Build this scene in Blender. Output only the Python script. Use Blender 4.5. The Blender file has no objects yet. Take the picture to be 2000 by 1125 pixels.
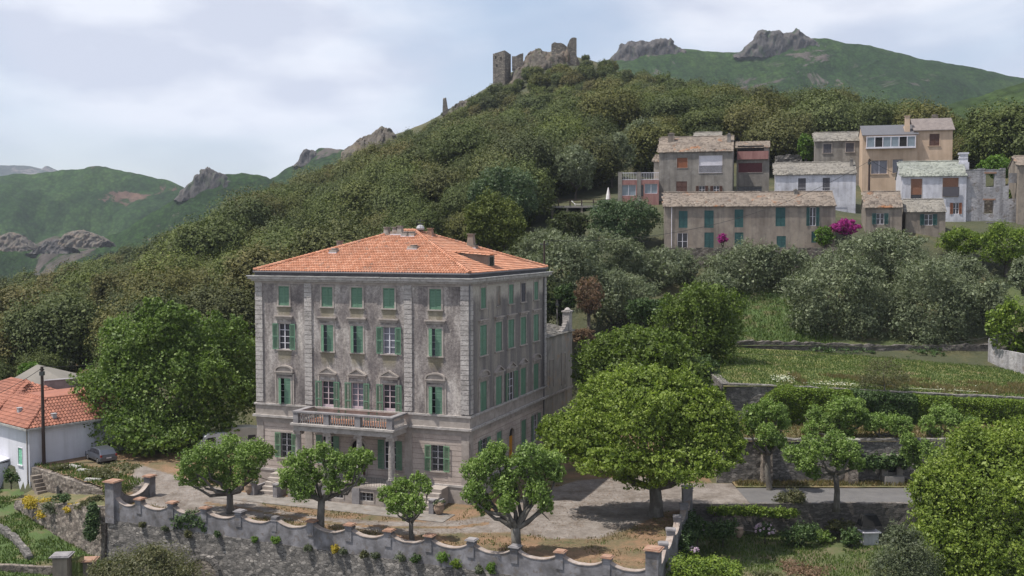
import bpy, math, random
import numpy as np
from mathutils import Vector, Matrix
random.seed(7); RNG = np.random.default_rng(7)
R = math.radians
sc = bpy.context.scene
col = sc.collection

# ------------------------------------------------------------------ camera
FPX, PITCH, CZ = 2000.0, 0.047, 23.0
cam_d = bpy.data.cameras.new("Camera"); cam = bpy.data.objects.new("Camera", cam_d); col.objects.link(cam)
cam_d.sensor_width = 36; cam_d.lens = 36.0; cam_d.clip_end = 20000; cam_d.clip_start = 0.5
cam.location = (0, 0, CZ); cam.rotation_euler = (math.pi / 2 - PITCH, 0, 0)
sc.camera = cam
# ------------------------------------------------------------------ light
SUN_DIR = Vector((-0.975, -0.20, 0))      # horizontal direction towards the sun
SUN_EL = R(64)
sd = bpy.data.lights.new("sun", 'SUN'); sd.energy = 4.0; sd.angle = R(0.6); sd.color = (1.0, 0.95, 0.88)
sun = bpy.data.objects.new("sun", sd); col.objects.link(sun)
v = SUN_DIR.normalized() * math.cos(SUN_EL) + Vector((0, 0, math.sin(SUN_EL)))
sun.rotation_euler = v.to_track_quat('Z', 'Y').to_euler(); sun.location = (0, 0, 200)
world = bpy.data.worlds.new("World"); sc.world = world; world.use_nodes = True
def build_world():
    nt = world.node_tree; N = nt.nodes; L = nt.links
    bg = N['Background']
    sky = N.new('ShaderNodeTexSky'); sky.sky_type = 'NISHITA'; sky.sun_disc = False
    sky.sun_elevation = SUN_EL; sky.sun_rotation = math.atan2(SUN_DIR.x, SUN_DIR.y)
    sky.air_density = 1.0; sky.dust_density = 1.5; sky.ozone_density = 1.0
    tc = N.new('ShaderNodeTexCoord')
    mp = N.new('ShaderNodeMapping'); mp.inputs['Scale'].default_value = (1.0, 1.0, 2.6); mp.inputs['Location'].default_value = (0.35, 0.2, 0.1)
    L.new(tc.outputs['Generated'], mp.inputs['Vector'])
    n1 = N.new('ShaderNodeTexNoise'); n1.inputs['Scale'].default_value = 2.6; n1.inputs['Detail'].default_value = 7; n1.inputs['Roughness'].default_value = 0.5
    n1.inputs['Distortion'].default_value = 0.4
    L.new(mp.outputs['Vector'], n1.inputs['Vector'])
    r1 = N.new('ShaderNodeMapRange'); r1.interpolation_type = 'SMOOTHSTEP'; r1.inputs[1].default_value = 0.36; r1.inputs[2].default_value = 0.62
    r1.inputs[3].default_value = 0.35; r1.inputs[4].default_value = 0.93
    L.new(n1.outputs['Fac'], r1.inputs[0])
    # a clear blue gap high in the middle of the view
    dp = N.new('ShaderNodeVectorMath'); dp.operation = 'DISTANCE'; dp.inputs[1].default_value = (0.02, 0.955, 0.29)
    L.new(tc.outputs['Generated'], dp.inputs[0])
    r3 = N.new('ShaderNodeMapRange'); r3.interpolation_type = 'SMOOTHSTEP'; r3.inputs[1].default_value = 0.02; r3.inputs[2].default_value = 0.17
    r3.inputs[3].default_value = 0.08; r3.inputs[4].default_value = 1.0
    L.new(dp.outputs['Value'], r3.inputs[0])
    mu = N.new('ShaderNodeMath'); mu.operation = 'MULTIPLY'; L.new(r1.outputs[0], mu.inputs[0]); L.new(r3.outputs[0], mu.inputs[1])
    n2 = N.new('ShaderNodeTexNoise'); n2.inputs['Scale'].default_value = 7; n2.inputs['Detail'].default_value = 6; n2.inputs['Roughness'].default_value = 0.45
    L.new(mp.outputs['Vector'], n2.inputs['Vector'])
    cr = N.new('ShaderNodeValToRGB'); cr.color_ramp.elements[0].position = 0.42; cr.color_ramp.elements[0].color = (4.5, 4.75, 5.6, 1)
    cr.color_ramp.elements[1].position = 0.58; cr.color_ramp.elements[1].color = (6.3, 6.45, 7.0, 1)
    L.new(n2.outputs['Fac'], cr.inputs['Fac'])
    mx = N.new('ShaderNodeMix'); mx.data_type = 'RGBA'
    L.new(mu.outputs[0], mx.inputs[0]); L.new(sky.outputs[0], mx.inputs[6]); L.new(cr.outputs[0], mx.inputs[7])
    L.new(mx.outputs[2], bg.inputs['Color']); bg.inputs['Strength'].default_value = 0.10
build_world()
sc.view_settings.view_transform = 'Standard'; sc.view_settings.look = 'None'
sc.view_settings.exposure = 0.58; sc.view_settings.gamma = 1
sc.cycles.volume_bounces = 0; sc.cycles.max_bounces = 5; sc.cycles.transparent_max_bounces = 4
sc.cycles.use_denoising = True

# ------------------------------------------------------------------ geometry of the view (to turn surveyed points into metres)
_c, _s = math.cos(PITCH), math.sin(PITCH)
def ray(px, py):
    r = (px - 1000) / FPX; u = (562.5 - py) / FPX
    return (r, _c + u * _s, -_s + u * _c)
def P(px, py, Y):
    k = ray(px, py); t = Y / k[1]
    return Vector((k[0] * t, Y, CZ + k[2] * t))
def G(px, py, z=0.0):
    k = ray(px, py); t = (z - CZ) / k[2]
    return Vector((k[0] * t, k[1] * t, z))
def proj(x, y, z):
    z = z - CZ; d = y * _c - z * _s; u = y * _s + z * _c
    return 1000 + FPX * x / d, 562.5 - FPX * u / d
class Face:                      # a vertical plane: origin, direction to the right, all in metres
    def __init__(s, ox, oy, th):
        s.o = (ox, oy); s.th = th; s.a = (math.cos(th), math.sin(th)); s.b = (-math.sin(th), math.cos(th))
    def uv(s, px, py, back=0.0):
        k = ray(px, py); n = s.b
        ox = s.o[0] + n[0] * back; oy = s.o[1] + n[1] * back
        t = (n[0] * ox + n[1] * oy) / (n[0] * k[0] + n[1] * k[1])
        return (k[0] * t - ox) * s.a[0] + (k[1] * t - oy) * s.a[1], CZ + k[2] * t

# ------------------------------------------------------------------ helpers
def tag(o, label=None, cat=None, group=None, kind=None):
    if label: o['label'] = label
    if cat: o['category'] = cat
    if group: o['group'] = group
    if kind: o['kind'] = kind
    return o
def empty(name, loc, rz=0.0, **k):
    o = bpy.data.objects.new(name, None); o.empty_display_size = 0.3
    col.objects.link(o); o.location = loc; o.rotation_euler = (0, 0, rz); tag(o, **k); return o
class MB:
    def __init__(s): s.v = []; s.f = []; s.M = None
    def add(s, vs, fs):
        b = len(s.v)
        if s.M is not None: vs = [tuple(s.M @ Vector(p)) for p in vs]
        s.v += [tuple(p) for p in vs]; s.f += [tuple(i + b for i in f) for f in fs]; return s
    def box(s, x0, x1, y0, y1, z0, z1):
        return s.add([(x0,y0,z0),(x1,y0,z0),(x1,y1,z0),(x0,y1,z0),(x0,y0,z1),(x1,y0,z1),(x1,y1,z1),(x0,y1,z1)],
              [(0,3,2,1),(4,5,6,7),(0,1,5,4),(1,2,6,5),(2,3,7,6),(3,0,4,7)])
    def frustum(s, cx, cy, z0, z1, a0, b0, a1, b1):
        return s.add([(cx-a0,cy-b0,z0),(cx+a0,cy-b0,z0),(cx+a0,cy+b0,z0),(cx-a0,cy+b0,z0),(cx-a1,cy-b1,z1),(cx+a1,cy-b1,z1),(cx+a1,cy+b1,z1),(cx-a1,cy+b1,z1)],
              [(0,3,2,1),(4,5,6,7),(0,1,5,4),(1,2,6,5),(2,3,7,6),(3,0,4,7)])
    def prism(s, poly, y0, y1):          # poly in x,z extruded along y
        n = len(poly)
        vs = [(x, y0, z) for x, z in poly] + [(x, y1, z) for x, z in poly]
        return s.add(vs, [tuple(range(n)), tuple(range(2*n-1, n-1, -1))] + [(i, i+n, (i+1)%n+n, (i+1)%n) for i in range(n)])
    def tube(s, pts, rs, n=8):
        pts = [Vector(p) for p in pts]; vs = []; fs = []
        for i, p in enumerate(pts):
            d = (pts[min(i+1, len(pts)-1)] - pts[max(i-1, 0)])
            d = d.normalized() if d.length > 1e-9 else Vector((0,0,1))
            u = d.orthogonal().normalized() if abs(d.z) > .99 else Vector((0,0,1)).cross(d).normalized()
            w = d.cross(u)
            for k in range(n):
                a = 2*math.pi*k/n; vs.append(tuple(p + (u*math.cos(a) + w*math.sin(a)) * rs[i]))
        for i in range(len(pts)-1):
            for k in range(n): fs.append((i*n+k, i*n+(k+1)%n, (i+1)*n+(k+1)%n, (i+1)*n+k))
        fs.append(tuple(range(n-1, -1, -1))); fs.append(tuple((len(pts)-1)*n+k for k in range(n)))
        return s.add(vs, fs)
    def lathe(s, cx, cy, prof, n=12):
        vs = []; fs = []; m = len(prof)
        for r, z in prof:
            for k in range(n): a = 2*math.pi*k/n; vs.append((cx+r*math.cos(a), cy+r*math.sin(a), z))
        for i in range(m-1):
            for k in range(n): fs.append((i*n+k, i*n+(k+1)%n, (i+1)*n+(k+1)%n, (i+1)*n+k))
        fs.append(tuple(range(n-1,-1,-1))); fs.append(tuple((m-1)*n+k for k in range(n)))
        return s.add(vs, fs)
    def build(s, name, mat, parent=None, smooth=False, **k):
        me = bpy.data.meshes.new(name); me.from_pydata(s.v, [], s.f)
        me.materials.append(mat); me.update()
        if smooth: me.polygons.foreach_set('use_smooth', [True]*len(me.polygons))
        o = bpy.data.objects.new(name, me); col.objects.link(o)
        if parent: o.parent = parent
        tag(o, **k); return o
def mesh_np(name, V, F, mat, smooth=False):
    me = bpy.data.meshes.new(name); V = np.asarray(V, np.float32); F = np.asarray(F, np.int32)
    n = F.shape[1]
    me.vertices.add(len(V)); me.vertices.foreach_set('co', V.ravel())
    me.loops.add(F.size); me.loops.foreach_set('vertex_index', F.ravel())
    me.polygons.add(len(F)); me.polygons.foreach_set('loop_start', np.arange(0, F.size, n, dtype=np.int32))
    me.update(calc_edges=True)
    me.materials.append(mat)
    if smooth: me.polygons.foreach_set('use_smooth', np.ones(len(F), bool))
    return me
def obj(name, me, parent=None, loc=None, **k):
    o = bpy.data.objects.new(name, me); col.objects.link(o)
    if parent: o.parent = parent
    if loc is not None: o.location = loc
    tag(o, **k); return o
# value noise for geometry
def vnoise(x, y, seed=0, octs=4, pers=.5):
    tot = np.zeros_like(np.asarray(x, float)); amp = 1.0; nrm = 0
    for o in range(octs):
        xx = np.asarray(x)*(2**o) + 17.3*o + seed*7.1; yy = np.asarray(y)*(2**o) - 9.7*o + seed*3.3
        xi = np.floor(xx).astype(int); yi = np.floor(yy).astype(int); fx = xx - xi; fy = yy - yi
        fx = fx*fx*(3-2*fx); fy = fy*fy*(3-2*fy)
        def h(a, b):
            n = (a*374761393 + b*668265263 + seed*982451653) & 0x7fffffff
            n = ((n ^ (n >> 13)) * 1274126177) & 0x7fffffff
            return ((n ^ (n >> 16)) & 0xffff) / 65535.0 * 2 - 1
        tot += amp*((h(xi,yi)*(1-fx) + h(xi+1,yi)*fx)*(1-fy) + (h(xi,yi+1)*(1-fx) + h(xi+1,yi+1)*fx)*fy)
        nrm += amp; amp *= pers
    return tot / nrm

# ------------------------------------------------------------------ materials
MAT = {}
def newmat(name):
    m = bpy.data.materials.new(name); m.use_nodes = True; MAT[name] = m
    return m, m.node_tree.nodes, m.node_tree.links, m.node_tree.nodes['Principled BSDF']
def pos_node(N, L, scale):
    g = N.new('ShaderNodeNewGeometry'); mp = N.new('ShaderNodeMapping'); mp.inputs['Scale'].default_value = scale
    L.new(g.outputs['Position'], mp.inputs['Vector']); return mp.outputs['Vector'], g
def ramp(N, L, fac, stops):
    cr = N.new('ShaderNodeValToRGB'); e = cr.color_ramp.elements
    while len(e) < len(stops): e.new(0.5)
    for i, (p, c) in enumerate(stops): e[i].position = p; e[i].color = (*c, 1)
    if fac: L.new(fac, cr.inputs['Fac'])
    return cr.outputs['Color']
def noise(N, L, vec, scale, detail=5, rough=.55, dist=0):
    n = N.new('ShaderNodeTexNoise'); n.inputs['Scale'].default_value = scale; n.inputs['Detail'].default_value = detail
    n.inputs['Roughness'].default_value = rough; n.inputs['Distortion'].default_value = dist
    L.new(vec, n.inputs['Vector']); return n.outputs['Fac']
def mixc(N, L, fac, a, b, mode='MIX'):
    m = N.new('ShaderNodeMix'); m.data_type = 'RGBA'; m.blend_type = mode
    if isinstance(fac, float): m.inputs[0].default_value = fac
    else: L.new(fac, m.inputs[0])
    for i, q in ((6, a), (7, b)):
        if isinstance(q, tuple): m.inputs[i].default_value = (*q, 1)
        else: L.new(q, m.inputs[i])
    return m.outputs[2]
def bump(N, L, b, h, strength, dist, prev=None):
    n = N.new('ShaderNodeBump'); n.inputs['Strength'].default_value = strength; n.inputs['Distance'].default_value = dist
    L.new(h, n.inputs['Height'])
    if prev: L.new(prev, n.inputs['Normal'])
    L.new(n.outputs[0], b.inputs['Normal']); return n.outputs[0]
def mat_noise(name, stops, scale=.6, bscale=12, bstr=.4, bdist=.03, rough=.9, aniso=(1,1,1), spk=None, metal=0, streak=0.0):
    m, N, L, b = newmat(name)
    vec, g = pos_node(N, L, aniso)
    f = noise(N, L, vec, scale, 7, .62, .3)
    c = ramp(N, L, f, stops)
    if streak:
        mp = N.new('ShaderNodeMapping'); mp.inputs['Scale'].default_value = (1.3, 1.3, .12); L.new(vec, mp.inputs[0])
        c = mixc(N, L, streak, c, ramp(N, L, noise(N, L, mp.outputs[0], .8, 6, .65), [(.36, (.50,.49,.48)), (.52, (1,1,1)), (.68, (1.22,1.2,1.16))]), 'MULTIPLY')
    if spk:       # speckles: (scale, colour, amount)
        f2 = noise(N, L, vec, spk[0], 3, .7)
        mr = N.new('ShaderNodeMapRange'); mr.inputs[1].default_value = .55; mr.inputs[2].default_value = .66; mr.inputs[4].default_value = spk[2]
        L.new(f2, mr.inputs[0]); c = mixc(N, L, mr.outputs[0], c, spk[1])
    L.new(c, b.inputs['Base Color']); b.inputs['Roughness'].default_value = rough; b.inputs['Metallic'].default_value = metal
    if bstr: bump(N, L, b, noise(N, L, vec, bscale, 4, .6), bstr, bdist)
    return m
def mat_plain(name, c, rough=.6, var=.12, metal=0):
    return mat_noise(name, [(.3, tuple(x*(1-var) for x in c)), (.7, tuple(min(1, x*(1+var)) for x in c))], scale=1.4, bstr=.1, rough=rough, metal=metal)
def mat_stone(name, stops, scale=3.0, flat=2.4, joint=(.06,.055,.05), jw=.07, bstr=.7, rough=.95, moss=None):
    m, N, L, b = newmat(name)
    vec, g = pos_node(N, L, (1, 1, flat))
    w = N.new('ShaderNodeTexNoise'); w.inputs['Scale'].default_value = scale*.9; w.inputs['Detail'].default_value = 2; L.new(vec, w.inputs['Vector'])
    ad = N.new('ShaderNodeVectorMath'); ad.operation = 'MULTIPLY_ADD'; ad.inputs[1].default_value = (.16,)*3
    L.new(w.outputs['Color'], ad.inputs[0]); L.new(vec, ad.inputs[2])
    v1 = N.new('ShaderNodeTexVoronoi'); v1.inputs['Scale'].default_value = scale; L.new(ad.outputs[0], v1.inputs['Vector'])
    v2 = N.new('ShaderNodeTexVoronoi'); v2.feature = 'DISTANCE_TO_EDGE'; v2.inputs['Scale'].default_value = scale; L.new(ad.outputs[0], v2.inputs['Vector'])
    sep = N.new('ShaderNodeSeparateColor'); L.new(v1.outputs['Color'], sep.inputs[0])
    c = ramp(N, L, sep.outputs[0], stops)
    big = noise(N, L, vec, .25, 5, .6)
    c = mixc(N, L, .55, c, ramp(N, L, big, [(.3, (.55,.55,.55)), (.7, (1.25,1.2,1.15))]), 'MULTIPLY')
    fine = noise(N, L, vec, scale*4, 4, .7)
    c = mixc(N, L, .6, c, ramp(N, L, fine, [(.3, (.6,.6,.6)), (.7, (1.2,1.2,1.2))]), 'MULTIPLY')
    mr = N.new('ShaderNodeMapRange'); mr.inputs[1].default_value = 0; mr.inputs[2].default_value = jw; L.new(v2.outputs['Distance'], mr.inputs[0])
    c = mixc(N, L, mr.outputs[0], joint, c)
    if moss:
        mf = N.new('ShaderNodeMapRange'); mf.inputs[1].default_value = .52; mf.inputs[2].default_value = .66; mf.inputs[4].default_value = .8
        L.new(noise(N, L, vec, .5, 6, .65), mf.inputs[0]); c = mixc(N, L, mf.outputs[0], c, moss)
    L.new(c, b.inputs['Base Color']); b.inputs['Roughness'].default_value = rough
    bump(N, L, b, mr.outputs[0], bstr, .06)
    return m
def mat_island(name, stops, rough=.85, bscale=20, spread=None):
    m, N, L, b = newmat(name)
    g = N.new('ShaderNodeNewGeometry')
    c = ramp(N, L, g.outputs['Random Per Island'], stops)
    mp = N.new('ShaderNodeMapping'); L.new(g.outputs['Position'], mp.inputs[0])
    f = noise(N, L, mp.outputs[0], .35, 6, .6)
    c = mixc(N, L, .8, c, ramp(N, L, f, [(.3, (.72,.72,.74)), (.7, (1.2,1.18,1.15))]), 'MULTIPLY')
    if spread:
        mf = N.new('ShaderNodeMapRange'); mf.inputs[1].default_value = spread[1]; mf.inputs[2].default_value = spread[1]+.1; mf.inputs[4].default_value = .85
        L.new(noise(N, L, mp.outputs[0], .45, 6, .7), mf.inputs[0]); c = mixc(N, L, mf.outputs[0], c, spread[0])
    L.new(c, b.inputs['Base Color']); b.inputs['Roughness'].default_value = rough
    bump(N, L, b, noise(N, L, mp.outputs[0], bscale, 3, .6), .3, .02)
    return m
def mat_leaf(name, stops, objvar=None, trans=.25, rough=.55):
    m, N, L, b = newmat(name)
    g = N.new('ShaderNodeNewGeometry')
    c = ramp(N, L, g.outputs['Random Per Island'], stops)
    f = noise(N, L, g.outputs['Position'], .5, 3, .5)
    c = mixc(N, L, .7, c, ramp(N, L, f, [(.3, (.7,.74,.7)), (.7, (1.25,1.2,1.15))]), 'MULTIPLY')
    if objvar:
        oi = N.new('ShaderNodeObjectInfo')
        c = mixc(N, L, 1.0, c, ramp(N, L, oi.outputs['Random'], objvar), 'MULTIPLY')
    L.new(c, b.inputs['Base Color']); b.inputs['Roughness'].default_value = rough
    b.inputs['Specular IOR Level'].default_value = .35
    t = N.new('ShaderNodeBsdfTranslucent'); L.new(mixc(N, L, 1.0, c, (1.3,1.5,.6), 'MULTIPLY'), t.inputs[0])
    ms = N.new('ShaderNodeMixShader'); ms.inputs[0].default_value = trans
    L.new(b.outputs[0], ms.inputs[1]); L.new(t.outputs[0], ms.inputs[2]); L.new(ms.outputs[0], N['Material Output'].inputs[0])
    return m

def facade_mat():
    m, N, L, b = newmat('roughcast')
    tc = N.new('ShaderNodeTexCoord'); V = tc.outputs['Object']
    mp = N.new('ShaderNodeMapping'); mp.inputs['Scale'].default_value = (1, 1, .45); L.new(V, mp.inputs[0])
    big = noise(N, L, mp.outputs[0], .42, 6, .62, .4)
    c = ramp(N, L, big, [(.34, (.115,.102,.099)), (.45, (.193,.171,.160)), (.54, (.288,.260,.238)), (.62, (.43,.395,.362))])
    sp = noise(N, L, V, 4.2, 5, .75)
    c = mixc(N, L, .7, c, ramp(N, L, sp, [(.36, (.50,.48,.50)), (.5, (1,1,1)), (.64, (1.55,1.55,1.55))]), 'MULTIPLY')
    # damp streaks running down
    mp2 = N.new('ShaderNodeMapping'); mp2.inputs['Scale'].default_value = (1.6, 1.6, .1); L.new(V, mp2.inputs[0])
    st = noise(N, L, mp2.outputs[0], .9, 5, .6)
    c = mixc(N, L, .6, c, ramp(N, L, st, [(.36, (.62,.60,.64)), (.55, (1.02,1,1)), (.7, (1.2,1.18,1.12))]), 'MULTIPLY')
    # yellow-green drips that start at the window sills
    sx = N.new('ShaderNodeSeparateXYZ'); L.new(V, sx.inputs[0]); cur = None
    def mth(op, a, b=None):
        n = N.new('ShaderNodeMath'); n.operation = op
        for i, q in enumerate((a, b)):
            if q is None: continue
            if isinstance(q, (int, float)): n.inputs[i].default_value = q
            else: L.new(q, n.inputs[i])
        return n.outputs[0]
    for cx in (3.1, 7.7, 10.77, 14.0, 18.55):
        d = mth('ABSOLUTE', mth('SUBTRACT', sx.outputs[0], cx)); cur = d if cur is None else mth('MINIMUM', cur, d)
    wob = noise(N, L, mp2.outputs[0], 2.6, 4, .65, .2)
    col_ = N.new('ShaderNodeMapRange'); col_.interpolation_type = 'SMOOTHSTEP'; col_.inputs[1].default_value = 1.05; col_.inputs[2].default_value = .45; L.new(cur, col_.inputs[0])
    zz = None
    for zs in (16.85, 12.75, 7.75):
        m1 = N.new('ShaderNodeMapRange'); m1.inputs[1].default_value = zs-1.9; m1.inputs[2].default_value = zs-.15; L.new(sx.outputs[2], m1.inputs[0])
        g = mth('MULTIPLY', m1.outputs[0], mth('LESS_THAN', sx.outputs[2], zs)); zz = g if zz is None else mth('MAXIMUM', zz, g)
    dr = mth('MULTIPLY', mth('MULTIPLY', col_.outputs[0], zz), 1.0)
    ma = N.new('ShaderNodeMapRange'); ma.inputs[1].default_value = .62; ma.inputs[2].default_value = 1.05; ma.inputs[4].default_value = .7
    L.new(mth('ADD', dr, mth('MULTIPLY', wob, .62)), ma.inputs[0]); c = mixc(N, L, ma.outputs[0], c, (.205,.178,.11))
    L.new(c, b.inputs['Base Color']); b.inputs['Roughness'].default_value = .95
    bump(N, L, b, noise(N, L, V, 9, 4, .7), .8, .06)
facade_mat()
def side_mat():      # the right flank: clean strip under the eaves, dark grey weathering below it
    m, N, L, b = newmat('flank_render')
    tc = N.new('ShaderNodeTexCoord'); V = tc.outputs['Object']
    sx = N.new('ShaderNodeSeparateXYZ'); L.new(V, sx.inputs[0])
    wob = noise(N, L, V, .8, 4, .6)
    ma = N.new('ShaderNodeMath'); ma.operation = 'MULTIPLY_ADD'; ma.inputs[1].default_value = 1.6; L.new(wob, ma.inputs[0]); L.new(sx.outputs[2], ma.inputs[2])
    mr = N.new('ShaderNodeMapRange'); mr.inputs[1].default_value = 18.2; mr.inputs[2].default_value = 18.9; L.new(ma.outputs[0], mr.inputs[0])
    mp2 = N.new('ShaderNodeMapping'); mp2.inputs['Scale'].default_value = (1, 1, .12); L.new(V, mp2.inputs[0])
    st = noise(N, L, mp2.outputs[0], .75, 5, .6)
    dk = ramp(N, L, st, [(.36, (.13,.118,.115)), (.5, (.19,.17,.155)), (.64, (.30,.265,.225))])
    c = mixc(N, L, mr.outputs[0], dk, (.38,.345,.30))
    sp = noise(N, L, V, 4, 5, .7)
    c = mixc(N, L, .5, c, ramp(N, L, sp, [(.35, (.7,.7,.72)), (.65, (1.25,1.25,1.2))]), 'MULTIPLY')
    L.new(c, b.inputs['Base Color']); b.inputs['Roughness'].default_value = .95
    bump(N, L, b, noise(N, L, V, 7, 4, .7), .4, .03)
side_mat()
def ashlar_mat():
    m, N, L, b = newmat('banded_render')
    tc = N.new('ShaderNodeTexCoord'); V = tc.outputs['Object']
    sx = N.new('ShaderNodeSeparateXYZ'); L.new(V, sx.inputs[0])
    md = N.new('ShaderNodeMath'); md.operation = 'FRACT'
    mm = N.new('ShaderNodeMath'); mm.operation = 'MULTIPLY'; mm.inputs[1].default_value = 1/.46; L.new(sx.outputs[2], mm.inputs[0]); L.new(mm.outputs[0], md.inputs[0])
    mr = N.new('ShaderNodeMapRange'); mr.inputs[1].default_value = 0.0; mr.inputs[2].default_value = .09; L.new(md.outputs[0], mr.inputs[0])
    big = noise(N, L, V, .5, 6, .6)
    c = ramp(N, L, big, [(.3, (.29,.235,.205)), (.55, (.42,.355,.315)), (.75, (.50,.43,.385))])
    fi = noise(N, L, V, 6, 4, .7)
    c = mixc(N, L, .5, c, ramp(N, L, fi, [(.35, (.75,.75,.75)), (.65, (1.2,1.2,1.2))]), 'MULTIPLY')
    c = mixc(N, L, mr.outputs[0], (.13,.11,.10), c)
    L.new(c, b.inputs['Base Color']); b.inputs['Roughness'].default_value = .93
    bump(N, L, b, mr.outputs[0], .7, .03)
ashlar_mat()
mat_noise('trim', [(.3, (.22,.19,.17)), (.55, (.33,.29,.26)), (.75, (.42,.375,.335))], scale=1.2, bscale=9, bstr=.5)
mat_noise('pale_trim', [(.3, (.26,.24,.22)), (.55, (.38,.35,.33)), (.75, (.46,.43,.41))], scale=1.5, bscale=9, bstr=.5, spk=(4, (.16,.14,.13), .6))
mat_noise('quoin', [(.3, (.24,.22,.205)), (.5, (.37,.34,.32)), (.72, (.50,.47,.44))], scale=.9, bscale=8, bstr=.9, bdist=.06, spk=(5, (.12,.11,.11), .7))
mat_noise('dark_band', [(.3, (.05,.05,.055)), (.7, (.10,.098,.105))], scale=1.5)
mat_noise('slab_edge', [(.3, (.20,.195,.185)), (.7, (.42,.41,.39))], scale=2, bstr=.6)
mat_noise('shutter_green', [(.3, (.085,.175,.11)), (.7, (.12,.225,.15))], scale=.6, bstr=.15, rough=.6)
mat_noise('shutter_pale', [(.3, (.12,.22,.13)), (.7, (.15,.26,.155))], scale=.9, bstr=.15, rough=.6)
mat_noise('shutter_teal', [(.3, (.012,.055,.055)), (.7, (.02,.085,.08))], scale=.9, bstr=.1, rough=.6)
mat_noise('shutter_mint', [(.3, (.16,.42,.28)), (.7, (.22,.52,.36))], scale=.9, bstr=.1, rough=.6)
mat_plain('white_paint', (.60,.58,.62), .5); mat_plain('pink_paint', (.50,.40,.42), .6)
mat_plain('window_glass', (.022,.022,.028), .08); mat_plain('curtain_glass', (.14,.14,.17), .15)
mat_plain('pale_glass', (.18,.22,.25), .12)
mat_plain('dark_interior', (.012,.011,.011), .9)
mat_plain('ochre_door', (.46,.20,.012), .6); mat_plain('brown_shutter', (.085,.035,.022), .6); mat_plain('rust_shutter', (.22,.075,.03), .6)
mat_plain('red_shutter', (.10,.018,.022), .6); mat_plain('tan_roller', (.22,.10,.055), .6); mat_plain('slate_shutter', (.065,.06,.07), .6)
mat_island('tile', [(0, (.36,.155,.085)), (.3, (.42,.185,.105)), (.65, (.46,.215,.13)), (.95, (.51,.27,.175)), (1, (.29,.17,.12))], spread=((.27,.16,.12), .66))
mat_island('tile_red', [(0, (.22,.085,.055)), (.5, (.28,.11,.07)), (1, (.34,.14,.09))])
mat_island('lauze', [(0, (.10,.092,.08)), (.4, (.16,.148,.128)), (.8, (.21,.195,.17)), (1, (.28,.26,.23))])
mat_island('lauze_rust', [(0, (.10,.08,.065)), (.4, (.155,.125,.10)), (.8, (.205,.17,.138)), (1, (.26,.225,.19))], spread=((.24,.095,.03), .58))
mat_island('lauze_green', [(0, (.13,.14,.12)), (.4, (.19,.205,.178)), (.8, (.25,.265,.235)), (1, (.33,.34,.31))])
mat_noise('terracotta', [(.3, (.21,.115,.08)), (.5, (.29,.165,.11)), (.7, (.34,.24,.18))], scale=2.5, spk=(6, (.20,.17,.15), .7))
mat_noise('terracotta_tile', [(.3, (.42,.13,.06)), (.7, (.55,.20,.10))], scale=3)
mat_noise('parapet_paint', [(.30, (.075,.07,.07)), (.44, (.13,.124,.13)), (.58, (.20,.193,.205)), (.72, (.27,.26,.275))], scale=.9, bscale=7, bstr=.5, spk=(2.2, (.13,.11,.095), .8))
mat_noise('pier_grey', [(.3, (.14,.13,.135)), (.7, (.28,.265,.27))], scale=1.2, bstr=.5)
mat_stone('rubble', [(0, (.10,.095,.09)), (.5, (.16,.15,.14)), (.85, (.22,.205,.19)), (1, (.32,.30,.28))], scale=2.6, flat=2.3)
mat_stone('rubble_warm', [(0, (.12,.10,.085)), (.5, (.19,.16,.135)), (1, (.32,.28,.24))], scale=2.4, flat=1.8)
mat_stone('rubble_dark', [(0, (.085,.077,.07)), (.5, (.135,.12,.108)), (1, (.20,.18,.165))], scale=2.8, flat=2.6)
mat_stone('castle_stone', [(0, (.15,.135,.115)), (.5, (.22,.195,.165)), (1, (.32,.28,.23))], scale=1.2, flat=1.8, jw=.1)
mat_noise('wall_grey', [(.3, (.15,.137,.122)), (.5, (.20,.183,.163)), (.7, (.26,.24,.215))], scale=.5, bscale=5, bstr=.5, spk=(1.6, (.30,.285,.27), .35), streak=.7)
mat_noise('wall_brown', [(.3, (.17,.14,.115)), (.5, (.22,.187,.155)), (.7, (.28,.245,.20))], scale=.45, bscale=5, bstr=.4, spk=(1.2, (.13,.115,.10), .45), streak=.7)
mat_noise('wall_white', [(.28, (.28,.28,.31)), (.42, (.45,.45,.49)), (.7, (.58,.58,.62))], scale=.5, bscale=5, bstr=.3, spk=(1.5, (.28,.27,.27), .4), streak=.5)
mat_noise('wall_beige', [(.3, (.40,.29,.205)), (.5, (.48,.355,.255)), (.7, (.54,.405,.30))], scale=.3, bstr=.2, streak=.3)
mat_noise('wall_red', [(.3, (.22,.10,.09)), (.7, (.33,.18,.16))], scale=1.3, aniso=(1,1,.3), bstr=.3)
mat_noise('wall_ruin', [(.3, (.20,.195,.195)), (.5, (.30,.29,.30)), (.7, (.38,.37,.38))], scale=.4, bscale=3, bstr=.9, bdist=.1, spk=(1.1, (.15,.12,.10), .7), streak=.7)
mat_noise('house_white', [(.3, (.50,.50,.55)), (.7, (.62,.62,.67))], scale=.3, bstr=.15, streak=.25)
mat_noise('annex_wall', [(.3, (.20,.18,.16)), (.5, (.29,.265,.235)), (.68, (.36,.32,.27))], scale=.4, bstr=.3, spk=(.7, (.36,.22,.12), .5), streak=.7)
mat_noise('bark', [(.3, (.055,.048,.042)), (.5, (.095,.085,.072)), (.75, (.19,.18,.16))], scale=2.0, aniso=(1,1,.5), bscale=6, bstr=.7)
mat_noise('bark_dark', [(.3, (.035,.028,.022)), (.7, (.08,.066,.052))], scale=2.5, aniso=(1,1,.4), bscale=8, bstr=.7)
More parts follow.
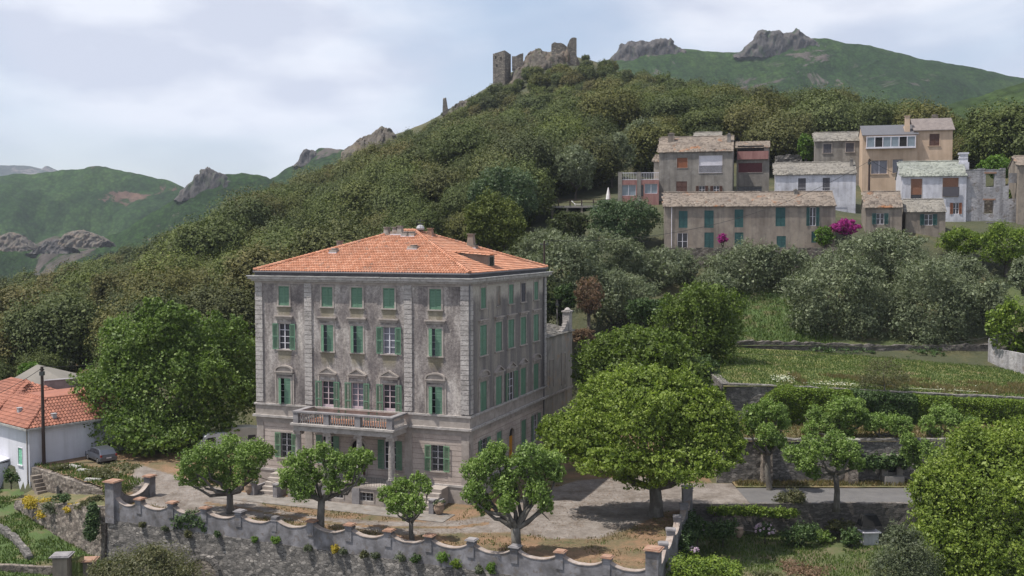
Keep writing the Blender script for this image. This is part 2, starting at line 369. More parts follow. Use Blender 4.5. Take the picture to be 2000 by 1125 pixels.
mat_noise('rock', [(.32, (.022,.021,.022)), (.45, (.045,.041,.04)), (.55, (.078,.071,.067)), (.68, (.065,.048,.04))], scale=.16, bscale=.9, bstr=1.0, bdist=1.0, aniso=(1,1,.6), spk=(.09, (.03,.052,.02), .9))
mat_noise('rock_near', [(.3, (.05,.045,.04)), (.5, (.105,.09,.075)), (.7, (.145,.10,.07))], scale=.2, bscale=1.2, bstr=1.0, bdist=.5, spk=(.4, (.07,.09,.04), .6))
mat_noise('asphalt', [(.3, (.085,.082,.082)), (.7, (.125,.12,.118))], scale=.7, bscale=30, bstr=.2, spk=(3, (.16,.145,.125), .4))
mat_noise('paving', [(.3, (.13,.115,.10)), (.6, (.22,.20,.18)), (.75, (.28,.26,.24))], scale=1.1, bscale=3, bstr=.4, spk=(.9, (.16,.12,.085), .7))
mat_noise('meadow', [(.3, (.06,.08,.02)), (.46, (.10,.12,.03)), (.56, (.15,.145,.045)), (.68, (.21,.16,.085))], scale=.35, bscale=5, bstr=.8, bdist=.1)
mat_noise('dry_grass', [(.3, (.075,.085,.028)), (.48, (.13,.115,.05)), (.62, (.18,.125,.065)), (.75, (.10,.11,.035))], scale=.45, bscale=5, bstr=.8, bdist=.1)
mat_noise('garden_grass', [(.3, (.045,.065,.018)), (.5, (.075,.09,.028)), (.62, (.12,.10,.055)), (.75, (.14,.11,.075))], scale=.3, bscale=6, bstr=.8, bdist=.1)
mat_noise('green_grass', [(.3, (.04,.07,.016)), (.5, (.06,.10,.022)), (.60, (.10,.095,.04)), (.72, (.14,.11,.06))], scale=.4, bscale=6, bstr=.8, bdist=.1)
mat_noise('forest_floor', [(.3, (.028,.034,.014)), (.5, (.045,.05,.02)), (.66, (.085,.075,.03)), (.78, (.14,.09,.05))], scale=.09, bscale=1.0, bstr=.8, bdist=.4)
mat_plain('pole_wood', (.045,.028,.022), .9); mat_plain('wire', (.02,.02,.02), .8); mat_plain('concrete', (.27,.25,.23), .9)
mat_plain('car_grey', (.12,.13,.155), .28, .04, .55); mat_plain('van_white', (.55,.56,.60), .4, .05); mat_plain('caravan_cream', (.38,.37,.33), .5)
mat_plain('tyre', (.015,.015,.015), .8); mat_plain('rim', (.35,.35,.37), .3, .05, .8); mat_plain('tail_red', (.25,.02,.015), .3)
mat_plain('headlight_clear', (.45,.45,.47), .15)
mat_plain('metal_green', (.10,.13,.035), .6); mat_plain('iron', (.05,.055,.055), .6); mat_plain('white_cloth', (.68,.67,.66), .8); mat_plain('opening_black', (.004,.004,.004), .95)
mat_plain('pot_clay', (.26,.19,.14), .9); mat_plain('pipe_grey', (.33,.33,.34), .6); mat_plain('zinc', (.09,.09,.10), .6)

# foliage
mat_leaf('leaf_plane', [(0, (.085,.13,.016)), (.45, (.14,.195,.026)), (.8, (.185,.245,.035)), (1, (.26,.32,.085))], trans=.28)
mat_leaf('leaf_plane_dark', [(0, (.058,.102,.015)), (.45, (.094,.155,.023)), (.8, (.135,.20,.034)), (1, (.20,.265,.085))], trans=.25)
mat_leaf('leaf_pollard', [(0, (.085,.14,.024)), (.45, (.135,.21,.042)), (.8, (.19,.275,.065)), (1, (.30,.38,.15))], trans=.28)
mat_leaf('leaf_oak', [(0, (.056,.066,.017)), (.5, (.073,.083,.022)), (.85, (.092,.10,.029)), (1, (.115,.12,.042))],
         objvar=[(0, (.62,.74,.62)), (.15, (.95,1.12,.75)), (.3, (1.3,1.12,.8)), (.42, (.58,.66,.62)), (.55, (1.3,1.45,.8)), (.66, (.8,.95,.8)), (.76, (1.35,1.05,.9)), (.86, (1.2,1.35,1.35)), (.93, (.7,.8,.65)), (1, (1.0,1.2,.7))], trans=.12, rough=.7)
mat_leaf('leaf_olive', [(0, (.085,.105,.055)), (.5, (.125,.15,.08)), (.85, (.17,.20,.115)), (1, (.24,.27,.17))], trans=.15, rough=.6)
mat_leaf('leaf_laurel', [(0, (.035,.065,.025)), (.5, (.058,.098,.036)), (.9, (.10,.15,.065)), (1, (.22,.26,.15))], trans=.15)
mat_leaf('leaf_bright', [(0, (.06,.12,.012)), (.5, (.09,.17,.018)), (1, (.15,.24,.04))], trans=.3)
mat_leaf('leaf_walnut', [(0, (.06,.095,.013)), (.5, (.095,.14,.02)), (1, (.145,.20,.035))], trans=.25)
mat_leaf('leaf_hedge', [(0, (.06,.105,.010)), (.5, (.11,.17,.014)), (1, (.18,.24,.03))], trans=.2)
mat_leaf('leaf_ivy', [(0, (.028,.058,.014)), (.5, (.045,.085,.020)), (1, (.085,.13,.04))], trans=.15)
mat_leaf('leaf_brown', [(0, (.12,.075,.05)), (.5, (.18,.115,.075)), (1, (.25,.165,.11))], trans=.2, rough=.8)
mat_leaf('leaf_greygreen', [(0, (.055,.072,.035)), (.5, (.085,.105,.052)), (1, (.14,.16,.095))], trans=.15)
mat_leaf('leaf_thin', [(0, (.065,.075,.03)), (.5, (.095,.10,.04)), (1, (.13,.12,.06))], trans=.25)
mat_leaf('flower_yellow', [(0, (.35,.25,.015)), (.5, (.50,.36,.02)), (1, (.30,.26,.06))], trans=.2)
mat_leaf('flower_magenta', [(0, (.30,.012,.20)), (.5, (.45,.03,.32)), (1, (.22,.02,.16))], trans=.3)
mat_leaf('flower_lilac', [(0, (.45,.30,.45)), (.5, (.55,.42,.55)), (1, (.60,.50,.58))], trans=.2)
mat_leaf('flower_white', [(0, (.55,.55,.45)), (.5, (.62,.62,.55)), (1, (.45,.5,.3))], trans=.2)
mat_leaf('grass_green', [(0, (.05,.085,.018)), (.5, (.08,.13,.025)), (1, (.13,.16,.05))], trans=.25)
mat_leaf('grass_dry', [(0, (.13,.10,.045)), (.5, (.17,.13,.06)), (.8, (.10,.115,.04)), (1, (.22,.17,.09))], trans=.25)
mat_leaf('maquis', [(0, (.020,.050,.012)), (.5, (.032,.075,.018)), (1, (.055,.11,.028))], trans=.1, rough=.8)
M = MAT

# ------------------------------------------------------------------ foliage
def leaf_quads(pts, out, size, rng, flat=.5, aspect=.55, up=0.25):
    n = len(pts)
    nr = rng.normal(size=(n, 3)); nr /= np.linalg.norm(nr, axis=1)[:, None]
    nn = nr*(1-flat) + out*flat; nn[:, 2] += up; nn /= np.linalg.norm(nn, axis=1)[:, None] + 1e-9
    t = np.cross(nn, rng.normal(size=(n, 3))); t /= np.linalg.norm(t, axis=1)[:, None] + 1e-9
    b = np.cross(nn, t)
    s = (size * rng.uniform(.45, 1.5, n))[:, None]
    V = np.stack([pts + t*s, pts + b*s*aspect - nn*s*.15, pts - t*s*.9, pts - b*s*aspect - nn*s*.15], 1).reshape(-1, 3)
    return V
def lobes_points(lobes, nsub, nleaf, rng, sub_r=.30, low=-.75, fill=.25):
    """lobes: (x,y,z,rx,ry,rz). Returns leaf points and outward directions, clustered in sprays."""
    A = []; O = []
    tot = sum((l[3]*l[5]) for l in lobes)
    for (x, y, z, rx, ry, rz) in lobes:
        k = max(3, int(nsub * rx*rz/tot)); m = max(4, int(nleaf/nsub))
        d = rng.normal(size=(k, 3)); d /= np.linalg.norm(d, axis=1)[:, None]
        d[:, 2] = np.where(d[:, 2] < low, -d[:, 2]*.5, d[:, 2])
        rad = rng.uniform(.62, 1.03, k); rad[rng.random(k) < fill] *= .7
        c = d * rad[:, None]
        e = rng.normal(size=(k*m, 3)); e /= np.linalg.norm(e, axis=1)[:, None]
        e[:, 2] = np.where(e[:, 2] < 0, e[:, 2]*.5, e[:, 2]*1.25)
        rr = sub_r * np.repeat(rng.uniform(.6, 1.35, k), m) * rng.uniform(.55, 1.0, k*m)
        p = np.repeat(c, m, 0) + e*rr[:, None]
        o = e*.7 + np.repeat(d, m, 0)*.6
        p = p * np.array([rx, ry, rz]) + np.array([x, y, z])
        A.append(p); O.append(o)
    A = np.concatenate(A); O = np.concatenate(O); O /= np.linalg.norm(O, axis=1)[:, None] + 1e-9
    return A, O
def ico(sub=2):
    t = (1+5**.5)/2
    v = [(-1,t,0),(1,t,0),(-1,-t,0),(1,-t,0),(0,-1,t),(0,1,t),(0,-1,-t),(0,1,-t),(t,0,-1),(t,0,1),(-t,0,-1),(-t,0,1)]
    f = [(0,11,5),(0,5,1),(0,1,7),(0,7,10),(0,10,11),(1,5,9),(5,11,4),(11,10,2),(10,7,6),(7,1,8),(3,9,4),(3,4,2),(3,2,6),(3,6,8),(3,8,9),(4,9,5),(2,4,11),(6,2,10),(8,6,7),(9,8,1)]
    v = [np.array(p)/np.linalg.norm(p) for p in v]
    for _ in range(sub):
        c = {}; nf = []
        def mid(a, b):
            k = (min(a,b), max(a,b))
            if k not in c: p = v[a]+v[b]; v.append(p/np.linalg.norm(p)); c[k] = len(v)-1
            return c[k]
        for a, b, d in f:
            x, y, z = mid(a,b), mid(b,d), mid(d,a); nf += [(a,x,z),(b,y,x),(d,z,y),(x,y,z)]
        f = nf
    return np.array(v), np.array(f)
ICO2 = ico(2); IV3, IF3 = ico(3)
def crown_mesh(name, lobes, nsub, nleaf, leaf, mat, seed=0, sub_r=.3, core=.72, flat=.45, aspect=.55, low=-.75, fill=.25, up=.25):
    rng = np.random.default_rng(seed)
    A, O = lobes_points(lobes, nsub, nleaf, rng, sub_r, low, fill)
    V = leaf_quads(A, O, leaf, rng, flat, aspect, up)
    F = np.arange(len(V)).reshape(-1, 4)
    if core:      # denser inner shell of broader leaves, so that the crown closes behind its sprays
        for (x, y, z, rx, ry, rz) in lobes:
            rc = core*.86; k = int(min(5200, max(30, 9.0*(rx*rz)*rc*rc/(leaf*leaf*1.9*1.9)*.55)))
            d = rng.normal(size=(k, 3)); d /= np.linalg.norm(d, axis=1)[:, None]
            r_ = rc*rng.uniform(.86, 1.06, k)*(1+.18*vnoise(d[:,0]*2.5+x, d[:,1]*2.5+d[:,2]*2+y, seed))
            L_ = leaf_quads(d*r_[:, None]*np.array([rx, ry, rz])+np.array([x, y, z]), d, leaf*1.9, rng, .5, .6, .1)
            F = np.concatenate([F, len(V)+np.arange(len(L_)).reshape(-1, 4)]); V = np.concatenate([V, L_])
    return mesh_np(name, V, F, mat)
def limbs(base, fork, tips, r0, r1, rng, mb=None, n=8, twigs=0, wob=.12):
    mb = mb or MB(); base = Vector(base); fork = Vector(fork)
    L = (fork-base).length
    m = base.lerp(fork, .5) + Vector((rng.uniform(-1,1), rng.uniform(-1,1), 0))*L*.04
    mb.tube([base - Vector((0,0,.3)), base + Vector((0,0,.15)), m, fork], [r0*1.35, r0*1.08, r0*.9, r0*.85], n)
    for t in tips:
        t = Vector(t); d = t - fork; l = d.length
        q = [fork - Vector((0,0,.12)), fork + Vector((d.x*.38, d.y*.38, d.z*.22)) + Vector(rng.uniform(-1,1,3))*l*wob*.6,
             fork + Vector((d.x*.75, d.y*.75, d.z*.6)) + Vector(rng.uniform(-1,1,3))*l*wob*.6, t]
        mb.tube(q, [r1*1.25, r1, r1*.75, r1*.35], 6)
        for k in range(twigs):
            a = q[2].lerp(t, rng.uniform(0, .7)); e = a + Vector(rng.normal(size=3))*l*.22 + Vector((0,0,l*.12))
            mb.tube([a, e], [r1*.35, r1*.1], 4)
    return mb
def roughen(lobes, seed, n=3, k=.36, out=.82):
    rg = np.random.default_rng(seed); o = list(lobes)
    for (x, y, z, rx, ry, rz) in lobes:
        for _ in range(n):
            d = rg.normal(size=3); d /= np.linalg.norm(d); d[2] = abs(d[2])*.9 if rg.random() < .75 else d[2]; q = k*rg.uniform(.6, 1.25)
            o.append((x+d[0]*rx*out, y+d[1]*ry*out, z+d[2]*rz*out, rx*q, ry*q, rz*q*1.15))
    return o
def tree_at(name, base, lobes_w, label, cat='tree', group=None, mat='leaf_plane', bark='bark', nsub=300, nleaf=9000, leaf=.3,
            seed=1, r0=.35, fork_h=None, sub_r=.3, core=.7, flat=.45, aspect=.55, low=-.75, trunk=True, twigs=2, tips=None, fill=.25, up=.25):
    """lobes_w in world metres; the thing's Empty stands at its base"""
    base = Vector(base); root = empty(name, base, label=label, cat=cat, group=group)
    lb = [(l[0]-base.x, l[1]-base.y, l[2]-base.z, l[3], l[4], l[5]) for l in lobes_w]
    rng = np.random.default_rng(seed+99)
    if trunk:
        zt = min(l[2]-l[5]*.6 for l in lb); fh = fork_h if fork_h else max(.5, zt)
        mx_ = max(l[3] for l in lb); tp = tips or [(l[0]*.8, l[1]*.8, l[2]-l[5]*.25) for l in lb if l[3] > .5*mx_][:9]
        fx = sum(l[0] for l in lb)/len(lb)*.25; fy = sum(l[1] for l in lb)/len(lb)*.25
        limbs((0,0,0), (fx, fy, fh), tp, r0, r0*.42, rng, twigs=twigs).build('trunk', M[bark], root, smooth=True)
    me = crown_mesh(name+'_crown', lb, nsub, nleaf, leaf, M[mat], seed, sub_r, core, flat, aspect, low, fill, up)
    obj('crown', me, root)
    return root
def lob(px, py, Y, rpx, rzpx=None, ry=None, dY=0):
    """a lobe from its survey point, distance and radius seen"""
    Yd = Y + dY; p = P(px, py, Yd); r = rpx*Yd/FPX; rz = (rzpx or rpx)*Yd/FPX
    return (p.x, p.y, p.z, r, ry or r, rz)
def shrub(name, x, y, z, r, h, label, mat, cat='shrub', group=None, seed=0, leaf=.12, n=1500, aspect=.5, nl=4, stem=True, sub_r=.35):
    rng = np.random.default_rng(seed); lb = [(x, y, z+h*.5, r*.8, r*.8, h*.5)]
    for k in range(nl):
        a = rng.uniform(0, 6.28); q = rng.uniform(.35, .7)*r
        lb.append((x+math.cos(a)*q, y+math.sin(a)*q, z+h*rng.uniform(.35,.7), r*.5, r*.5, h*.36))
    return tree_at(name, (x,y,z), lb, label, cat, group, mat, 'bark_dark', max(30, n//25), n, leaf, seed, .05, h*.2, sub_r, .6, .4, aspect, -.6, stem, 0)

# ------------------------------------------------------------------ terrain
def rbf(pts, reg=1e-3):
    p = np.array(pts, float); S = 100.0; x = p[:, :2]/S; n = len(p)
    d2 = ((x[:, None]-x[None])**2).sum(-1); K = np.where(d2 > 0, .5*d2*np.log(d2+1e-20), 0) + reg*np.eye(n)
    Q = np.hstack([np.ones((n,1)), x]); Am = np.vstack([np.hstack([K, Q]), np.hstack([Q.T, np.zeros((3,3))])])
    w = np.linalg.solve(Am, np.concatenate([p[:, 2], np.zeros(3)]))
    def f(X, Y):
        X = np.asarray(X, float)/S; Y = np.asarray(Y, float)/S; out = w[n] + w[n+1]*X + w[n+2]*Y
        for i in range(n):
            d2 = (X-x[i,0])**2 + (Y-x[i,1])**2
            out = out + w[i]*.5*d2*np.log(d2+1e-20)
        return out
    return f
HILL_PX = [ # surveyed ground points: x, y, distance
 (975,170,400),(1050,135,400),(1120,125,400),(1100,112,412),(870,222,400),(850,240,395),(770,278,395),(740,262,402),(680,298,400),(600,340,400),(530,368,400),
 (440,430,400),(400,460,400),(330,525,400),(220,566,390),(100,582,380),(0,602,380),(-150,630,380),
 (1200,138,395),(1330,160,360),(1450,182,320),(1540,205,290),(1600,215,270),(1760,232,260),(1900,262,260),(2050,275,260),(2300,300,260),
 (1050,310,250),(900,360,230),(1250,262,230),(1130,240,300),(950,270,300),(700,410,230),(800,340,290),(600,400,310),(500,480,230),(450,470,300),(300,562,300),(400,535,230),(200,618,230),(0,672,230),(-150,680,230),
 (0,715,170),(-150,740,170),(150,740,150),(60,760,140),(330,660,170),(480,600,160),(650,560,165),(800,520,170),(950,470,175),(1050,440,180),
 (1130,405,185),(1190,400,183),(1250,390,192),(1360,375,198),(1500,360,198),(1600,335,205),(1760,330,210),(1850,330,205),(2000,330,200),(1450,300,225),(1560,300,225),(1700,290,240),
 (1320,505,153),(1450,507,152),(1600,509,151),(1450,500,159),(1700,470,153),(1760,475,151),(1850,450,160),(1950,450,158),(2050,460,158),(2300,480,160),
 (1550,395,172),(1650,425,166),(1700,400,185),(1420,385,176),
 (1100,560,146),(1200,530,150),(1050,620,132),(1250,600,136),(1400,560,143),(1500,575,142),(1650,560,144),(1850,540,146),(2000,540,146)]
def _hp():
    o = []
    for px, py, Y in HILL_PX: q = P(px, py, Y); o.append((q.x, q.y, q.z - (0 if 960 < px < 1130 and Y > 380 else (4.2 if Y >= 380 else (6.5 if Y > 255 and px > 1250 else (2.5 if Y >= 300 else 0))))))
    for X in (-48,-30,-10,8,18): o.append((X, 120, -.3 if X < 10 else .2))
    for X in (-60,): o.append((X, 118, 1.0))
    for X in (-30,-10,5): o.append((X, 134, 4.5))
    for X in (18,30): o.append((X, 112, 3.0))
    for X in (28,45,65,95): o += [(X, 98, 2.5), (X, 110, 5.0), (X, 127, 8.3), (X, 131, 9.2), (X, 138, 12.2)]
    for X in (-60,-20,20,60,140): o.append((X, 92, -.6 if X < 20 else .4))
    o += [(-110,110,-3),(-110,140,0),(-150,200,2),(150,140,16),(170,200,30),(-160,420,-25),(0,520,60),(60,520,70),(-80,520,20),(150,480,45),(260,300,45),(-200,520,-40)]
    return o
hill = rbf(_hp())
low_f = rbf([(-48,100,-3.2),(-40,88.5,-4.4),(-36,85,-5),(-35,80,-6),(-55,96,-3.4),(-60,80,-5),(-20,75,-8.4),(0,65,-8.4),(-50,70,-7),(10,62,-8),(15,80,-3),(30,87,-3),(50,80,-3),(15,70,-3.4),(40,65,-4),(80,85,-3),(-80,110,-3),(-60,104,-3.2)])
BND = [(-300,112),(-70,112),(-50,104.6),(-38.6,95.2),(-35,87.8),(9.2,69.3),(14.6,86),(15.0,88.7),(400,88.7)]
def ybound(X): return np.interp(X, [p[0] for p in BND], [p[1] for p in BND])
def height(X, Y):
    X = np.asarray(X, float); Y = np.asarray(Y, float)
    h = hill(X, Y) + vnoise(X/26, Y/26, 3)*np.clip((Y-150)/60, 0, 1)*2.4
    court = (X > -50) & (X < 19) & (Y < 121)
    road = (X >= 19) & (Y < 96.2)
    h = np.where(court | road, -.5, h)
    lo = low_f(X, Y) + vnoise(X/5, Y/5, 8)*.1 - .5
    return np.where(Y < ybound(X), lo, h)
def nz(v): return float(np.asarray(v))
def grid_mesh(name, xs, ys, hf, mat, mask=None):
    X, Y = np.meshgrid(xs, ys); Z = hf(X, Y); nx, ny = len(xs), len(ys)
    V = np.stack([X.ravel(), Y.ravel(), Z.ravel()], 1)
    i = np.arange(nx*ny).reshape(ny, nx)
    F = np.stack([i[:-1,:-1], i[:-1,1:], i[1:,1:], i[1:,:-1]], -1).reshape(-1, 4)
    if mask is not None:
        cx = (X[:-1,:-1]+X[1:,1:]).ravel()/2; cy = (Y[:-1,:-1]+Y[1:,1:]).ravel()/2
        F = F[mask(cx, cy)]
    return mesh_np(name, V, F, mat, True)
def lerpspace(a): # list of (start, end, step)
    o = []
    for s, e, st in a: o += list(np.arange(s, e, st))
    return np.array(o + [a[-1][1]])
me = grid_mesh('terrain', lerpspace([(-420,-120,6),(-120,-70,2),(-70,95,.8),(95,150,2),(150,420,6)]),
               lerpspace([(38,60,2),(60,150,.8),(150,260,1.6),(260,560,4)]), height, M['forest_floor'])
obj('hillside_terrain', me, kind='structure')

def inpoly(px, py, poly):
    inside = np.zeros(len(px), bool); n = len(poly)
    for i in range(n):
        x1, y1 = poly[i]; x2, y2 = poly[(i+1) % n]
        c = ((y1 > py) != (y2 > py)) & (px < (x2-x1)*(py-y1)/(y2-y1+1e-12)+x1)
        inside ^= c
    return inside
def dpoly(px, py, poly):
    d = np.full(len(px), 1e9); n = len(poly)
    for i in range(n):
        x1, y1 = poly[i]; x2, y2 = poly[(i+1) % n]; dx, dy = x2-x1, y2-y1
        t = np.clip(((px-x1)*dx + (py-y1)*dy)/(dx*dx+dy*dy+1e-9), 0, 1)
        d = np.minimum(d, np.hypot(px-x1-t*dx, py-y1-t*dy))
    return d
# courtyard: earth and dry grass, with the gravel drive crossing it
COURT = [(-34.9,87.4),(9.7,68.6),(14.9,85.8),(15.3,88.4),(21,88.4),(21,95.9),(21,121),(-50,121),(-52,112),(-49,103.9),(-38.3,94.6)]
DRIVE_PX = [(265,905),(330,925),(400,945),(470,962),(520,990),(590,1004),(660,1012),(740,1018),(830,1019),(900,1016),(960,1004),(990,985),(1050,962),(1130,938),(1250,930),(1345,944),(1500,944),(1500,992),(1345,992),(1290,1002),(1235,1030),(1170,1052),(1080,1053),(1000,1040),(900,1041),(800,1045),(700,1034),(600,1020),(500,1010),(430,1008),(350,998),(280,985),(250,950)]
DRIVE = [tuple(G(x, y)[:2]) for x, y in DRIVE_PX]
def court_z(X, Y): return 0.03*vnoise(X/3, Y/3, 5) + .0*X
def m_court():
    m, N, L, b = newmat('court_ground')
    at = N.new('ShaderNodeAttribute'); at.attribute_name = 'gravel'
    vec, g = pos_node(N, L, (1,1,1))
    w = noise(N, L, vec, 1.6, 6, .7)
    a = N.new('ShaderNodeMath'); a.operation = 'MULTIPLY_ADD'; a.inputs[1].default_value = .9; L.new(w, a.inputs[0]); L.new(at.outputs['Fac'], a.inputs[2])
    mr = N.new('ShaderNodeMapRange'); mr.inputs[1].default_value = .78; mr.inputs[2].default_value = 1.12; L.new(a.outputs[0], mr.inputs[0])
    e = ramp(N, L, noise(N, L, vec, .32, 7, .65), [(.32, (.075,.075,.03)), (.44, (.125,.095,.05)), (.56, (.19,.115,.065)), (.72, (.235,.155,.10))])
    gr = ramp(N, L, noise(N, L, vec, .5, 7, .6), [(.32, (.115,.095,.078)), (.5, (.185,.16,.14)), (.72, (.25,.225,.205))])
    gr = mixc(N, L, .7, gr, ramp(N, L, noise(N, L, vec, 2.2, 6, .72, .4), [(.36, (.66,.64,.62)), (.62, (1.18,1.18,1.18))]), 'MULTIPLY')
    gr = mixc(N, L, .6, gr, ramp(N, L, noise(N, L, vec, 9, 3, .7), [(.35, (.7,.7,.7)), (.65, (1.2,1.2,1.2))]), 'MULTIPLY')
    e = mixc(N, L, .6, e, ramp(N, L, noise(N, L, vec, 5, 4, .75), [(.35, (.55,.55,.5)), (.65, (1.3,1.3,1.25))]), 'MULTIPLY')
    L.new(mixc(N, L, mr.outputs[0], e, gr), b.inputs['Base Color']); b.inputs['Roughness'].default_value = .95
    bump(N, L, b, noise(N, L, vec, 6, 5, .7), .6, .05)
m_court()
def court_piece(name, sel):
    xs = np.arange(-52, 21.01, .4); ys = np.arange(68, 121.3, .4)
    me = grid_mesh(name, xs, ys, court_z, M['court_ground'], lambda x, y: inpoly(x, y, COURT) & sel(x, y))
    co = np.zeros(len(me.vertices)*3); me.vertices.foreach_get('co', co); co = co.reshape(-1, 3)
    ins = inpoly(co[:,0], co[:,1], DRIVE); d = dpoly(co[:,0], co[:,1], DRIVE)
    val = np.where(ins, .5 + np.clip(d/1.6, 0, .5), .5 - np.clip(d/1.2, 0, .5))
    # two wheel tracks with a grassy middle on the narrow part of the drive
    mid = np.interp(co[:,0], [G(x, y)[0] for x, y in ((380,980),(470,992),(560,1008),(660,1023),(780,1031),(900,1029),(1000,1015))], [G(x, y)[1] for x, y in ((380,980),(470,992),(560,1008),(660,1023),(780,1031),(900,1029),(1000,1015))])
    strip = (np.abs(co[:,1]-mid) < .45) & (co[:,0] < G(960,1020)[0]) & (co[:,0] > G(400,980)[0])
    val = np.where(strip, np.minimum(val, .30), val)
    a = me.attributes.new('gravel', 'FLOAT', 'POINT'); a.data.foreach_set('value', val.astype(np.float32))
    return obj(name, me, kind='structure')
court_piece('courtyard_ground', lambda x, y: ~inpoly(x, y, DRIVE))
court_piece('gravel_drive', lambda x, y: inpoly(x, y, DRIVE))
# road on the right, terraces
xs = np.arange(20.8, 120, 1.0)
obj('road', grid_mesh('road', xs, np.arange(88.4, 94.3, .5), lambda X, Y: .02 + 0*X, M['asphalt']), kind='structure')
obj('road_verge', grid_mesh('road_verge', xs, np.arange(94.2, 96.4, .35), lambda X, Y: .035 + .12*np.clip(Y-94.4, 0, 1) + .05*vnoise(X, Y*2, 4), M['dry_grass']), kind='structure')
T1Z, T2Z = 4.0, 8.0
def mead_z(X): return 8.15 - .05*np.clip(np.asarray(X)-26, 0, 45)
obj('lower_terrace', grid_mesh('lower_terrace', np.arange(19.5, 120, .8), np.arange(95.9, 105, .6), lambda X, Y: T1Z + .05*(Y-96) + .1*vnoise(X/2, Y/2, 5), M['dry_grass']), kind='structure')
obj('meadow_terrace', grid_mesh('meadow_terrace', np.arange(21.6, 120, .8), np.arange(103.8, 131, .8), lambda X, Y: mead_z(X) + .05*(Y-104) + .12*vnoise(X/3, Y/3, 6), M['meadow']), kind='structure')
obj('olive_terrace', grid_mesh('olive_terrace', np.arange(24, 40.01, 1.), np.arange(129.6, 143, .9), lambda X, Y: np.maximum(9.6 + .12*(Y-130), hill(X, Y)+.12) + .15*vnoise(X/3, Y/3, 9), M['green_grass']), kind='structure')
obj('olive_slope', grid_mesh('olive_slope', np.arange(39.5, 120, 1.), np.arange(129.6, 146, .9), lambda X, Y: np.maximum(9.5 + .12*(Y-130), hill(X, Y)+.12) + .15*vnoise(X/3, Y/3, 9), M['garden_grass']), kind='structure')
# gardens below the walls
obj('right_garden_ground', grid_mesh('right_garden_ground', np.arange(10.2, 110, .7), np.arange(50, 88.7, .7), lambda X, Y: low_f(X, Y)+.15*vnoise(X/2, Y/2, 7)+.12, M['garden_grass'], lambda x, y: y < ybound(x)-.1), kind='structure')
obj('left_garden_ground', grid_mesh('left_garden_ground', np.arange(-90, -34.3, .7), np.arange(50, 114, .7), lambda X, Y: low_f(X, Y)+.15*vnoise(X/2, Y/2, 7)+.12, M['green_grass'], lambda x, y: y < ybound(x)+.2), kind='structure')
# grassy clearing on the slope left of the big tree
c0 = P(160, 728, 150)
obj('slope_clearing', grid_mesh('slope_clearing', np.arange(c0.x-7, c0.x+9, .8), np.arange(136, 168, .9), lambda X, Y: height(X, Y)+.25, M['dry_grass']), kind='structure')

# ------------------------------------------------------------------ far hills
def ridge(name, sky, Y, drop, run, mat, seed, rockp=0.0, label=None, jag=.0, step=6, back=None, amp=.05):
    """sky: surveyed skyline; the ridge is a solid massif falling `drop` metres over `run` metres towards the valley"""
    xs = np.arange(sky[0][0], sky[-1][0]+1, step); ys = np.interp(xs, [a for a, b in sky], [b for a, b in sky])
    n = len(xs); rows = 46; nb = 14
    V = []
    px0 = np.array([tuple(P(x, y, Y)) for x, y in zip(xs, ys)])
    ts = np.concatenate([-np.linspace(1, 1/nb, nb), [0], np.linspace(1/rows, 1, rows)])
    for t in ts:
        if t < 0:      # back slope
            yy = np.full(n, Y - t*run*.9); zz = px0[:,2] - (-t)**1.1*drop*.9
        else:
            yy = np.full(n, Y - t*run); zz = px0[:,2] - drop*(t**.95)
        xx = px0[:,0]*(1 + 0*t)
        w = min(1, abs(t)*5)
        nn = vnoise(xx/(run*.30), yy/(run*.30), seed, 6, .55)*w*drop*.22 + vnoise(xx/(run*.05), yy/(run*.05), seed+1, 4, .6)*drop*amp*(.25+.75*w)
        gl = -np.abs(vnoise(xx/(run*.35)+5, yy/(run*1.2), seed+4, 3))*w*drop*.22
        V.append(np.stack([xx + vnoise(yy/(run*.1), xx/(run*.1), seed+2)*w*run*.02, yy, zz + nn + gl], 1))
    V = np.concatenate(V); m = len(ts)
    i = np.arange(n*m).reshape(m, n)
    F = np.stack([i[:-1,:-1], i[1:,:-1], i[1:,1:], i[:-1,1:]], -1).reshape(-1, 4)
    return obj(name, mesh_np(name, V, F, mat, True), kind='structure')
def far_mat(name, greens, scale, rockc, rocks, thr, shrub=.35):
    m, N, L, b = newmat(name)
    vec, g = pos_node(N, L, (1,1,1))
    c = ramp(N, L, noise(N, L, vec, scale, 8, .62, .3), greens)
    vo = N.new('ShaderNodeTexVoronoi'); vo.inputs['Scale'].default_value = shrub; L.new(vec, vo.inputs['Vector'])
    c = mixc(N, L, .8, c, ramp(N, L, vo.outputs['Distance'], [(0, (1.35,1.35,1.3)), (.75, (.42,.45,.5))]), 'MULTIPLY')
    v3 = N.new('ShaderNodeTexVoronoi'); v3.inputs['Scale'].default_value = shrub*.36; L.new(vec, v3.inputs['Vector'])
    c = mixc(N, L, .55, c, ramp(N, L, v3.outputs['Distance'], [(0, (1.4,1.35,1.2)), (.8, (.5,.55,.6))]), 'MULTIPLY')
    mp = N.new('ShaderNodeMapping'); mp.inputs['Scale'].default_value = (1,1,1.6); L.new(vec, mp.inputs[0])
    f = noise(N, L, mp.outputs[0], rocks, 9, .68, .5)
    mr = N.new('ShaderNodeMapRange'); mr.inputs[1].default_value = thr; mr.inputs[2].default_value = thr+.03; L.new(f, mr.inputs[0])
    rc = ramp(N, L, noise(N, L, vec, rocks*9, 6, .7), [(.3, tuple(x*.55 for x in rockc)), (.7, tuple(x*1.3 for x in rockc))])
    c = mixc(N, L, mr.outputs[0], c, rc)
    L.new(c, b.inputs['Base Color']); b.inputs['Roughness'].default_value = 1.0
    b.inputs['Specular IOR Level'].default_value = .1
    bump(N, L, b, vo.outputs['Distance'], -1.0, 2.0, bump(N, L, b, f, .6, 12))
    return m
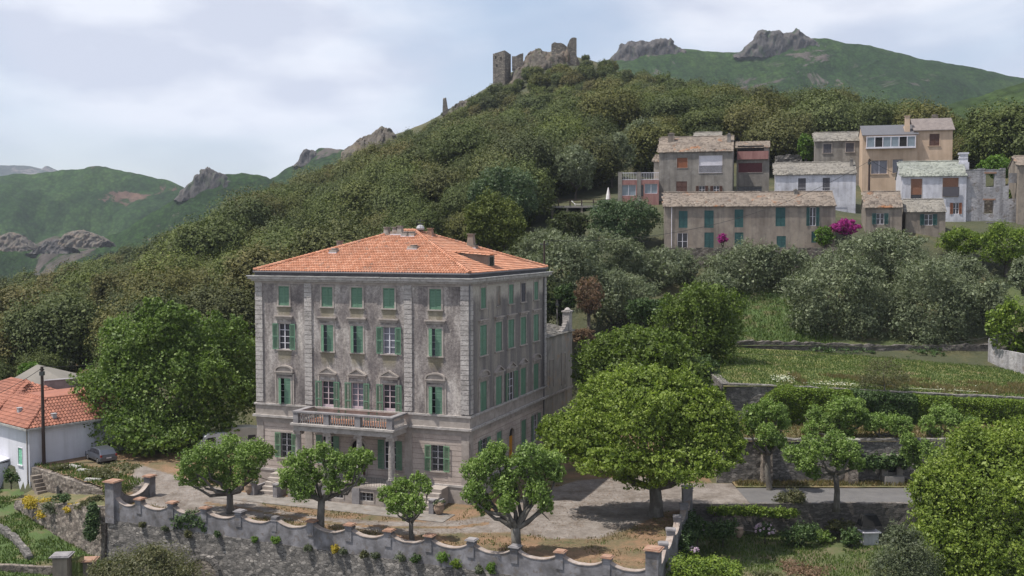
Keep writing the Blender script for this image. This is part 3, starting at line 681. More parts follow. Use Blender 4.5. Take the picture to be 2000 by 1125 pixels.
far_mat('hill_green', [(.32, (.018,.040,.012)), (.5, (.030,.064,.018)), (.68, (.052,.092,.026))], .012, (.12,.078,.06), .011, .60, .22)
far_mat('hill_green_rocky', [(.32, (.016,.036,.011)), (.5, (.026,.055,.015)), (.68, (.045,.078,.022))], .014, (.09,.078,.07), .013, .60, .28)
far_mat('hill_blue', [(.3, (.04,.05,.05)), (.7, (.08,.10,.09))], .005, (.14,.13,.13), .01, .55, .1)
far_mat('hill_forest', [(.3, (.024,.040,.012)), (.5, (.036,.060,.016)), (.7, (.055,.085,.022))], .02, (.15,.14,.12), .02, .70, .16)
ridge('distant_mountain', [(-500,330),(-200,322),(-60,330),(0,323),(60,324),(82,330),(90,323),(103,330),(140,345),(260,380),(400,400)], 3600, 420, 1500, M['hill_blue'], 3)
ridge('green_hill', [(-700,420),(-400,390),(-150,352),(0,342),(60,338),(120,332),(180,323),(205,323),(240,331),(290,343),(330,352),(352,362),(420,400),(520,440)], 1500, 420, 620, M['hill_green'], 11)
ridge('green_spur', [(-500,500),(-250,470),(-60,450),(0,462),(60,478),(110,462),(150,470),(200,462),(240,450),(280,428),(318,402),(335,392),(350,376),(380,358),(408,346),(430,340),(450,338),(480,338),(520,348),(600,385),(700,420)], 1000, 300, 420, M['hill_green_rocky'], 21)
ridge('saddle_hill', [(430,400),(500,372),(530,348),(545,340),(562,328),(582,318),(596,308),(612,296),(624,289),(665,290),(700,302),(760,330),(860,360)], 1200, 250, 400, M['hill_green_rocky'], 31)
ridge('rocky_mountain', [(980,190),(1080,165),(1150,138),(1178,122),(1195,116),(1215,106),(1250,101),(1300,97),(1330,95),(1370,99),(1415,103),(1440,104),(1475,96),(1520,84),(1560,76),(1590,74),(1640,82),(1700,90),(1740,100),(1800,115),(1860,124),(1900,132),(1960,146),(2000,152),(2080,175),(2300,235),(2600,300)], 1300, 330, 620, M['hill_green_rocky'], 41)
ridge('wooded_spur', [(1500,330),(1600,290),(1700,255),(1790,228),(1830,214),(1880,196),(1930,182),(1980,168),(2040,152),(2200,130),(2500,120)], 640, 150, 300, M['hill_forest'], 51)
# rocky crags standing on the crests
def crag(sky, Y, basey, depth, label, seed, mat='rock', steep=2.4, rough=.2, group=None, sink=.6):
    """a craggy massif under a surveyed skyline: steep broken faces front and back, `depth` metres thick"""
    xs0 = np.array([p[0] for p in sky], float); ys0 = np.array([p[1] for p in sky], float)
    nx, ny = 110, 44; xs = np.linspace(xs0[0], xs0[-1], nx); ys = np.interp(xs, xs0, ys0)
    W3 = np.array([tuple(P(x, y, Y)) for x, y in zip(xs, ys)]); zb = P(xs[0], basey, Y).z; o = P(xs.mean(), basey, Y)
    zb = zb - (W3[:,2].max()-zb)*sink; H = W3[:,2]-zb; hm = H.max(); V = []
    for j in range(ny):
        t = -1+2*j/(ny-1); f = 1-abs(t)**steep
        X = W3[:,0]; yy = Y + t*depth*(.6+.4*np.sqrt(np.clip(H/hm, 0, 1)))
        s_ = hm*.55
        n1 = 1-2*np.abs(vnoise(X/s_+seed, yy/s_*.8, seed, 5, .62)); n2 = vnoise(X/(s_*.22)+seed, yy/(s_*.3), seed+2, 3, .6)
        w = 1-.75*max(0, 1-abs(t)*5)
        n3 = np.abs(vnoise(X/(s_*.12)+seed, yy/(s_*.2)+3, seed+4, 3, .6)); z = zb + H*f*(1 - rough*(1-n1)*w - .12*n3*w) + n2*hm*.07*(.3+.7*w)
        xx = X + vnoise(z/(s_*.3), yy/(s_*.5), seed+7, 3)*hm*.10*w; y2 = yy + vnoise(X/(s_*.3), z/(s_*.5), seed+9, 4)*depth*.32*w
        V.append(np.stack([xx-o.x, y2-o.y, z-o.z], 1))
    V = np.concatenate(V); i = np.arange(nx*ny).reshape(ny, nx)
    F = np.stack([i[:-1,:-1], i[:-1,1:], i[1:,1:], i[1:,:-1]], -1).reshape(-1, 4)
    return obj('rock_outcrop', mesh_np('rock_outcrop', V, F, M[mat]), loc=o, label=label, cat='rock', group=group)
crag([(1180,124),(1192,115),(1206,98),(1210,90),(1213,84),(1222,85),(1232,79),(1241,80),(1250,77),(1265,79),(1280,75),(1300,73),(1304,77),(1309,71),(1313,76),(1317,87),(1330,93),(1345,100)], 1296, 104, 12, 'grey flat-topped crag on the mountain crest right of the castle', 5)
crag([(1432,110),(1448,98),(1462,84),(1470,76),(1475,68),(1481,58),(1490,56),(1500,58),(1512,60),(1520,58),(1530,63),(1545,61),(1556,54),(1568,62),(1580,71),(1592,80),(1610,88)], 1296, 92, 14, 'broad grey crag forming the highest summit of the mountain', 6)
crag([(340,392),(352,372),(366,360),(376,352),(379,341),(390,339),(394,330),(403,327),(405,323),(415,329),(430,337),(450,346),(470,352)], 998, 366, 10, 'jagged grey crag on top of the green spur at far left', 8)
crag([(572,326),(582,314),(588,300),(592,292),(600,290),(612,292),(622,298),(632,306)], 1198, 312, 9, 'rock cliff at the left end of the far saddle hill', 16, steep=1.8)
crag([(110,482),(122,462),(135,452),(150,450),(165,448),(180,454),(196,460),(212,470)], 950, 470, 24, 'reddish bare rock outcrop in the valley at far left', 14, 'rock_near')
crag([(60,505),(80,482),(95,470),(108,466),(118,470),(132,480),(145,495)], 935, 484, 24, 'dark rock cliff in the valley below the green hill', 15)
crag([(-60,475),(0,462),(20,452),(36,456),(52,468),(66,484)], 930, 476, 24, 'reddish rock slope at the left edge of the frame', 18, 'rock_near')
crag([(672,292),(690,276),(704,264),(716,259),(726,257),(734,250),(742,246),(752,247),(761,248),(768,256),(774,266),(786,279)], 398, 276, 9, 'rounded grey crag on the wooded skyline left of the castle', 17, 'rock_near', rough=.14, sink=1.8)

# ------------------------------------------------------------------ building kit (s along the wall, o outwards, z up)
def T_front(x0=0.0, y0=0.0): return Matrix(((1,0,0,x0),(0,-1,0,y0),(0,0,1,0),(0,0,0,1)))
def T_right(x1, y0=0.0): return Matrix(((0,1,0,x1),(1,0,0,y0),(0,0,1,0),(0,0,0,1)))
def T_left(x0, y0=0.0): return Matrix(((0,-1,0,x0),(1,0,0,y0),(0,0,1,0),(0,0,0,1)))
def wall_holes(mb, s0, s1, z0, z1, holes, deep=.3):
    ss = sorted({s0, s1, *[h[0] for h in holes], *[h[1] for h in holes]}); zs = sorted({z0, z1, *[h[2] for h in holes], *[h[3] for h in holes]})
    for i in range(len(ss)-1):
        for j in range(len(zs)-1):
            a, b, c, d = ss[i], ss[i+1], zs[j], zs[j+1]; mx, mz = (a+b)/2, (c+d)/2
            if mx < s0 or mx > s1 or mz < z0 or mz > z1: continue
            if any(h[0] < mx < h[1] and h[2] < mz < h[3] for h in holes): continue
            mb.add([(a,0,c),(b,0,c),(b,0,d),(a,0,d)], [(0,1,2,3)])
    for a, b, c, d in [h[:4] for h in holes]:
        if not (s0 < (a+b)/2 < s1 and z0 < (c+d)/2 < z1): continue
        e = -deep
        mb.add([(a,0,c),(b,0,c),(b,0,d),(a,0,d),(a,e,c),(b,e,c),(b,e,d),(a,e,d)], [(0,4,5,1),(1,5,6,2),(2,6,7,3),(3,7,4,0)])
def leaf_shutter(T, s0, s1, z0, z1, o, ang=0.0, hinge='l', mat='shutter_green', parent=None, pitch=.13):
    """a louvred shutter leaf hinged at one side and swung by ang from closed"""
    w = s1-s0; mb = MB(); hs = s0 if hinge == 'l' else s1; sg = 1 if hinge == 'l' else -1
    rot = Matrix.Rotation(ang*sg, 4, 'Z')
    mb.M = T @ Matrix.Translation((hs, o, 0)) @ rot
    X = lambda a, b: (a, b) if sg > 0 else (-b, -a)
    fr = .075
    for a, b, c, d in ((0, fr, z0, z1), (w-fr, w, z0, z1), (fr, w-fr, z0, z0+.1), (fr, w-fr, z1-.1, z1), (fr, w-fr, (z0+z1)/2-.05, (z0+z1)/2+.05)):
        x = X(a, b); mb.box(x[0], x[1], 0, .045, c, d)
    x = X(fr, w-fr); z = z0+.12
    while z < z1-.14:
        mb.add([(x[0], .04, z), (x[1], .04, z), (x[1], .008, z+pitch*.9), (x[0], .008, z+pitch*.9)], [(0,1,2,3)]); z += pitch
    return mb.build('shutter', M[mat], parent)
def window(root, T, s0, s1, z0, z1, kind='closed', mat='shutter_green', surround='trim', sw=.16, sill=True, pane='window_glass', nx=2, nz=4, fmat='white_paint', deep=.3, slat=.13, glass_low=0.0):
    mb = MB(); mb.M = T
    if surround:
        for a, b, c, d in ((s0-sw, s0, z0, z1), (s1, s1+sw, z0, z1), (s0-sw, s1+sw, z1, z1+sw)): mb.box(a, b, 0.002, .05, c, d)
    fo = -.2
    if kind != 'closed':
        f = .055
        for a, b, c, d in ((s0, s0+f, z0, z1), (s1-f, s1, z0, z1), (s0+f, s1-f, z0, z0+f), (s0+f, s1-f, z1-f, z1)): mb.box(a, b, fo, fo+.06, c, d)
    fo_ = fo
    if surround or kind != 'closed': w = mb.build('window', M[surround if surround else fmat], root)
    else:
        mb.box(s0-.03, s0, 0.002, .02, z0, z1); w = mb.build('window', M[mat], root)
    if kind != 'closed':
        p = MB(); p.M = T; zl = z0 + glass_low
        p.add([(s0,fo+.01,zl),(s1,fo+.01,zl),(s1,fo+.01,z1),(s0,fo+.01,z1)], [(0,1,2,3)]); p.build('pane', M[pane], w)
        g = MB(); g.M = T; wd = (s1-s0); b = .05
        for k in range(nx+1):
            x = s0 + wd*k/nx; bb = b*1.3 if k in (0, nx) or (nx % 2 == 0 and k == nx//2) else b*.5
            g.box(x-bb*.7, x+bb*.7, fo+.061, fo+.10, z0, z1)
        for k in range(nz+1):
            z = zl + (z1-zl)*k/nz; g.box(s0, s1, fo+.062, fo+.085, z-b*.5, z+b*.5)
        if glass_low > 0: g.box(s0+.05, s1-.05, fo+.03, fo+.09, z0, zl)
        g.build('casement', M[fmat], w)
    else:
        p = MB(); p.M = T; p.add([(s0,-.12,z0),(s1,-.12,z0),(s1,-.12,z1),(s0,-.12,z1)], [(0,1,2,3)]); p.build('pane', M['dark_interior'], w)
    m = (s0+s1)/2
    if kind == 'closed':
        leaf_shutter(T, s0, m-.01, z0, z1, -.06, 0, 'l', mat, w, slat); leaf_shutter(T, m+.01, s1, z0, z1, -.06, 0, 'r', mat, w, slat)
    elif kind == 'ajar':
        leaf_shutter(T, s0, m-.01, z0, z1, .03, R(38), 'l', mat, w, slat); leaf_shutter(T, m+.01, s1, z0, z1, .0, R(9), 'r', mat, w, slat)
    elif kind == 'open':
        leaf_shutter(T, s0, m, z0, z1, .07, R(176), 'l', mat, w, slat); leaf_shutter(T, m, s1, z0, z1, .07, R(174), 'r', mat, w, slat)
    if sill:
        q = MB(); q.M = T; q.box(s0-sw-.06, s1+sw+.06, 0.001, .13, z0-.11, z0); q.build('sill', M[surround or 'trim'], w)
    return w
def hood(w, T, c, hw, z, form, mat='trim', h=.62):
    q = MB(); q.M = T; q.box(c-hw, c+hw, .0, .26, z, z+.11); q.box(c-hw*.86, c+hw*.86, .0, .12, z-.22, z-.001)
    if form == 'tri':
        P0 = [(c-hw, z+.112), (c+hw, z+.112), (c+hw, z+.2), (c, z+h), (c-hw, z+.2)]
        q.prism([(c-hw*.8, z+.113), (c+hw*.8, z+.113), (c, z+h-.12)], .0, .1)
        for sg in (-1, 1):
            q.prism([(c+sg*hw, z+.114), (c+sg*(hw-.25), z+.114), (c, z+h-.1), (c, z+h+.03)][::sg], .0, .25)
    elif form == 'arc':
        n = 10; out = []; inn = []
        for k in range(n+1):
            a = math.pi*(k/n); x = c-hw*math.cos(a); out.append((x, z+.114+(h-.05)*math.sin(a)**.8)); inn.append((c-(hw-.14)*math.cos(a), z+.114+(h-.19)*math.sin(a)**.8))
        for k in range(n): q.prism([out[k], out[k+1], inn[k+1], inn[k]], 0, .24)
        q.prism(inn, 0, .08)
    q.build('hood', M[mat], w)
def tile_rows(o, ex, ey, L, D, rise, clip, cw=.27, rl=.42, rng=None, lift=.07, jit=.004):
    """half-round tiles laid in columns up a slope; returns verts and quads"""
    V = []; rng = rng or RNG
    o = np.array(o, float); ex = np.array((*ex, 0.), float); ey = np.array((*ey, 0.), float); up = np.array((0, 0, 1.))
    sl = np.hypot(1, rise); nc = int(L/cw); nr = int(D*sl/rl)
    prof = [(-.46, 0), (-.22, .75), (.22, .75), (.46, 0)]
    for i in range(nc):
        for j in range(nr+1):
            s = (i+.5)*cw; t = j*rl/sl; tm = t+rl/sl*.4
            if not clip(s, tm): continue
            jx = rng.normal()*jit; jz = rng.normal()*jit*.5
            row = []
            for (t_, hh) in ((t-.02, 1.15), (t+rl/sl*1.02, .8)):
                for (a, b) in prof:
                    row.append(o + ex*(s+a*cw*hh+jx) + ey*t_ + up*(t_*rise + b*lift*hh*1.5 + (.03 if hh > 1 else 0.0) + jz))
            for k in range(3): V += [row[k], row[k+1], row[k+5], row[k+4]]
    return V
def tiles_obj(name, Vs, mat, parent):
    # keep the three faces of a tile joined so that each tile is one island
    V = np.array(Vs).reshape(-1, 3, 4, 3); n = len(V)
    vv = np.stack([V[:,0,0], V[:,0,1], V[:,1,1], V[:,2,1], V[:,0,3], V[:,0,2], V[:,1,2], V[:,2,2]], 1).reshape(-1, 3)
    b = (np.arange(n)*8)[:, None, None]; q = np.array([[0,1,5,4],[1,2,6,5],[2,3,7,6]])[None]
    return obj(name, mesh_np(name, vv, (b+q).reshape(-1, 4), M[mat]), parent)
def ridge_tiles(p0, p1, mat, parent, r=.13, step=.38, name='ridge_tiles'):
    p0 = Vector(p0); p1 = Vector(p1); d = p1-p0; n = max(1, int(d.length/step)); mb = MB(); u = d.normalized(); w = Vector((0,0,1)).cross(u).normalized(); up = u.cross(w)
    for k in range(n):
        a = p0 + d*(k/n); b = p0 + d*((k+1.12)/n); vs = []
        for q, rr, dz in ((a, r*1.15, .03), (b, r*.95, 0)):
            for t in range(5):
                an = math.pi*t/4; vs.append(q + w*math.cos(an)*rr + up*(math.sin(an)*rr+dz))
        mb.add(vs, [(t, t+1, t+6, t+5) for t in range(4)] + [(4,3,2,1,0)])
    return mb.build(name, M[mat], parent)
def slab_roof(name, o, ex, ey, L, D, rise, mat, parent, cw=.42, rl=.34, clip=None, seed=1, th=.045):
    """rough stone slabs in uneven courses, each slab a thin block of its own"""
    rng = np.random.default_rng(seed); o = np.array(o, float); ex = np.array((*ex, 0.), float); ey = np.array((*ey, 0.), float); sl = np.hypot(1, rise)
    V = []; t = 0.0
    while t < D:
        r = rl*rng.uniform(.75, 1.3)/sl; s = -rng.uniform(0, cw*.6)-.1
        while s < L+.05:
            w = cw*rng.uniform(.5, 1.6)
            if s+w > L+.12: w = L+.12-s
            if w > .08 and (clip is None or clip(s+w/2, t+r/2)):
                z0 = rng.uniform(.02, .10); tl = rng.normal()*.02; ov = r*1.5 if t+r*1.5 < D else D-t
                a = [o + ex*(s) + ey*(t-rng.uniform(0,.05)), o + ex*(s+w) + ey*(t-rng.uniform(0,.05)), o + ex*(s+w) + ey*(t+ov), o + ex*s + ey*(t+ov)]
                zs = [t*rise+z0, t*rise+z0+tl, (t+ov)*rise+.0, (t+ov)*rise+.0]
                top = [p + np.array((0,0,z)) for p, z in zip(a, zs)]; lo = [p - np.array((0,0,th+.03)) for p in top]
                V += lo + top
            s += w + .01
        t += r
    V = np.array(V); n = len(V)//8; b = (np.arange(n)*8)[:, None, None]
    q = np.array([[4,5,6,7],[0,1,5,4],[1,2,6,5],[3,0,4,7]])[None]
    return obj(name, mesh_np(name, V, (b+q).reshape(-1, 4), M[mat]), parent)

# ------------------------------------------------------------------ the villa
W, D = 21.75, 20.2
YAW = -.365
VO = (-3.69 - W*math.cos(.365), 88 + W*math.sin(.365))
def VW(x, y, z=0.0):      # villa-local to world
    return Vector((VO[0] + x*math.cos(YAW) - y*math.sin(YAW), VO[1] + x*math.sin(YAW) + y*math.cos(YAW), z))
def build_villa():
    root = empty('villa', (*VO, 0), YAW, label='tall weathered grey four-storey mansion with green shutters and hipped orange tile roof', cat='mansion')
    TF = T_front(); TR = T_right(W)
    FX = [W-u for u in (18.65, 14.05, 10.98, 7.75, 3.2)]
    SY = [3.15, 6.85, 10.05, 13.4, 17.15]
    hf = []; hs = []; specs = []
    def add(T, lst, s, w, z0, z1, **k): lst.append((s-w/2, s+w/2, z0, z1)); specs.append((T, s-w/2, s+w/2, z0, z1, k))
    for x in FX: add(TF, hf, x, 1.14, 16.92, 18.72, kind='closed', hd=None)
    for i, x in enumerate(FX): add(TF, hf, x, 1.22, 12.85, 15.25, kind='open' if i in (0, 3) else 'ajar', hd=('flat', 16.0 - .12), pane='window_glass' if i == 0 else 'curtain_glass')
    for i, x in enumerate(FX):
        if i in (0, 4): add(TF, hf, x, 1.26, 7.78, 10.15, kind='ajar', hd=('arc', 10.72))
        else: add(TF, hf, x, 1.26, 6.85, 10.1, kind='open', hd=('tri', 10.78), fmat='pink_paint', glass_low=1.1, pane='curtain_glass' if i == 2 else 'window_glass')
    add(TF, hf, W-18.55, 1.2, 2.7, 5.05, kind='open', mat='shutter_pale', bars=1)
    add(TF, hf, W-3.05, 1.2, 2.7, 5.0, kind='open', mat='shutter_pale', bars=1)
    add(TF, hf, W-14.1, 1.2, 2.5, 5.1, kind='open', mat='shutter_green'); add(TF, hf, W-7.7, 1.2, 2.5, 5.1, kind='open', mat='shutter_green')
    for x in (W-4.55+1.7, W-18.6): add(TF, hf, x, 1.3, .35, 1.15, kind='basement')
    for i, y in enumerate(SY):
        if i != 1: add(TR, hs, y, 1.25, 16.92, 18.75, kind='closed', mat='slate_shutter' if i == 3 else 'shutter_green')
        else: add(TR, hs, y, 1.1, 16.92, 18.72, kind='blank')
        add(TR, hs, y, 1.6, 12.72, 15.42, kind='closed', hd=('flat', 15.85), mat='shutter_green')
        add(TR, hs, y, 1.55, 7.6, 10.38, kind='open' if i == 2 else 'closed', hd=('arc' if i in (0, 4) else 'tri', 10.75))
    add(TR, hs, SY[0]+.1, 1.35, 3.2, 5.2, kind='open', bars=1); add(TR, hs, 6.95, 1.3, 2.5, 5.2, kind='closed'); add(TR, hs, 13.5, 1.35, 2.5, 5.2, kind='closed'); add(TR, hs, 17.0, 1.3, 2.5, 5.2, kind='open')
    hs.append((9.45, 10.8, 1.7, 5.0)); hf.append((W-11.65, W-10.2, 1.7, 4.9))
    # walls: a banded ground floor and rough render above
    w = MB(); w.M = TF; wall_holes(w, 0, W, 6.62, 19.7, hf); w.M = None
    w.add([(0,0,6.62),(0,D,6.62),(0,D,19.7),(0,0,19.7)], [(3,2,1,0)]); w.add([(0,D,6.62),(W,D,6.62),(W,D,19.7),(0,D,19.7)], [(3,2,1,0)])
    w.build('wall', M['roughcast'], root)
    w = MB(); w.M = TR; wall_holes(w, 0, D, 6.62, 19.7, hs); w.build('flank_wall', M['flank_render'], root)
    w = MB(); w.M = TF; wall_holes(w, 0, W, -.6, 6.62, hf); w.M = TR; wall_holes(w, 0, D, -.6, 6.62, hs); w.M = None
    w.add([(0,0,-.6),(0,D,-.6),(0,D,6.62),(0,0,6.62)], [(3,2,1,0)]); w.add([(0,D,-.6),(W,D,-.6),(W,D,6.62),(0,D,6.62)], [(3,2,1,0)])
    w.build('ground_floor_wall', M['banded_render'], root)
    for T, a, b, c, d, k in specs:
        k = dict(k); hd = k.pop('hd', None); bars = k.pop('bars', None)
        if k.get('kind') == 'blank':
            q = MB(); q.M = T; q.add([(a,-.15,c),(b,-.15,c),(b,-.15,d),(a,-.15,d)], [(0,1,2,3)]); q.box(a-.1, b+.1, .001, .1, c-.1, c); q.build('blind_window', M['annex_wall'], root, label='blind bricked-up window without shutters'); continue
        if k.get('kind') == 'basement':
            window(root, T, a, b, c, d, kind='glass', surround='trim', sill=False, nx=4, nz=2, fmat='zinc'); continue
        win = window(root, T, a, b, c, d, **k)
        if k.get('mat') == 'slate_shutter': win['label'] = 'window with bare grey shutters'
        if hd: hood(win, T, (a+b)/2, 1.0 if T == TF else 1.15, hd[1], hd[0])
        if hd and hd[0] != 'flat':
            q = MB(); q.M = T
            for e in (-1, 1): q.box((a+b)/2+e*((b-a)/2+.32)-.08, (a+b)/2+e*((b-a)/2+.32)+.08, .001, .07, c, d+.45)
            q.build('window_jamb', M['trim'], win)
        if bars:
            q = MB(); q.M = T
            for j in range(7): s = a + (b-a)*(j+.5)/7; q.box(s-.012, s+.012, .0, .025, c, d)
            for j in range(5): z = c + (d-c)*(j+.5)/5; q.box(a, b, .026, .04, z-.015, z+.015)
            q.build('window_grille', M['iron'], win)
    # ochre side door with dark fanlight, arched front door
    for T, a, b, m in ((TR, 9.45, 10.8, 'ochre_door'), (TF, W-11.65, W-10.2, 'brown_shutter')):
        q = MB(); q.M = T; q.box(a, b, -.22, -.16, 1.7, 4.15)
        for e in (0, 1): q.box(a+.1+e*(b-a)/2, a+(b-a)/2-.1+e*(b-a)/2, -.159, -.13, 1.9, 3.9)
        dr = q.build('door', M[m], root, label='ochre yellow side door under a dark fanlight' if m == 'ochre_door' else 'dark arched front door behind the columns')
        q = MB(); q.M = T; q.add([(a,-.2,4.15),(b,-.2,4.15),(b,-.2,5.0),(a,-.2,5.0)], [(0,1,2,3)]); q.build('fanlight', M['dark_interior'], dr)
        q = MB(); q.M = T; c = (a+b)/2; hw = (b-a)/2; zt = 5.0 if T == TR else 4.9
        for j in range(8):      # arch spandrel ring
            a0, a1 = math.pi*j/8, math.pi*(j+1)/8; ri, ro = hw, hw+.2
            pts = [(c-math.cos(t)*r, zt-hw+math.sin(t)*r) for t, r in ((a0,ro),(a1,ro),(a1,ri),(a0,ri))]; q.prism(pts, .001, .06)
            sp = [(c-math.cos(a0)*ri, zt-hw+math.sin(a0)*ri), (c-math.cos(a1)*ri, zt-hw+math.sin(a1)*ri), (c-math.cos(a1)*ri, zt+.001), (c-math.cos(a0)*ri, zt+.001)]
            q.prism(sp, -.15, -.005)
        for e in (-1, 1): q.box(c+e*(hw+.1)-.1, c+e*(hw+.1)+.1, .001, .05, 1.7, zt-hw)
        q.build('door_surround', M['trim'], dr)
        q = MB(); q.M = T; q.box(c-.05, c-.02, -.13, -.07, 2.7, 2.9); q.build('door_handle', M['iron'], dr)
    # rusticated pilasters and quoins: courses of blocks
    def quoins(T, s0, s1, z0, z1, alt=0.0, name='pilaster'):
        q = MB(); q.M = T; z = z0; k = 0; rg = random.Random(int(s0*10)+int(z0))
        while z < z1-.2:
            h = .43; e = alt*(k % 2)
            q.box(s0, s1+e, .002, .12+rg.uniform(-.012,.012), z+.022, min(z+h, z1)-.022); z += h; k += 1
        q.build(name, M['quoin'], root)
    for u in (0.0, 5.45, 15.65, 20.97): quoins(TF, W-u-.78, W-u, 7.85, 19.1)
    for y in (0.0, 19.42): quoins(TR, y, y+.78 if y else .62, 7.85, 19.1)
    for T_, ps in ((TF, (0.0, 5.5, 15.7, 21.0)), (TR, (0.001, 19.45))):
        for u in ps:
            q = MB(); q.M = T_
            if T_ is TF: q.box(W-u-.74, W-u, .001, .07, -.6, 5.95)
            else: q.box(u, u+.74, .001, .07, -.6, 5.95)
            q.build('corner_strip', M['trim'], root)
    # belts and cornices wrapped round the block
    def belt(name, z0, z1, o, mat, skip=False):
        q = MB()
        q.box(-o, W+o, -o, .0, z0, z1) if not skip else None
        q.box(W, W+o, .0, D+o, z0, z1); q.box(-o, 0, .0, D+o, z0, z1); q.box(0, W, D, D+o, z0, z1)
        return q.build(name, M[mat], root)
    belt('base_moulding', 1.42, 1.62, .14, 'pale_trim'); belt('plinth', -.6, 1.418, .08, 'trim')
    belt('lower_frieze', 5.95, 6.45, .06, 'trim'); belt('lower_cornice', 6.452, 6.66, .30, 'pale_trim')
    belt('belt_panel', 6.662, 7.58, .09, 'trim'); belt('belt_course', 7.582, 7.74, .20, 'pale_trim')
    belt('dentil_band', 18.95, 19.18, .08, 'trim'); belt('upper_frieze', 19.182, 19.36, .3, 'pale_trim'); belt('main_cornice', 19.362, 19.60, .52, 'pale_trim')
    q = MB(); rg = random.Random(3)       # loose slate slabs along the top of the cornice
    for (ax, L) in (('x', W+1.2), ('y', D+1.2)):
        s = -.62
        while s < L-.62:
            w_ = rg.uniform(.5, 1.0); t = rg.uniform(-.03, .03)
            if ax == 'x': q.box(s, min(s+w_, W+.6), -.62+t, -.02, 19.604+rg.uniform(0,.02), 19.68+rg.uniform(0,.02))
            else: q.box(W+.02, W+.62+t, s+.7, min(s+w_+.7, D+.6), 19.604+rg.uniform(0,.02), 19.68+rg.uniform(0,.02)); q.box(-.62-t, -.02, s+.7, min(s+w_+.7, D+.6), 19.604, 19.68)
            s += w_+.02
    q.build('cornice_slabs', M['slab_edge'], root)
    belt('dark_attic_band', 19.61, 20.0, .05, 'dark_band')
    q = MB()
    for (p0, p1) in (((-.15, -.15), (W+.15, -.15)), ((W+.15, -.15), (W+.15, D+.15))): q.tube([(*p0, 20.03), (*p1, 20.03)], [.09, .09], 8)
    q.build('gutter', M['zinc'], root)
    # hipped roof
    zr0, zr1, h = 20.12, 23.86, D/2; rise = (zr1-zr0)/h
    b = MB(); e = .12
    b.add([(-e,-e,zr0-.12),(W+e,-e,zr0-.12),(W+e,D+e,zr0-.12),(-e,D+e,zr0-.12),(h,h,zr1-.1),(W-h,h,zr1-.1)],
          [(0,1,5,4),(1,2,5),(2,3,4,5),(3,0,4),(3,2,1,0)])
    roof = b.build('roof', M['tile'], root)
    V = tile_rows((-e,-e,zr0-.03), (1,0), (0,1), W+2*e, h+e, rise, lambda s, t: t-.1 < s < W+2*e-t+.1)
    V += tile_rows((W+e,-e,zr0-.03), (0,1), (-1,0), D+2*e, h+e, rise, lambda s, t: t-.1 < s < D+2*e-t+.1)
    V += tile_rows((-e,D+e,zr0-.03), (0,-1), (1,0), D+2*e, h+e, rise, lambda s, t: t-.1 < s < D+2*e-t+.1)
    tiles_obj('roof_tiles', V, 'tile', roof)
    for p0, p1 in (((-e,-e,zr0),(h,h,zr1)), ((W+e,-e,zr0),(W-h,h,zr1)), ((W+e,D+e,zr0),(W-h,h,zr1)), ((-e,D+e,zr0),(h,h,zr1)), ((h,h,zr1),(W-h,h,zr1))): ridge_tiles(Vector(p0)+Vector((0,0,.05)), Vector(p1)+Vector((0,0,.05)), 'tile', roof, .16)
    # vents, chimneys, dish, dormer
    def on_roof(x, y): return zr0 + rise*min(x, y, W-x, D-y, h)
    def stack(x, y, w_, hh, mat='annex_wall', n=1, name='chimney', cap=True, label=None):
        z = on_roof(x, y); q = MB(); q.box(x-w_*.8, x+w_*.8, y-.4, y+.4, z-.2, z+.22); q.frustum(x, y, z+.22, z+hh, w_*.5, .3, w_*.36, .24)
        if cap: q.box(x-w_*.5, x+w_*.5, y-.34, y+.34, z+hh, z+hh+.07)
        o = q.build(name, M[mat], root)
        if label: o['label'] = label
        q = MB(); q.box(x-w_*.9, x+w_*.9, y-.5, y-.4, z-.17, z-.02); q.build('flashing', M['white_paint'], o)
    stack(9.0, 9.2, .55, .75); stack(9.85, 9.35, .5, .62); stack(10.4, 9.3, .5, .75); stack(11.3, 8.9, .5, .35); stack(11.9, 8.9, .5, .35)
    stack(5.8, 4.6, .5, .3); stack(13.7, 5.6, .6, .28); stack(3.3, 9.8, .55, 1.5, label='tall chimney at the left hip of the roof')
    stack(16.0, 13.9, .75, 1.3, 'wall_brown', label='broad brick chimney on the rear right slope'); stack(12.9, 10.9, .5, .7, 'terracotta')
    q = MB(); z = zr1; x, y = 12.1, 10.3
    q.tube([(x,y,z-.3),(x,y,z+1.25)], [.03,.03], 5); q.box(x-.45, x+.45, y-.02, y+.02, z+1.0, z+1.04); q.box(x-.02, x+.02, y-.45, y+.45, z+.7, z+.74); q.box(x-.35, x+.35, y-.02, y+.02, z+.72, z+.76)
    an = q.build('antenna', M['iron'], root)
    q = MB(); q.lathe(x, y, [(.05, z+.18), (.36, z+.12), (.42, z+.28), (.30, z+.52), (.1, z+.62)], 10); q.build('satellite_dish', M['pipe_grey'], an)
    # dormer on the right slope
    yc = 7.6; xo = W-1.0; zb_ = on_roof(xo, yc); q = MB(); w2 = .75; zt = zb_+1.05; xi = W-4.3
    q.add([(xo,yc-w2,zb_-.2),(xo,yc+w2,zb_-.2),(xo,yc+w2,zt),(xo,yc-w2,zt),(xi,yc-w2,zt+.2),(xi,yc+w2,zt+.2),(xi,yc-w2,zt-.4),(xi,yc+w2,zt-.4)], [(0,1,2,3),(0,3,4,6),(1,7,5,2),(3,2,5,4)])
    dm = q.build('dormer', M['wall_brown'], root)
    q = MB(); q.M = T_right(xo+.005); q.box(yc-.42, yc+.42, 0, .05, zb_+.12, zt-.15); q.build('dormer_window', M['window_glass'], dm)
    V = tile_rows((xo+.2, yc-w2-.25, zt+.02), (0,1), (-1,0), w2*2+.5, xo-xi+.1, .08, lambda s, t: True); tiles_obj('dormer_tiles', V, 'tile', dm)
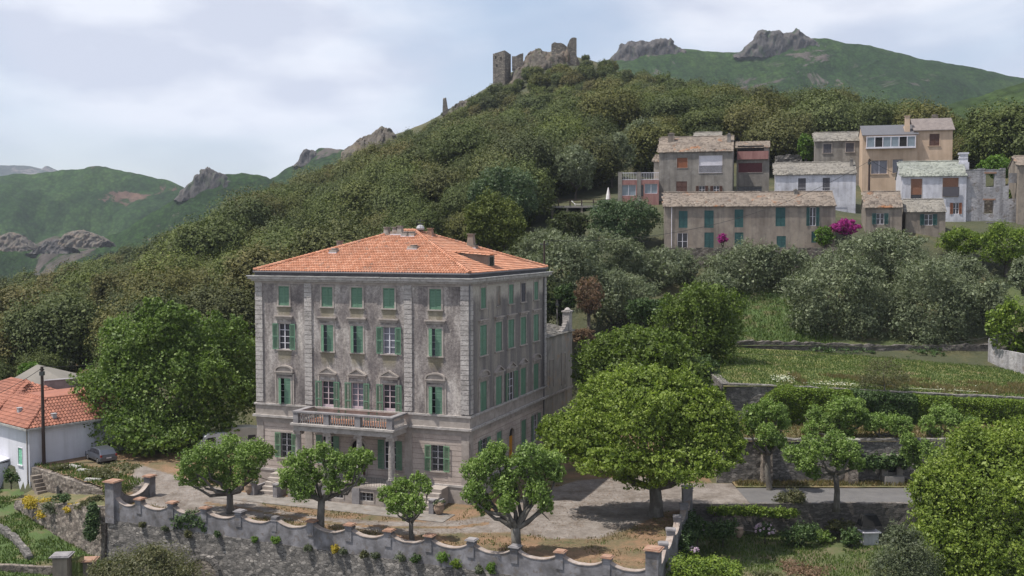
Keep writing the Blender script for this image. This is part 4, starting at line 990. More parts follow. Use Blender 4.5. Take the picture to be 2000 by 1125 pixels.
    # rear wing seen past the right corner, with a curved coping and finial pier
    q = MB(); wl = 9.3
    q.add([(W-6,D,-.5),(W-.02,D,-.5),(W-.02,D+wl,-.5),(W-6,D+wl,-.5),(W-6,D,12.7),(W-.02,D,12.7),(W-.02,D+wl,12.9),(W-6,D+wl,12.9)], [(0,1,5,4),(1,2,6,5),(2,3,7,6),(3,0,4,7)])
    wing = q.build('rear_wing', M['annex_wall'], root, label='lower cream rear wing with a slate coping')
    slab_roof('wing_coping', (W+.2, D+.1, 12.75), (0,1), (-1,0), wl+.2, 3.2, .22, 'lauze', wing, .5, .4, seed=4)
    q = MB(); yf = D+wl-.8; q.box(W-.75, W+.02, yf-.55, yf+.6, 12.9, 14.9); q.box(W-.85, W+.12, yf-.65, yf+.7, 14.9, 15.05); q.lathe(W-.35, yf+.05, [(.3,15.05),(.38,15.15),(.25,15.3),(.1,15.4)], 8)
    for k in range(6): q.box(W-.6, W-.1, yf-.55-.35*(k+1), yf-.55-.35*k, 12.85, 12.9+1.4*((5-k)/6)**2+.12)
    q.build('finial_pier', M['quoin'], wing)
    for k, (y0, y1, z0, z1) in enumerate(((D+1.3, D+2.6, 7.3, 10.3), (D+5.3, D+6.7, 7.0, 10.6))):
        q = MB(); q.M = TR; q.box(y0, y0+.1, -.01, .05, z0, z1); q.box(y1-.1, y1, -.01, .05, z0, z1); q.box(y0+.1, y1-.1, -.01, .05, z1-.12, z1); q.build('blind_window', M['trim'], wing)
    q = MB(); q.M = TR; q.box(D+.1, D+wl, -.01, .1, 6.3, 6.55); q.build('wing_belt', M['trim'], wing)
    # porch: podium, columns, balcony, balustrade, stairs
    x0, x1, dp = W-16.3, W-5.45, 3.3
    bp = MB(); bp.M = TF; holes = []
    bays = [(x0+1.0+i*3.0, x0+2.6+i*3.0) for i in range(3)]
    q = MB(); q.M = T_front(0, -dp); wall_holes(q, x0, x1, -.6, 1.45, [(a+.1, b+.1, .35, 1.1) for a, b in bays], .3); q.M = None
    q.add([(x1,-dp,-.6),(x1,-.08,-.6),(x1,-.08,1.45),(x1,-dp,1.45)], [(0,1,2,3)]); q.add([(x0,-dp,-.6),(x0,-.08,-.6),(x0,-.08,1.45),(x0,-dp,1.45)], [(3,2,1,0)])
    q.box(x0-.12, x1+.12, -dp-.12, -.15, 1.452, 1.66)
    pod = q.build('podium', M['trim'], root)
    for a, b in bays: window(root, T_front(0, -dp), a+.1, b+.1, .35, 1.1, kind='glass', surround='trim', sw=.1, sill=False, nx=4, nz=2, fmat='pipe_grey')
    COL = [W-u for u in (15.5, 12.4, 9.3, 6.15)]
    for cx in COL:
        q = MB(); q.box(cx-.36, cx+.36, -dp-.16, -dp+.6, -.3, 1.448); q.box(cx-.36, cx+.36, -3.05, -2.35, 1.662, 2.2)
        q.build('pedestal', M['pier_grey'], root)
        q = MB(); cy = -2.7
        q.lathe(cx, cy, [(.36,2.2),(.36,2.3),(.31,2.36),(.29,2.5),(.285,3.6),(.25,5.55),(.27,5.6),(.27,5.66)], 16)
        cl = q.build('column', M['quoin'], root, smooth=True)
        q = MB(); q.box(cx-.36, cx+.36, cy-.34, cy+.34, 5.86, 6.0)
        for e in (-1, 1): q.tube([(cx+e*.3, cy-.34, 5.76), (cx+e*.3, cy+.34, 5.76)], [.13,.13], 8)
        q.box(cx-.28, cx+.28, cy-.28, cy+.28, 5.66, 5.86); q.build('capital', M['trim'], cl)
    bx0, bx1, bd = W-15.8, W-5.9, 3.05
    q = MB(); q.box(bx0, bx1, -bd, -bd+.65, 6.0, 6.5); q.box(bx0, bx0+.55, -bd+.65, -.31, 6.0, 6.5); q.box(bx1-.55, bx1, -bd+.65, -.31, 6.0, 6.5)
    q.box(bx0-.22, bx1+.22, -bd-.22, -.31, 6.502, 6.68)
    bal = q.build('balcony', M['pale_trim'], root)
    V = tile_rows((bx0+.4, -bd+.35, 6.70), (1,0), (0,1), bx1-bx0-.8, bd-.7, .02, lambda s, t: True, cw=.3, rl=.35, lift=.03); tiles_obj('balcony_floor_tiles', V, 'tile', bal)
    posts = [bx0+.25, bx0+.25+(bx1-bx0-.5)/3, bx0+.25+2*(bx1-bx0-.5)/3, bx1-.25]
    for p in posts:
        q = MB(); q.box(p-.25, p+.25, -bd-.02, -bd+.42, 6.68, 7.62); q.build('balustrade_post', M['pier_grey'], bal)
    q = MB(); q.box(bx0-.06, bx1+.06, -bd-.08, -bd+.46, 7.62, 7.76); q.box(bx0-.06, bx0+.46, -bd+.46, -.22, 7.62, 7.76); q.box(bx1-.46, bx1+.06, -bd+.46, -.22, 7.62, 7.76)
    q.build('balcony_rail', M['pier_grey'], bal)
    def balus(q, x, y):
        q.lathe(x, y, [(.07,6.68),(.07,6.76),(.04,6.8),(.08,7.0),(.07,7.15),(.035,7.35),(.065,7.5),(.065,7.62)], 7)
    def brow(): q.build('baluster_row', M['quoin'], bal, smooth=True)
    for i in range(3):
        a, b_ = posts[i]+.25, posts[i+1]-.25; n = 11; q = MB()
        for k in range(n): balus(q, a+(b_-a)*(k+.5)/n, -bd+.2)
        brow()
    for xx in (bx0+.2, bx1-.2):
        q = MB()
        for k in range(9): balus(q, xx, -bd+.6+(bd-1.0)*(k+.5)/9)
        brow()
    q = MB(); k = 0
    for yy in (-bd+.1,):
        xx = x0+.2
        while xx < x1-.2: q.box(xx-.012, xx+.012, -3.36, -3.34, 1.66, 2.45); xx += .16
        q.box(x0, x1, -3.37, -3.33, 2.45, 2.49)
    q.build('iron_railing', M['iron'], root)
    for sx0, sx1 in ((W-4.0, W-1.95), (W-19.3, W-17.3)):
        q = MB()
        la, lb_ = (x1+.1, sx1) if sx0 > x1 else (sx0, x0-.1)
        q.box(la, lb_, -1.6, -.15, -.3, 1.5)
        for k in range(5): q.box(sx0, sx1, -1.6-.42*(k+1), -1.6-.42*k, -.3, 1.5-.3*(k+1)+.02)
        st = q.build('front_steps', M['trim'], root)
        for xx in (sx0-.2, sx1+.2):
            q = MB(); q.box(xx-.22, xx+.22, -4.1, -3.6, -.3, 1.15); q.box(xx-.28, xx+.28, -4.16, -3.54, 1.15, 1.25); q.box(xx-.1, xx+.1, -3.6, -1.6, -.3, .8)
            q.build('stair_pier', M['pier_grey'], st)
    q = MB(); q.box(-1.0, W+.2, -6.0, -3.5, -.2, .055); q.build('paved_apron', M['paving'], root)
    q = MB(); q.tube([(W+.1,-.1,19.3),(W+.1,-.1,7.9)], [.05,.05], 6); q.tube([(W+.14,D-.9,19.3),(W+.14,D-.9,.1)], [.06,.06], 6); q.build('drainpipe', M['zinc'], root)
build_villa()
def urn(x, y, z, label, s=1.0, plant=True, group=None):
    r = empty('plant_urn', (x, y, z), label=label, cat='plant pot', group=group)
    q = MB(); q.lathe(0, 0, [(.16*s,0),(.20*s,.06*s),(.34*s,.3*s),(.38*s,.5*s),(.30*s,.68*s),(.36*s,.74*s),(.34*s,.78*s)], 12); q.build('pot', M['pot_clay'], r, smooth=True)
    if plant: obj('plant', crown_mesh('pot_plant', [(0,0,.95*s,.4*s,.4*s,.3*s)], 8, 120, .1, M['leaf_greygreen'], 3, core=0), r)
p = VW(W-19.9, -3.9); urn(p.x, p.y, .06, 'clay urn beside the steps at the left end of the mansion', 1.2)
p = VW(W-1.1, -3.9); urn(p.x, p.y, 0, 'clay urn beside the steps at the right end of the mansion', 1.2)

# ------------------------------------------------------------------ masonry walls
def stone_wall(name, pts, thick, mat, label=None, cat='wall', batter=.0, rough=.06, topj=.08, parent=None, res=.4, group=None):
    """pts: (x, y, ztop, zbottom); the face lies on the polyline, the thickness goes to its left"""
    Q = []; pts = [np.array(p, float) for p in pts]
    for a, b in zip(pts[:-1], pts[1:]):
        n = max(1, int(np.hypot(*(b-a)[:2])/res)); Q += [a + (b-a)*k/n for k in range(n)]
    Q.append(pts[-1]); Q = np.array(Q); n = len(Q)
    d = np.gradient(Q[:, :2], axis=0); d /= np.linalg.norm(d, axis=1)[:, None]; nrm = np.stack([d[:,1], -d[:,0]], 1)
    s = np.concatenate([[0], np.cumsum(np.hypot(*np.diff(Q[:, :2], axis=0).T))])
    hmax = (Q[:,2]-Q[:,3]).max(); nzv = max(2, int(hmax/res)); rows = []
    zt = Q[:,2] + vnoise(s*1.7, s*0+3, 5, 3)*topj
    for j in range(nzv+1):
        f = j/nzv; z = Q[:,3] + (zt-Q[:,3])*f
        o = vnoise(s*1.9, z*2.6, 2, 3)*rough + (1-f)*(zt-Q[:,3])*batter
        rows.append(np.stack([Q[:,0]+nrm[:,0]*o, Q[:,1]+nrm[:,1]*o, z], 1))
    rows.append(np.stack([Q[:,0]-nrm[:,0]*thick, Q[:,1]-nrm[:,1]*thick, zt+vnoise(s*2, s*0, 9)*topj*.5], 1))
    rows.append(np.stack([Q[:,0]-nrm[:,0]*thick, Q[:,1]-nrm[:,1]*thick, Q[:,3]], 1))
    m = len(rows); V = np.concatenate(rows); i = np.arange(m*n).reshape(m, n)
    F = np.stack([i[:-1,:-1], i[:-1,1:], i[1:,1:], i[1:,:-1]], -1).reshape(-1, 4).tolist()
    me = bpy.data.meshes.new(name); me.from_pydata(V.tolist(), [], F + [i[:,0].tolist(), i[::-1,-1].tolist()]); me.materials.append(M[mat]); me.update()
    return obj(name, me, parent, label=label, cat=cat, group=group)
PA, PB = Vector((-34.2, 86.9, 0)), Vector((9.6, 68.5, 0))
PD = (PB-PA).normalized(); PN = Vector((PD.y, -PD.x, 0))      # PN points to the garden below
def pier(parent, x, y, z0, z1, w, rz, cap='terracotta', mat='parapet_paint', capw=.13, name='pier', label=None):
    q = MB(); q.M = Matrix.Translation((x, y, 0)) @ Matrix.Rotation(rz, 4, 'Z'); h = w/2
    q.box(-h, h, -h, h, z0, z1); q.box(-h-.04, h+.04, -h-.04, h+.04, z1-.22, z1-.14)
    p = q.build(name, M[mat], parent)
    q = MB(); q.M = Matrix.Translation((x, y, 0)) @ Matrix.Rotation(rz, 4, 'Z')
    q.box(-h-capw, h+capw, -h-capw, h+capw, z1, z1+.07); q.box(-h-capw*.4, h+capw*.4, -h-capw*.4, h+capw*.4, z1+.07, z1+.13)
    q.build('pier_cap', M[cap], p)
    if label: p['label'] = label
    return p
def scallop(name, parent, a, b, piers, z0, hi, lo, th, mat, copemat='trim'):
    """wall from a to b dipping in a curve between the piers (distances along it)"""
    a = Vector(a); b = Vector(b); d = (b-a).normalized(); n = Vector((d.y, -d.x, 0)); L = (b-a).length
    q = MB(); cp = MB(); st = sorted(piers)
    for i in range(len(st)-1):
        s0, s1 = st[i], st[i+1]; N_ = 14; pr = []
        for k in range(N_+1):
            t = k/N_; s = s0+(s1-s0)*t; e = abs(2*t-1); z = lo + (hi-lo)*(e**2.4) + float(vnoise(s*3, 0.0, 4))*.03; pr.append((s, z))
        for (sa, za), (sb, zb_) in zip(pr[:-1], pr[1:]):
            pa = a+d*sa; pb = a+d*sb; f = n*(th/2)
            q.add([pa+f+Vector((0,0,z0)), pb+f+Vector((0,0,z0)), pb+f+Vector((0,0,zb_)), pa+f+Vector((0,0,za)), pa-f+Vector((0,0,z0)), pb-f+Vector((0,0,z0)), pb-f+Vector((0,0,zb_)), pa-f+Vector((0,0,za))],
                  [(0,1,2,3),(5,4,7,6),(3,2,6,7)])
            g = n*(th/2+.04)
            cp.add([pa+g+Vector((0,0,za+.003)), pb+g+Vector((0,0,zb_+.003)), pb+g+Vector((0,0,zb_+.06)), pa+g+Vector((0,0,za+.06)), pa-g+Vector((0,0,za+.003)), pb-g+Vector((0,0,zb_+.003)), pb-g+Vector((0,0,zb_+.06)), pa-g+Vector((0,0,za+.06))],
                  [(0,1,2,3),(5,4,7,6),(3,2,6,7),(0,4,5,1)])
    w = q.build(name, M[mat], parent); cp.build('coping', M[copemat], w); return w
mat_noise('cope_brown', [(.3, (.22,.17,.14)), (.7, (.38,.33,.30))], scale=2)
par = empty('parapet_wall', PA, label='long lavender-grey scalloped parapet with square piers along the front of the courtyard', cat='parapet')
rz = math.atan2(PD.y, PD.x); LP = (PB-PA).length
ST = [2.95 + 3.44*i for i in range(13)]
scallop('scalloped_wall', par, (0,0,0), PD*LP, [.45]+ST+[LP], -1.25, .95, .38, .42, 'parapet_paint', 'cope_brown')
for i, s in enumerate(ST):
    if i == 4: pier(par, PD.x*s, PD.y*s, -.1, .92, .50, rz, 'parapet_paint', capw=.02)
    else: pier(par, PD.x*s, PD.y*s, -.1, 1.06+.05*math.sin(i*2.3), .56, rz, 'terracotta' if i not in (3, 9, 10) else 'pier_grey')
g1 = empty('gate_pier', PA, rz, label='tall square gate pier with terracotta cap at the left end of the scalloped parapet', cat='pier', group='tall piers at the ends of the parapet')
pier(g1, 0, 0, -1.2, 2.3, .95, 0, 'terracotta', capw=.16)
g2 = empty('gate_pier', PB, rz, label='tall square pier with terracotta cap at the right corner of the parapet', cat='pier', group='tall piers at the ends of the parapet')
pier(g2, 0, 0, -1.2, 2.05, .9, 0, 'terracotta', capw=.16)
# return wall at the left end and the side wall on the right
q2 = Vector((-32.6, 91.2, 0)); rw = empty('gate_wing_wall', PA, label='short curved wall running back from the left gate pier to a smaller pier', cat='wall')
scallop('curved_wall', rw, (.2,.55,0), q2-PA, [0, (q2-PA-Vector((.2,.55,0))).length], -.4, 1.5, .5, .4, 'parapet_paint', 'cope_brown'); pier(rw, (q2-PA).x, (q2-PA).y, -.3, 1.75, .7, rz, 'terracotta')
SE = Vector((14.9, 85.9, 0)); sw = empty('side_wall', PB, label='scalloped side wall with grey piers running back from the right corner pier', cat='wall')
Ls = (SE-PB).length; sdir = (SE-PB).normalized()
scallop('scalloped_wall', sw, (sdir*.5), sdir*Ls, [0, 3.9, 7.6, 11.4, 15.2, Ls-.5], -3.2, .95, .38, .42, 'parapet_paint', 'cope_brown')
for s in (4.4, 8.1, 11.9, 15.7): pier(sw, sdir.x*s, sdir.y*s, -.1, 1.15, .6, rz+.3, 'pier_grey', 'pier_grey', capw=.08)
tp = empty('gate_pier', (14.9, 86.2, 0), 0, label='plain tall grey pier without terracotta cap where the road enters the courtyard', cat='pier')
pier(tp, 0, 0, -3, 1.95, .8, 0, 'pier_grey', 'pier_grey', capw=.06)
# retaining wall under the parapet, with the blocked arch
a = PA + PN*.25 - PD*.4; b = PB + PN*.25 + PD*.3
rt = stone_wall('retaining_wall', [(a.x, a.y, -1.0, -6.5), ((a.x*.6+b.x*.4), (a.y*.6+b.y*.4), -1.05, -9.5), (b.x, b.y, -1.0, -9)], 1.0, 'rubble', 'tall dry-stone retaining wall below the scalloped parapet', 'wall', batter=.07, rough=.09, res=.45)
k = ray(405, 1110); tt = ((a.x*PN.x + a.y*PN.y))/(k[0]*PN.x + k[1]*PN.y); ac = Vector((k[0]*tt, k[1]*tt, 0))
def arch_ring(parent, c, d, n, hw, z0, zs, off, mat, deep=.5, ringw=.3):
    q = MB()
    for j in range(9):
        a0, a1 = math.pi*j/9, math.pi*(j+.92)/9; vs = []
        for o in (off, -deep):
            for t, r in ((a0,hw+ringw),(a1,hw+ringw),(a1,hw),(a0,hw)):
                p = c + d*(-math.cos(t)*r) + n*o; vs.append((p.x, p.y, zs+math.sin(t)*r))
        q.add(vs, [(0,1,2,3),(4,7,6,5),(0,4,5,1),(1,5,6,2),(2,6,7,3),(3,7,4,0)])
    r = q.build('arch', M[mat], parent)
    q = MB(); vs = []
    n_ = 12; pts = [(-hw, z0), (hw, z0)] + [(math.cos(math.pi*j/n_)*hw, zs+math.sin(math.pi*j/n_)*hw) for j in range(n_+1)]
    q.add([tuple(c + d*x + n*(off-.05)) [:2] + (z,) for x, z in pts], [tuple(range(len(pts)))]); return r, q
r, q = arch_ring(rt, ac + PN*.2, PD, PN, 1.35, -7, -4.3, .38, 'rubble', .5); q.build('blocked_opening', M['rubble_warm'], r)
# garden wall going left from the corner, with ivy and yellow flowers on it
gw = stone_wall('retaining_wall', [(-48.5,98.7,-2.4,-5.5), (-44,94.4,-1.6,-6), (-39.5,90.5,-.7,-6.5), (-34.9,87.0,-.1,-7)], .9, 'rubble_warm', 'rubble retaining wall with yellow-flowered bushes on its top at lower left', 'wall', batter=.06, rough=.1)
obj('garden_strip', grid_mesh('garden_strip', np.arange(-49,-34,.5), np.arange(87,104,.5), lambda X, Y: np.interp(X, [-49,-44,-39,-35], [-2.5,-1.8,-.8,-.25]) + .1*vnoise(X, Y, 3), M['dry_grass'],
    lambda x, y: (y > np.interp(x, [-48.5,-44,-39.5,-34.9], [98.7,94.4,90.5,87.0])+.3) & (y < np.interp(x, [-49.2,-44,-38], [103.4,99.2,94.2])+.4)), kind='structure')
yw = stone_wall('yard_wall', [(-48.8,103.0,-.05,-3.4), (-44,99.0,-.1,-2.6), (-40.5,96.0,-.2,-1.8), (-38,94.0,-.3,-1.2)], .7, 'rubble_warm', 'brownish rubble wall with a small dark recess beside the white house', 'wall', rough=.09)
k = ray(122, 958); c_ = Vector((-44.3, 99.1, 0)); dd = Vector((.74,-.67,0)); nn_ = Vector((-.67,-.74,0))
q = MB()
pts = [(-.35,-2.0),(.35,-2.0)] + [(math.cos(math.pi*j/8)*.35, -1.35+math.sin(math.pi*j/8)*.35) for j in range(9)]
q.add([tuple(c_+dd*x+nn_*.1)[:2]+(z,) for x, z in pts], [tuple(range(len(pts)))]); q.build('recess', M['dark_interior'], yw)
sp = G(88, 966, -3.0); q = MB()
for k_ in range(8):
    z = -2.9+.34*k_; p = Vector((-46.2,99.9,0)) + Vector((-.74,.67,0))*(.30*k_); q.M = Matrix.Translation((p.x, p.y, 0)) @ Matrix.Rotation(-.735, 4, 'Z'); q.box(-.2, .25, -.3, .9, z-.6, z)
q.M = None; stp = q.build('stone_steps', M['wall_brown'], None, label='flight of rough stone steps climbing to the yard beside the white house', cat='steps')
# gate piers and low walls in the lower left garden
for (px, py, w_, lab) in ((121, 1080, 1.15, 'dark stone gate pier with flat slate cap at lower left'), (172, 1089, 1.05, 'smaller stone gate pier with reddish cap next to the retaining wall')):
    p = P(px, py, 82 if px < 150 else 84.0); g = empty('gate_pier', (p.x, p.y, p.z-5), .1, label=lab, cat='pier', group='gate piers of the lower garden')
    pier(g, 0, 0, -3, 4.8, w_, 0, 'pier_grey' if px < 150 else 'terracotta', 'wall_brown', capw=.22)
p0 = P(140, 1085, 82.3); p1 = P(164, 1095, 83.6); gt = empty('garden_gate', (p0.x, p0.y, p0.z-3), label='yellow-green iron garden gate between the two stone piers', cat='gate')
q = MB(); dv = p1-p0; dv.z = 0; L_ = dv.length
q.M = Matrix.Rotation(math.atan2(dv.y, dv.x), 4, 'Z')
for z in (.1, 1.4, 2.6): q.box(0, L_, -.03, .03, z-.05, z+.05)
fr_ = q.build('gate_frame', M['metal_green'], gt)
q = MB(); q.M = Matrix.Rotation(math.atan2(dv.y, dv.x), 4, 'Z'); x = .08
while x < L_: q.box(x-.04, x+.04, -.02, .02, -.5, 2.7); x += .14
q.build('gate_bars', M['metal_green'], gt)
a = G(-30, 1020, -4); b = G(55, 1098, -4.6)
stone_wall('dry_stone_wall', [(G(-30,1018,-3.2).x, G(-30,1018,-3.2).y, -2.9, -5), (G(20,1050,-3.6).x, G(20,1050,-3.6).y, -3.3,-5.2), (G(52,1090,-4.2).x, G(52,1090,-4.2).y, -4.0,-5.6)], .5, 'rubble', 'low tumbled dry-stone wall crossing the green lower left garden', 'wall', rough=.14, topj=.35)
stone_wall('dry_stone_wall', [(G(-40,1108,-4.4).x, G(-40,1108,-4.4).y, -4.1, -7), (G(104,1116,-4.6).x, G(104,1116,-4.6).y, -4.3,-7)], .45, 'rubble_warm', 'low mortared wall leading to the dark stone gate pier at bottom left', 'wall')
# walls right: under the road, behind the road, terraces
stone_wall('retaining_wall', [(15.3,88.3,-.05,-3.6), (28,88.25,.05,-3.6), (45,88.2,.1,-3.6), (85,88.3,.1,-3.6)], .45, 'rubble_dark', 'dark stone wall holding up the road above the right garden', 'wall')
stone_wall('retaining_wall', [(19.4,96.1,4.15,-.4), (40,95.95,4.2,-.4), (62,95.8,4.25,-.4), (90,95.8,4.2,-.4)], .8, 'rubble', 'high dry-stone wall behind the road on the right', 'wall', batter=.03)
for X in (25.4, 34.5, 36.9):
    pass
stone_wall('terrace_wall', [(21.7,129,8.6,3),(21.6,112,8.5,3),(21.5,104.2,8.3,3),(25,103.9,8.25,3.5),(45,103.8,7.25,3.6),(71,103.8,5.95,3.6),(95,103.8,5.9,3.6)], .9, 'rubble', 'dry-stone terrace wall with exposed corner behind the big plane tree, holding the flowering meadow', 'wall', rough=.1)
stone_wall('terrace_wall', [(24,129.9,10.3,7.6),(50,129.6,9.6,7.8),(72,129.2,9.9,8.4),(110,129.5,10.2,8)], .8, 'rubble_dark', 'low overgrown dry-stone wall between the meadow and the olive trees', 'wall', rough=.12, topj=.3)
# a white rendered garden wall end at far right
p0 = P(1932, 700, 126); p1 = P(2040, 722, 117); wg = empty('garden_wall', (p0.x, p0.y, 8.0), math.atan2(p1.y-p0.y, p1.x-p0.x), label='pale rendered wall with a raised end at the right edge of the meadow', cat='wall')
q = MB(); q.prism([(0,-3.5),(9.5,-3.5),(9.5,1.45),(1.6,1.7),(1.2,1.95),(1.1,2.75),(.1,2.9),(0,2.7)], -.2, .25); q.build('wall', M['wall_ruin'], wg)
# buttresses, door niche and trough in the wall behind the road
def niche():
    p = P(1743, 960, 95.4); r = empty('wall_niche', (p.x, 95.7, .1), label='grey rendered fountain niche with a dark opening in the wall behind the road', cat='niche')
    q = MB(); q.box(-1.0, -.42, -.25, .3, -.2, 2.4); q.box(.42, 1.0, -.25, .3, -.2, 2.4); q.box(-1.0, 1.0, -.25, .3, 2.4, 2.65); q.box(-.42,.42,-.1,.3,-.2,1.0); q.build('surround', M['wall_grey'], r)
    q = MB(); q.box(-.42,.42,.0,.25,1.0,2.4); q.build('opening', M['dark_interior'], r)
    q = MB(); q.box(-.9,.9,-.85,-.26,-.2,.75); q.build('trough', M['concrete'], r)
niche()
for px, lab in ((1497, 'stone buttress of the road wall behind the leftmost pollard of the road'), (1663, 'pale stone buttress with a capstone halfway along the road wall')):
    p = P(px, 960, 95.4); r = empty('buttress', (p.x, 95.5, .05), label=lab, cat='buttress', group='buttresses of the road wall')
    q = MB(); q.frustum(0, 0, -.2, 4.1, .5, .6, .42, .3); q.build('shaft', M['rubble_warm'], r); q = MB(); q.box(-.7,.7,-.45,.4,4.1,4.25); q.build('capstone', M['concrete'], r)

# ------------------------------------------------------------------ houses
def house(name, label, cat, px0, px1, Y0, th, ye, yb, dep, yr, wall, roofm, wins=(), kind='gable', over=.25, ridge_at=.5, name_roof='roof', chim=(), extra=0, tm=None, slabs=True, nofront=False, backz=None):
    """front wall surveyed between px0 and px1 at distance Y0 (left corner), eave line ye and foot yb at the left corner, ridge yr"""
    c = P(px0, ye, Y0); F_ = Face(c.x, c.y, th); w = F_.uv(px1, ye)[0]; ze = c.z; zb = P(px0, yb, Y0).z - 2.5
    dr = dep*ridge_at; zr = F_.uv(px0 + (px1-px0)*.3, yr, dr)[1] if yr is not None else ze
    ct = P(px0, yb, Y0); base = ct.z; root = empty(name, (c.x, c.y, base), th, label=label, cat=cat)
    ze -= base; zr -= base; zb = -2.5; T = T_front(); F_.base = base
    def rc(r): a = F_.uv(r[0], r[3]); b_ = F_.uv(r[2], r[1]); return a[0], b_[0], a[1]-base, b_[1]-base
    W_ = [(rc(r), k) for r, k in wins]
    q = MB(); q.M = T
    if not nofront: wall_holes(q, 0, w, zb, ze, [x[0] for x in W_ if x[0][1] < w+.01], .22)
    q.M = None
    zbk = ze if kind == 'gable' else (zr if kind == 'shed' else ze)
    if kind == 'gable':
        if ridge_at != .5: zbk = zr - (zr-ze)*(1-ridge_at)/ridge_at
        prof = [(0,zb),(0,ze),(dr,zr),(dep,zbk),(dep,zb)]
    elif kind == 'shed': prof = [(0,zb),(0,ze),(dep,zr if dr == 0 else zr),(dep,zb)]
    else: prof = [(0,zb),(0,ze),(dep,ze),(dep,zb)]
    for x, fl in ((0, 1), (w, -1)):
        vs = [(x, y, z) for y, z in prof]; q.add(vs, [tuple(range(len(vs)))[::fl]])
    n = len(prof); q.add([(0,dep,zb),(w,dep,zb),(w,dep,zbk),(0,dep,zbk)], [(3,2,1,0)])
    q.build('wall', M[wall], root)
    if kind != 'flat':
        dd_ = dr if kind == 'gable' else dep; rise = (zr-ze)/dd_; q = MB(); zo = ze - over*rise
        if kind == 'gable':
            pr = [(-over, zo-.02), (-over, zo+.1), (dr, zr+.12), (dep+over, zbk-over*rise+.1), (dep+over, zbk-over*rise-.02), (dr, zr)]
        else: pr = [(-over, zo-.02), (-over, zo+.1), (dep+.1, zr+.12), (dep+.1, zr)]
        vs = [(-.12, y, z) for y, z in pr] + [(w+.12, y, z) for y, z in pr]; m = len(pr)
        q.add(vs, [tuple(range(m))[::-1], tuple(range(m, 2*m))] + [(i, (i+1) % m, (i+1) % m+m, i+m) for i in range(m)])
        rf = q.build('roof', M[roofm], root)
        if slabs:
            slab_roof('roof_slabs', (-.1, -over, zo+.06), (1,0), (0,1), w+.1, dd_+over, rise, roofm, rf, seed=int(px0))
            if kind == 'gable': ridge_tiles((-.1, dr, zr+.12), (w+.1, dr, zr+.12), roofm, rf, .12)
    for (r, k) in W_:
        k = dict(k); a, b_, c0, d0 = r; ty = k.pop('t', 'closed'); lab = k.pop('label', None); Tk = T
        if ty == 'blank': continue
        if ty in ('roller', 'panel'):
            q = MB(); q.M = T; q.box(a-.06, a, .002, .04, c0, d0); q.box(b_, b_+.06, .002, .04, c0, d0); q.box(a-.06, b_+.06, .002, .06, c0-.08, c0); wd = q.build('window', M[k.get('fr', 'trim')], root)
            cut = k.get('cut', 0.0); zz = c0 + (d0-c0)*cut
            q = MB(); q.M = T; z = zz
            while z < d0: q.box(a, b_, -.12, -.09, z+.01, min(z+.16, d0)); z += .17
            q.build('roller_blind', M[k['mat']], wd)
            if cut: q = MB(); q.M = T; q.add([(a,-.2,c0),(b_,-.2,c0),(b_,-.2,zz),(a,-.2,zz)], [(0,1,2,3)]); q.build('pane', M['window_glass'], wd)
            if k.get('rail'):
                q = MB(); q.M = T; x = a
                while x <= b_+.01: q.box(x-.02, x+.02, .02, .06, c0, c0+(d0-c0)*.42); x += .16
                q.box(a, b_, .02, .07, c0+(d0-c0)*.42, c0+(d0-c0)*.42+.06); q.box(a, b_, .02, .07, c0, c0+.05); q.build('window_railing', M[k['rail']], wd)
        else:
            sh = k.pop('mat', 'shutter_teal'); wd = window(root, T, a, b_, c0, d0, kind=ty, mat=sh, surround=k.pop('surround', None), sill=k.pop('sill', False), slat=.2, nx=k.pop('nx', 2), nz=k.pop('nz', 2), **k)
        if lab: wd['label'] = lab
    for (cx, cy0, cy1, cw_, back, m_) in chim:
        u, z1 = F_.uv(cx, cy0, back); _, z0 = F_.uv(cx, cy1, back); z1 -= base; z0 -= base
        q = MB(); q.box(u-cw_/2, u+cw_/2, back-.25, back+.25, z0-.6, z1); q.box(u-cw_/2-.08, u+cw_/2+.08, back-.33, back+.33, z1, z1+.09); q.box(u-cw_*.3, u+cw_*.3, back-.15, back+.15, z1+.091, z1+.25)
        q.box(u-cw_/2-.1, u+cw_/2+.1, back-.4, back+.3, z0-.4, z0-.1); q.build('chimney', M[m_], root)
    root['w_'] = w; del root['w_']
    return root, F_, w, ze, zr, base
TH = -.24
TEAL = dict(t='closed', mat='shutter_teal')
# long grey house with the terrace
r, F_, w, ze, zr, base = house('long_house', 'long low grey stone-roofed house with dark teal shutters behind the terrace loungers', 'house', 1298, 1632, 156, TH*.55, 402.5, 489, 7, 377, 'wall_brown', 'lauze_rust',
  [((1326,412,1343,445), dict(t='closed', mat='shutter_teal')), ((1376,411,1394,445), TEAL), ((1435,409,1452,444), TEAL), ((1515,405,1534,442), TEAL), ((1581,405,1594,441), dict(t='open', mat='shutter_teal')),
   ((1323,455,1343,488), dict(t='glass', nx=2, nz=2)), ((1376,454,1394,487), TEAL), ((1435,454,1452,486), TEAL), ((1517,461,1535,484), TEAL), ((1585,452,1594,474), TEAL)],
  chim=((1554,372,390,.55,3.0,'wall_grey'),))
q = MB(); u, z = F_.uv(1312, 404); u2, z2 = F_.uv(1312, 487); q.tube([(u,-.1,z-base),(u,-.1,z2-base)], [.06,.06], 6); q.build('drainpipe', M['white_paint'], r)
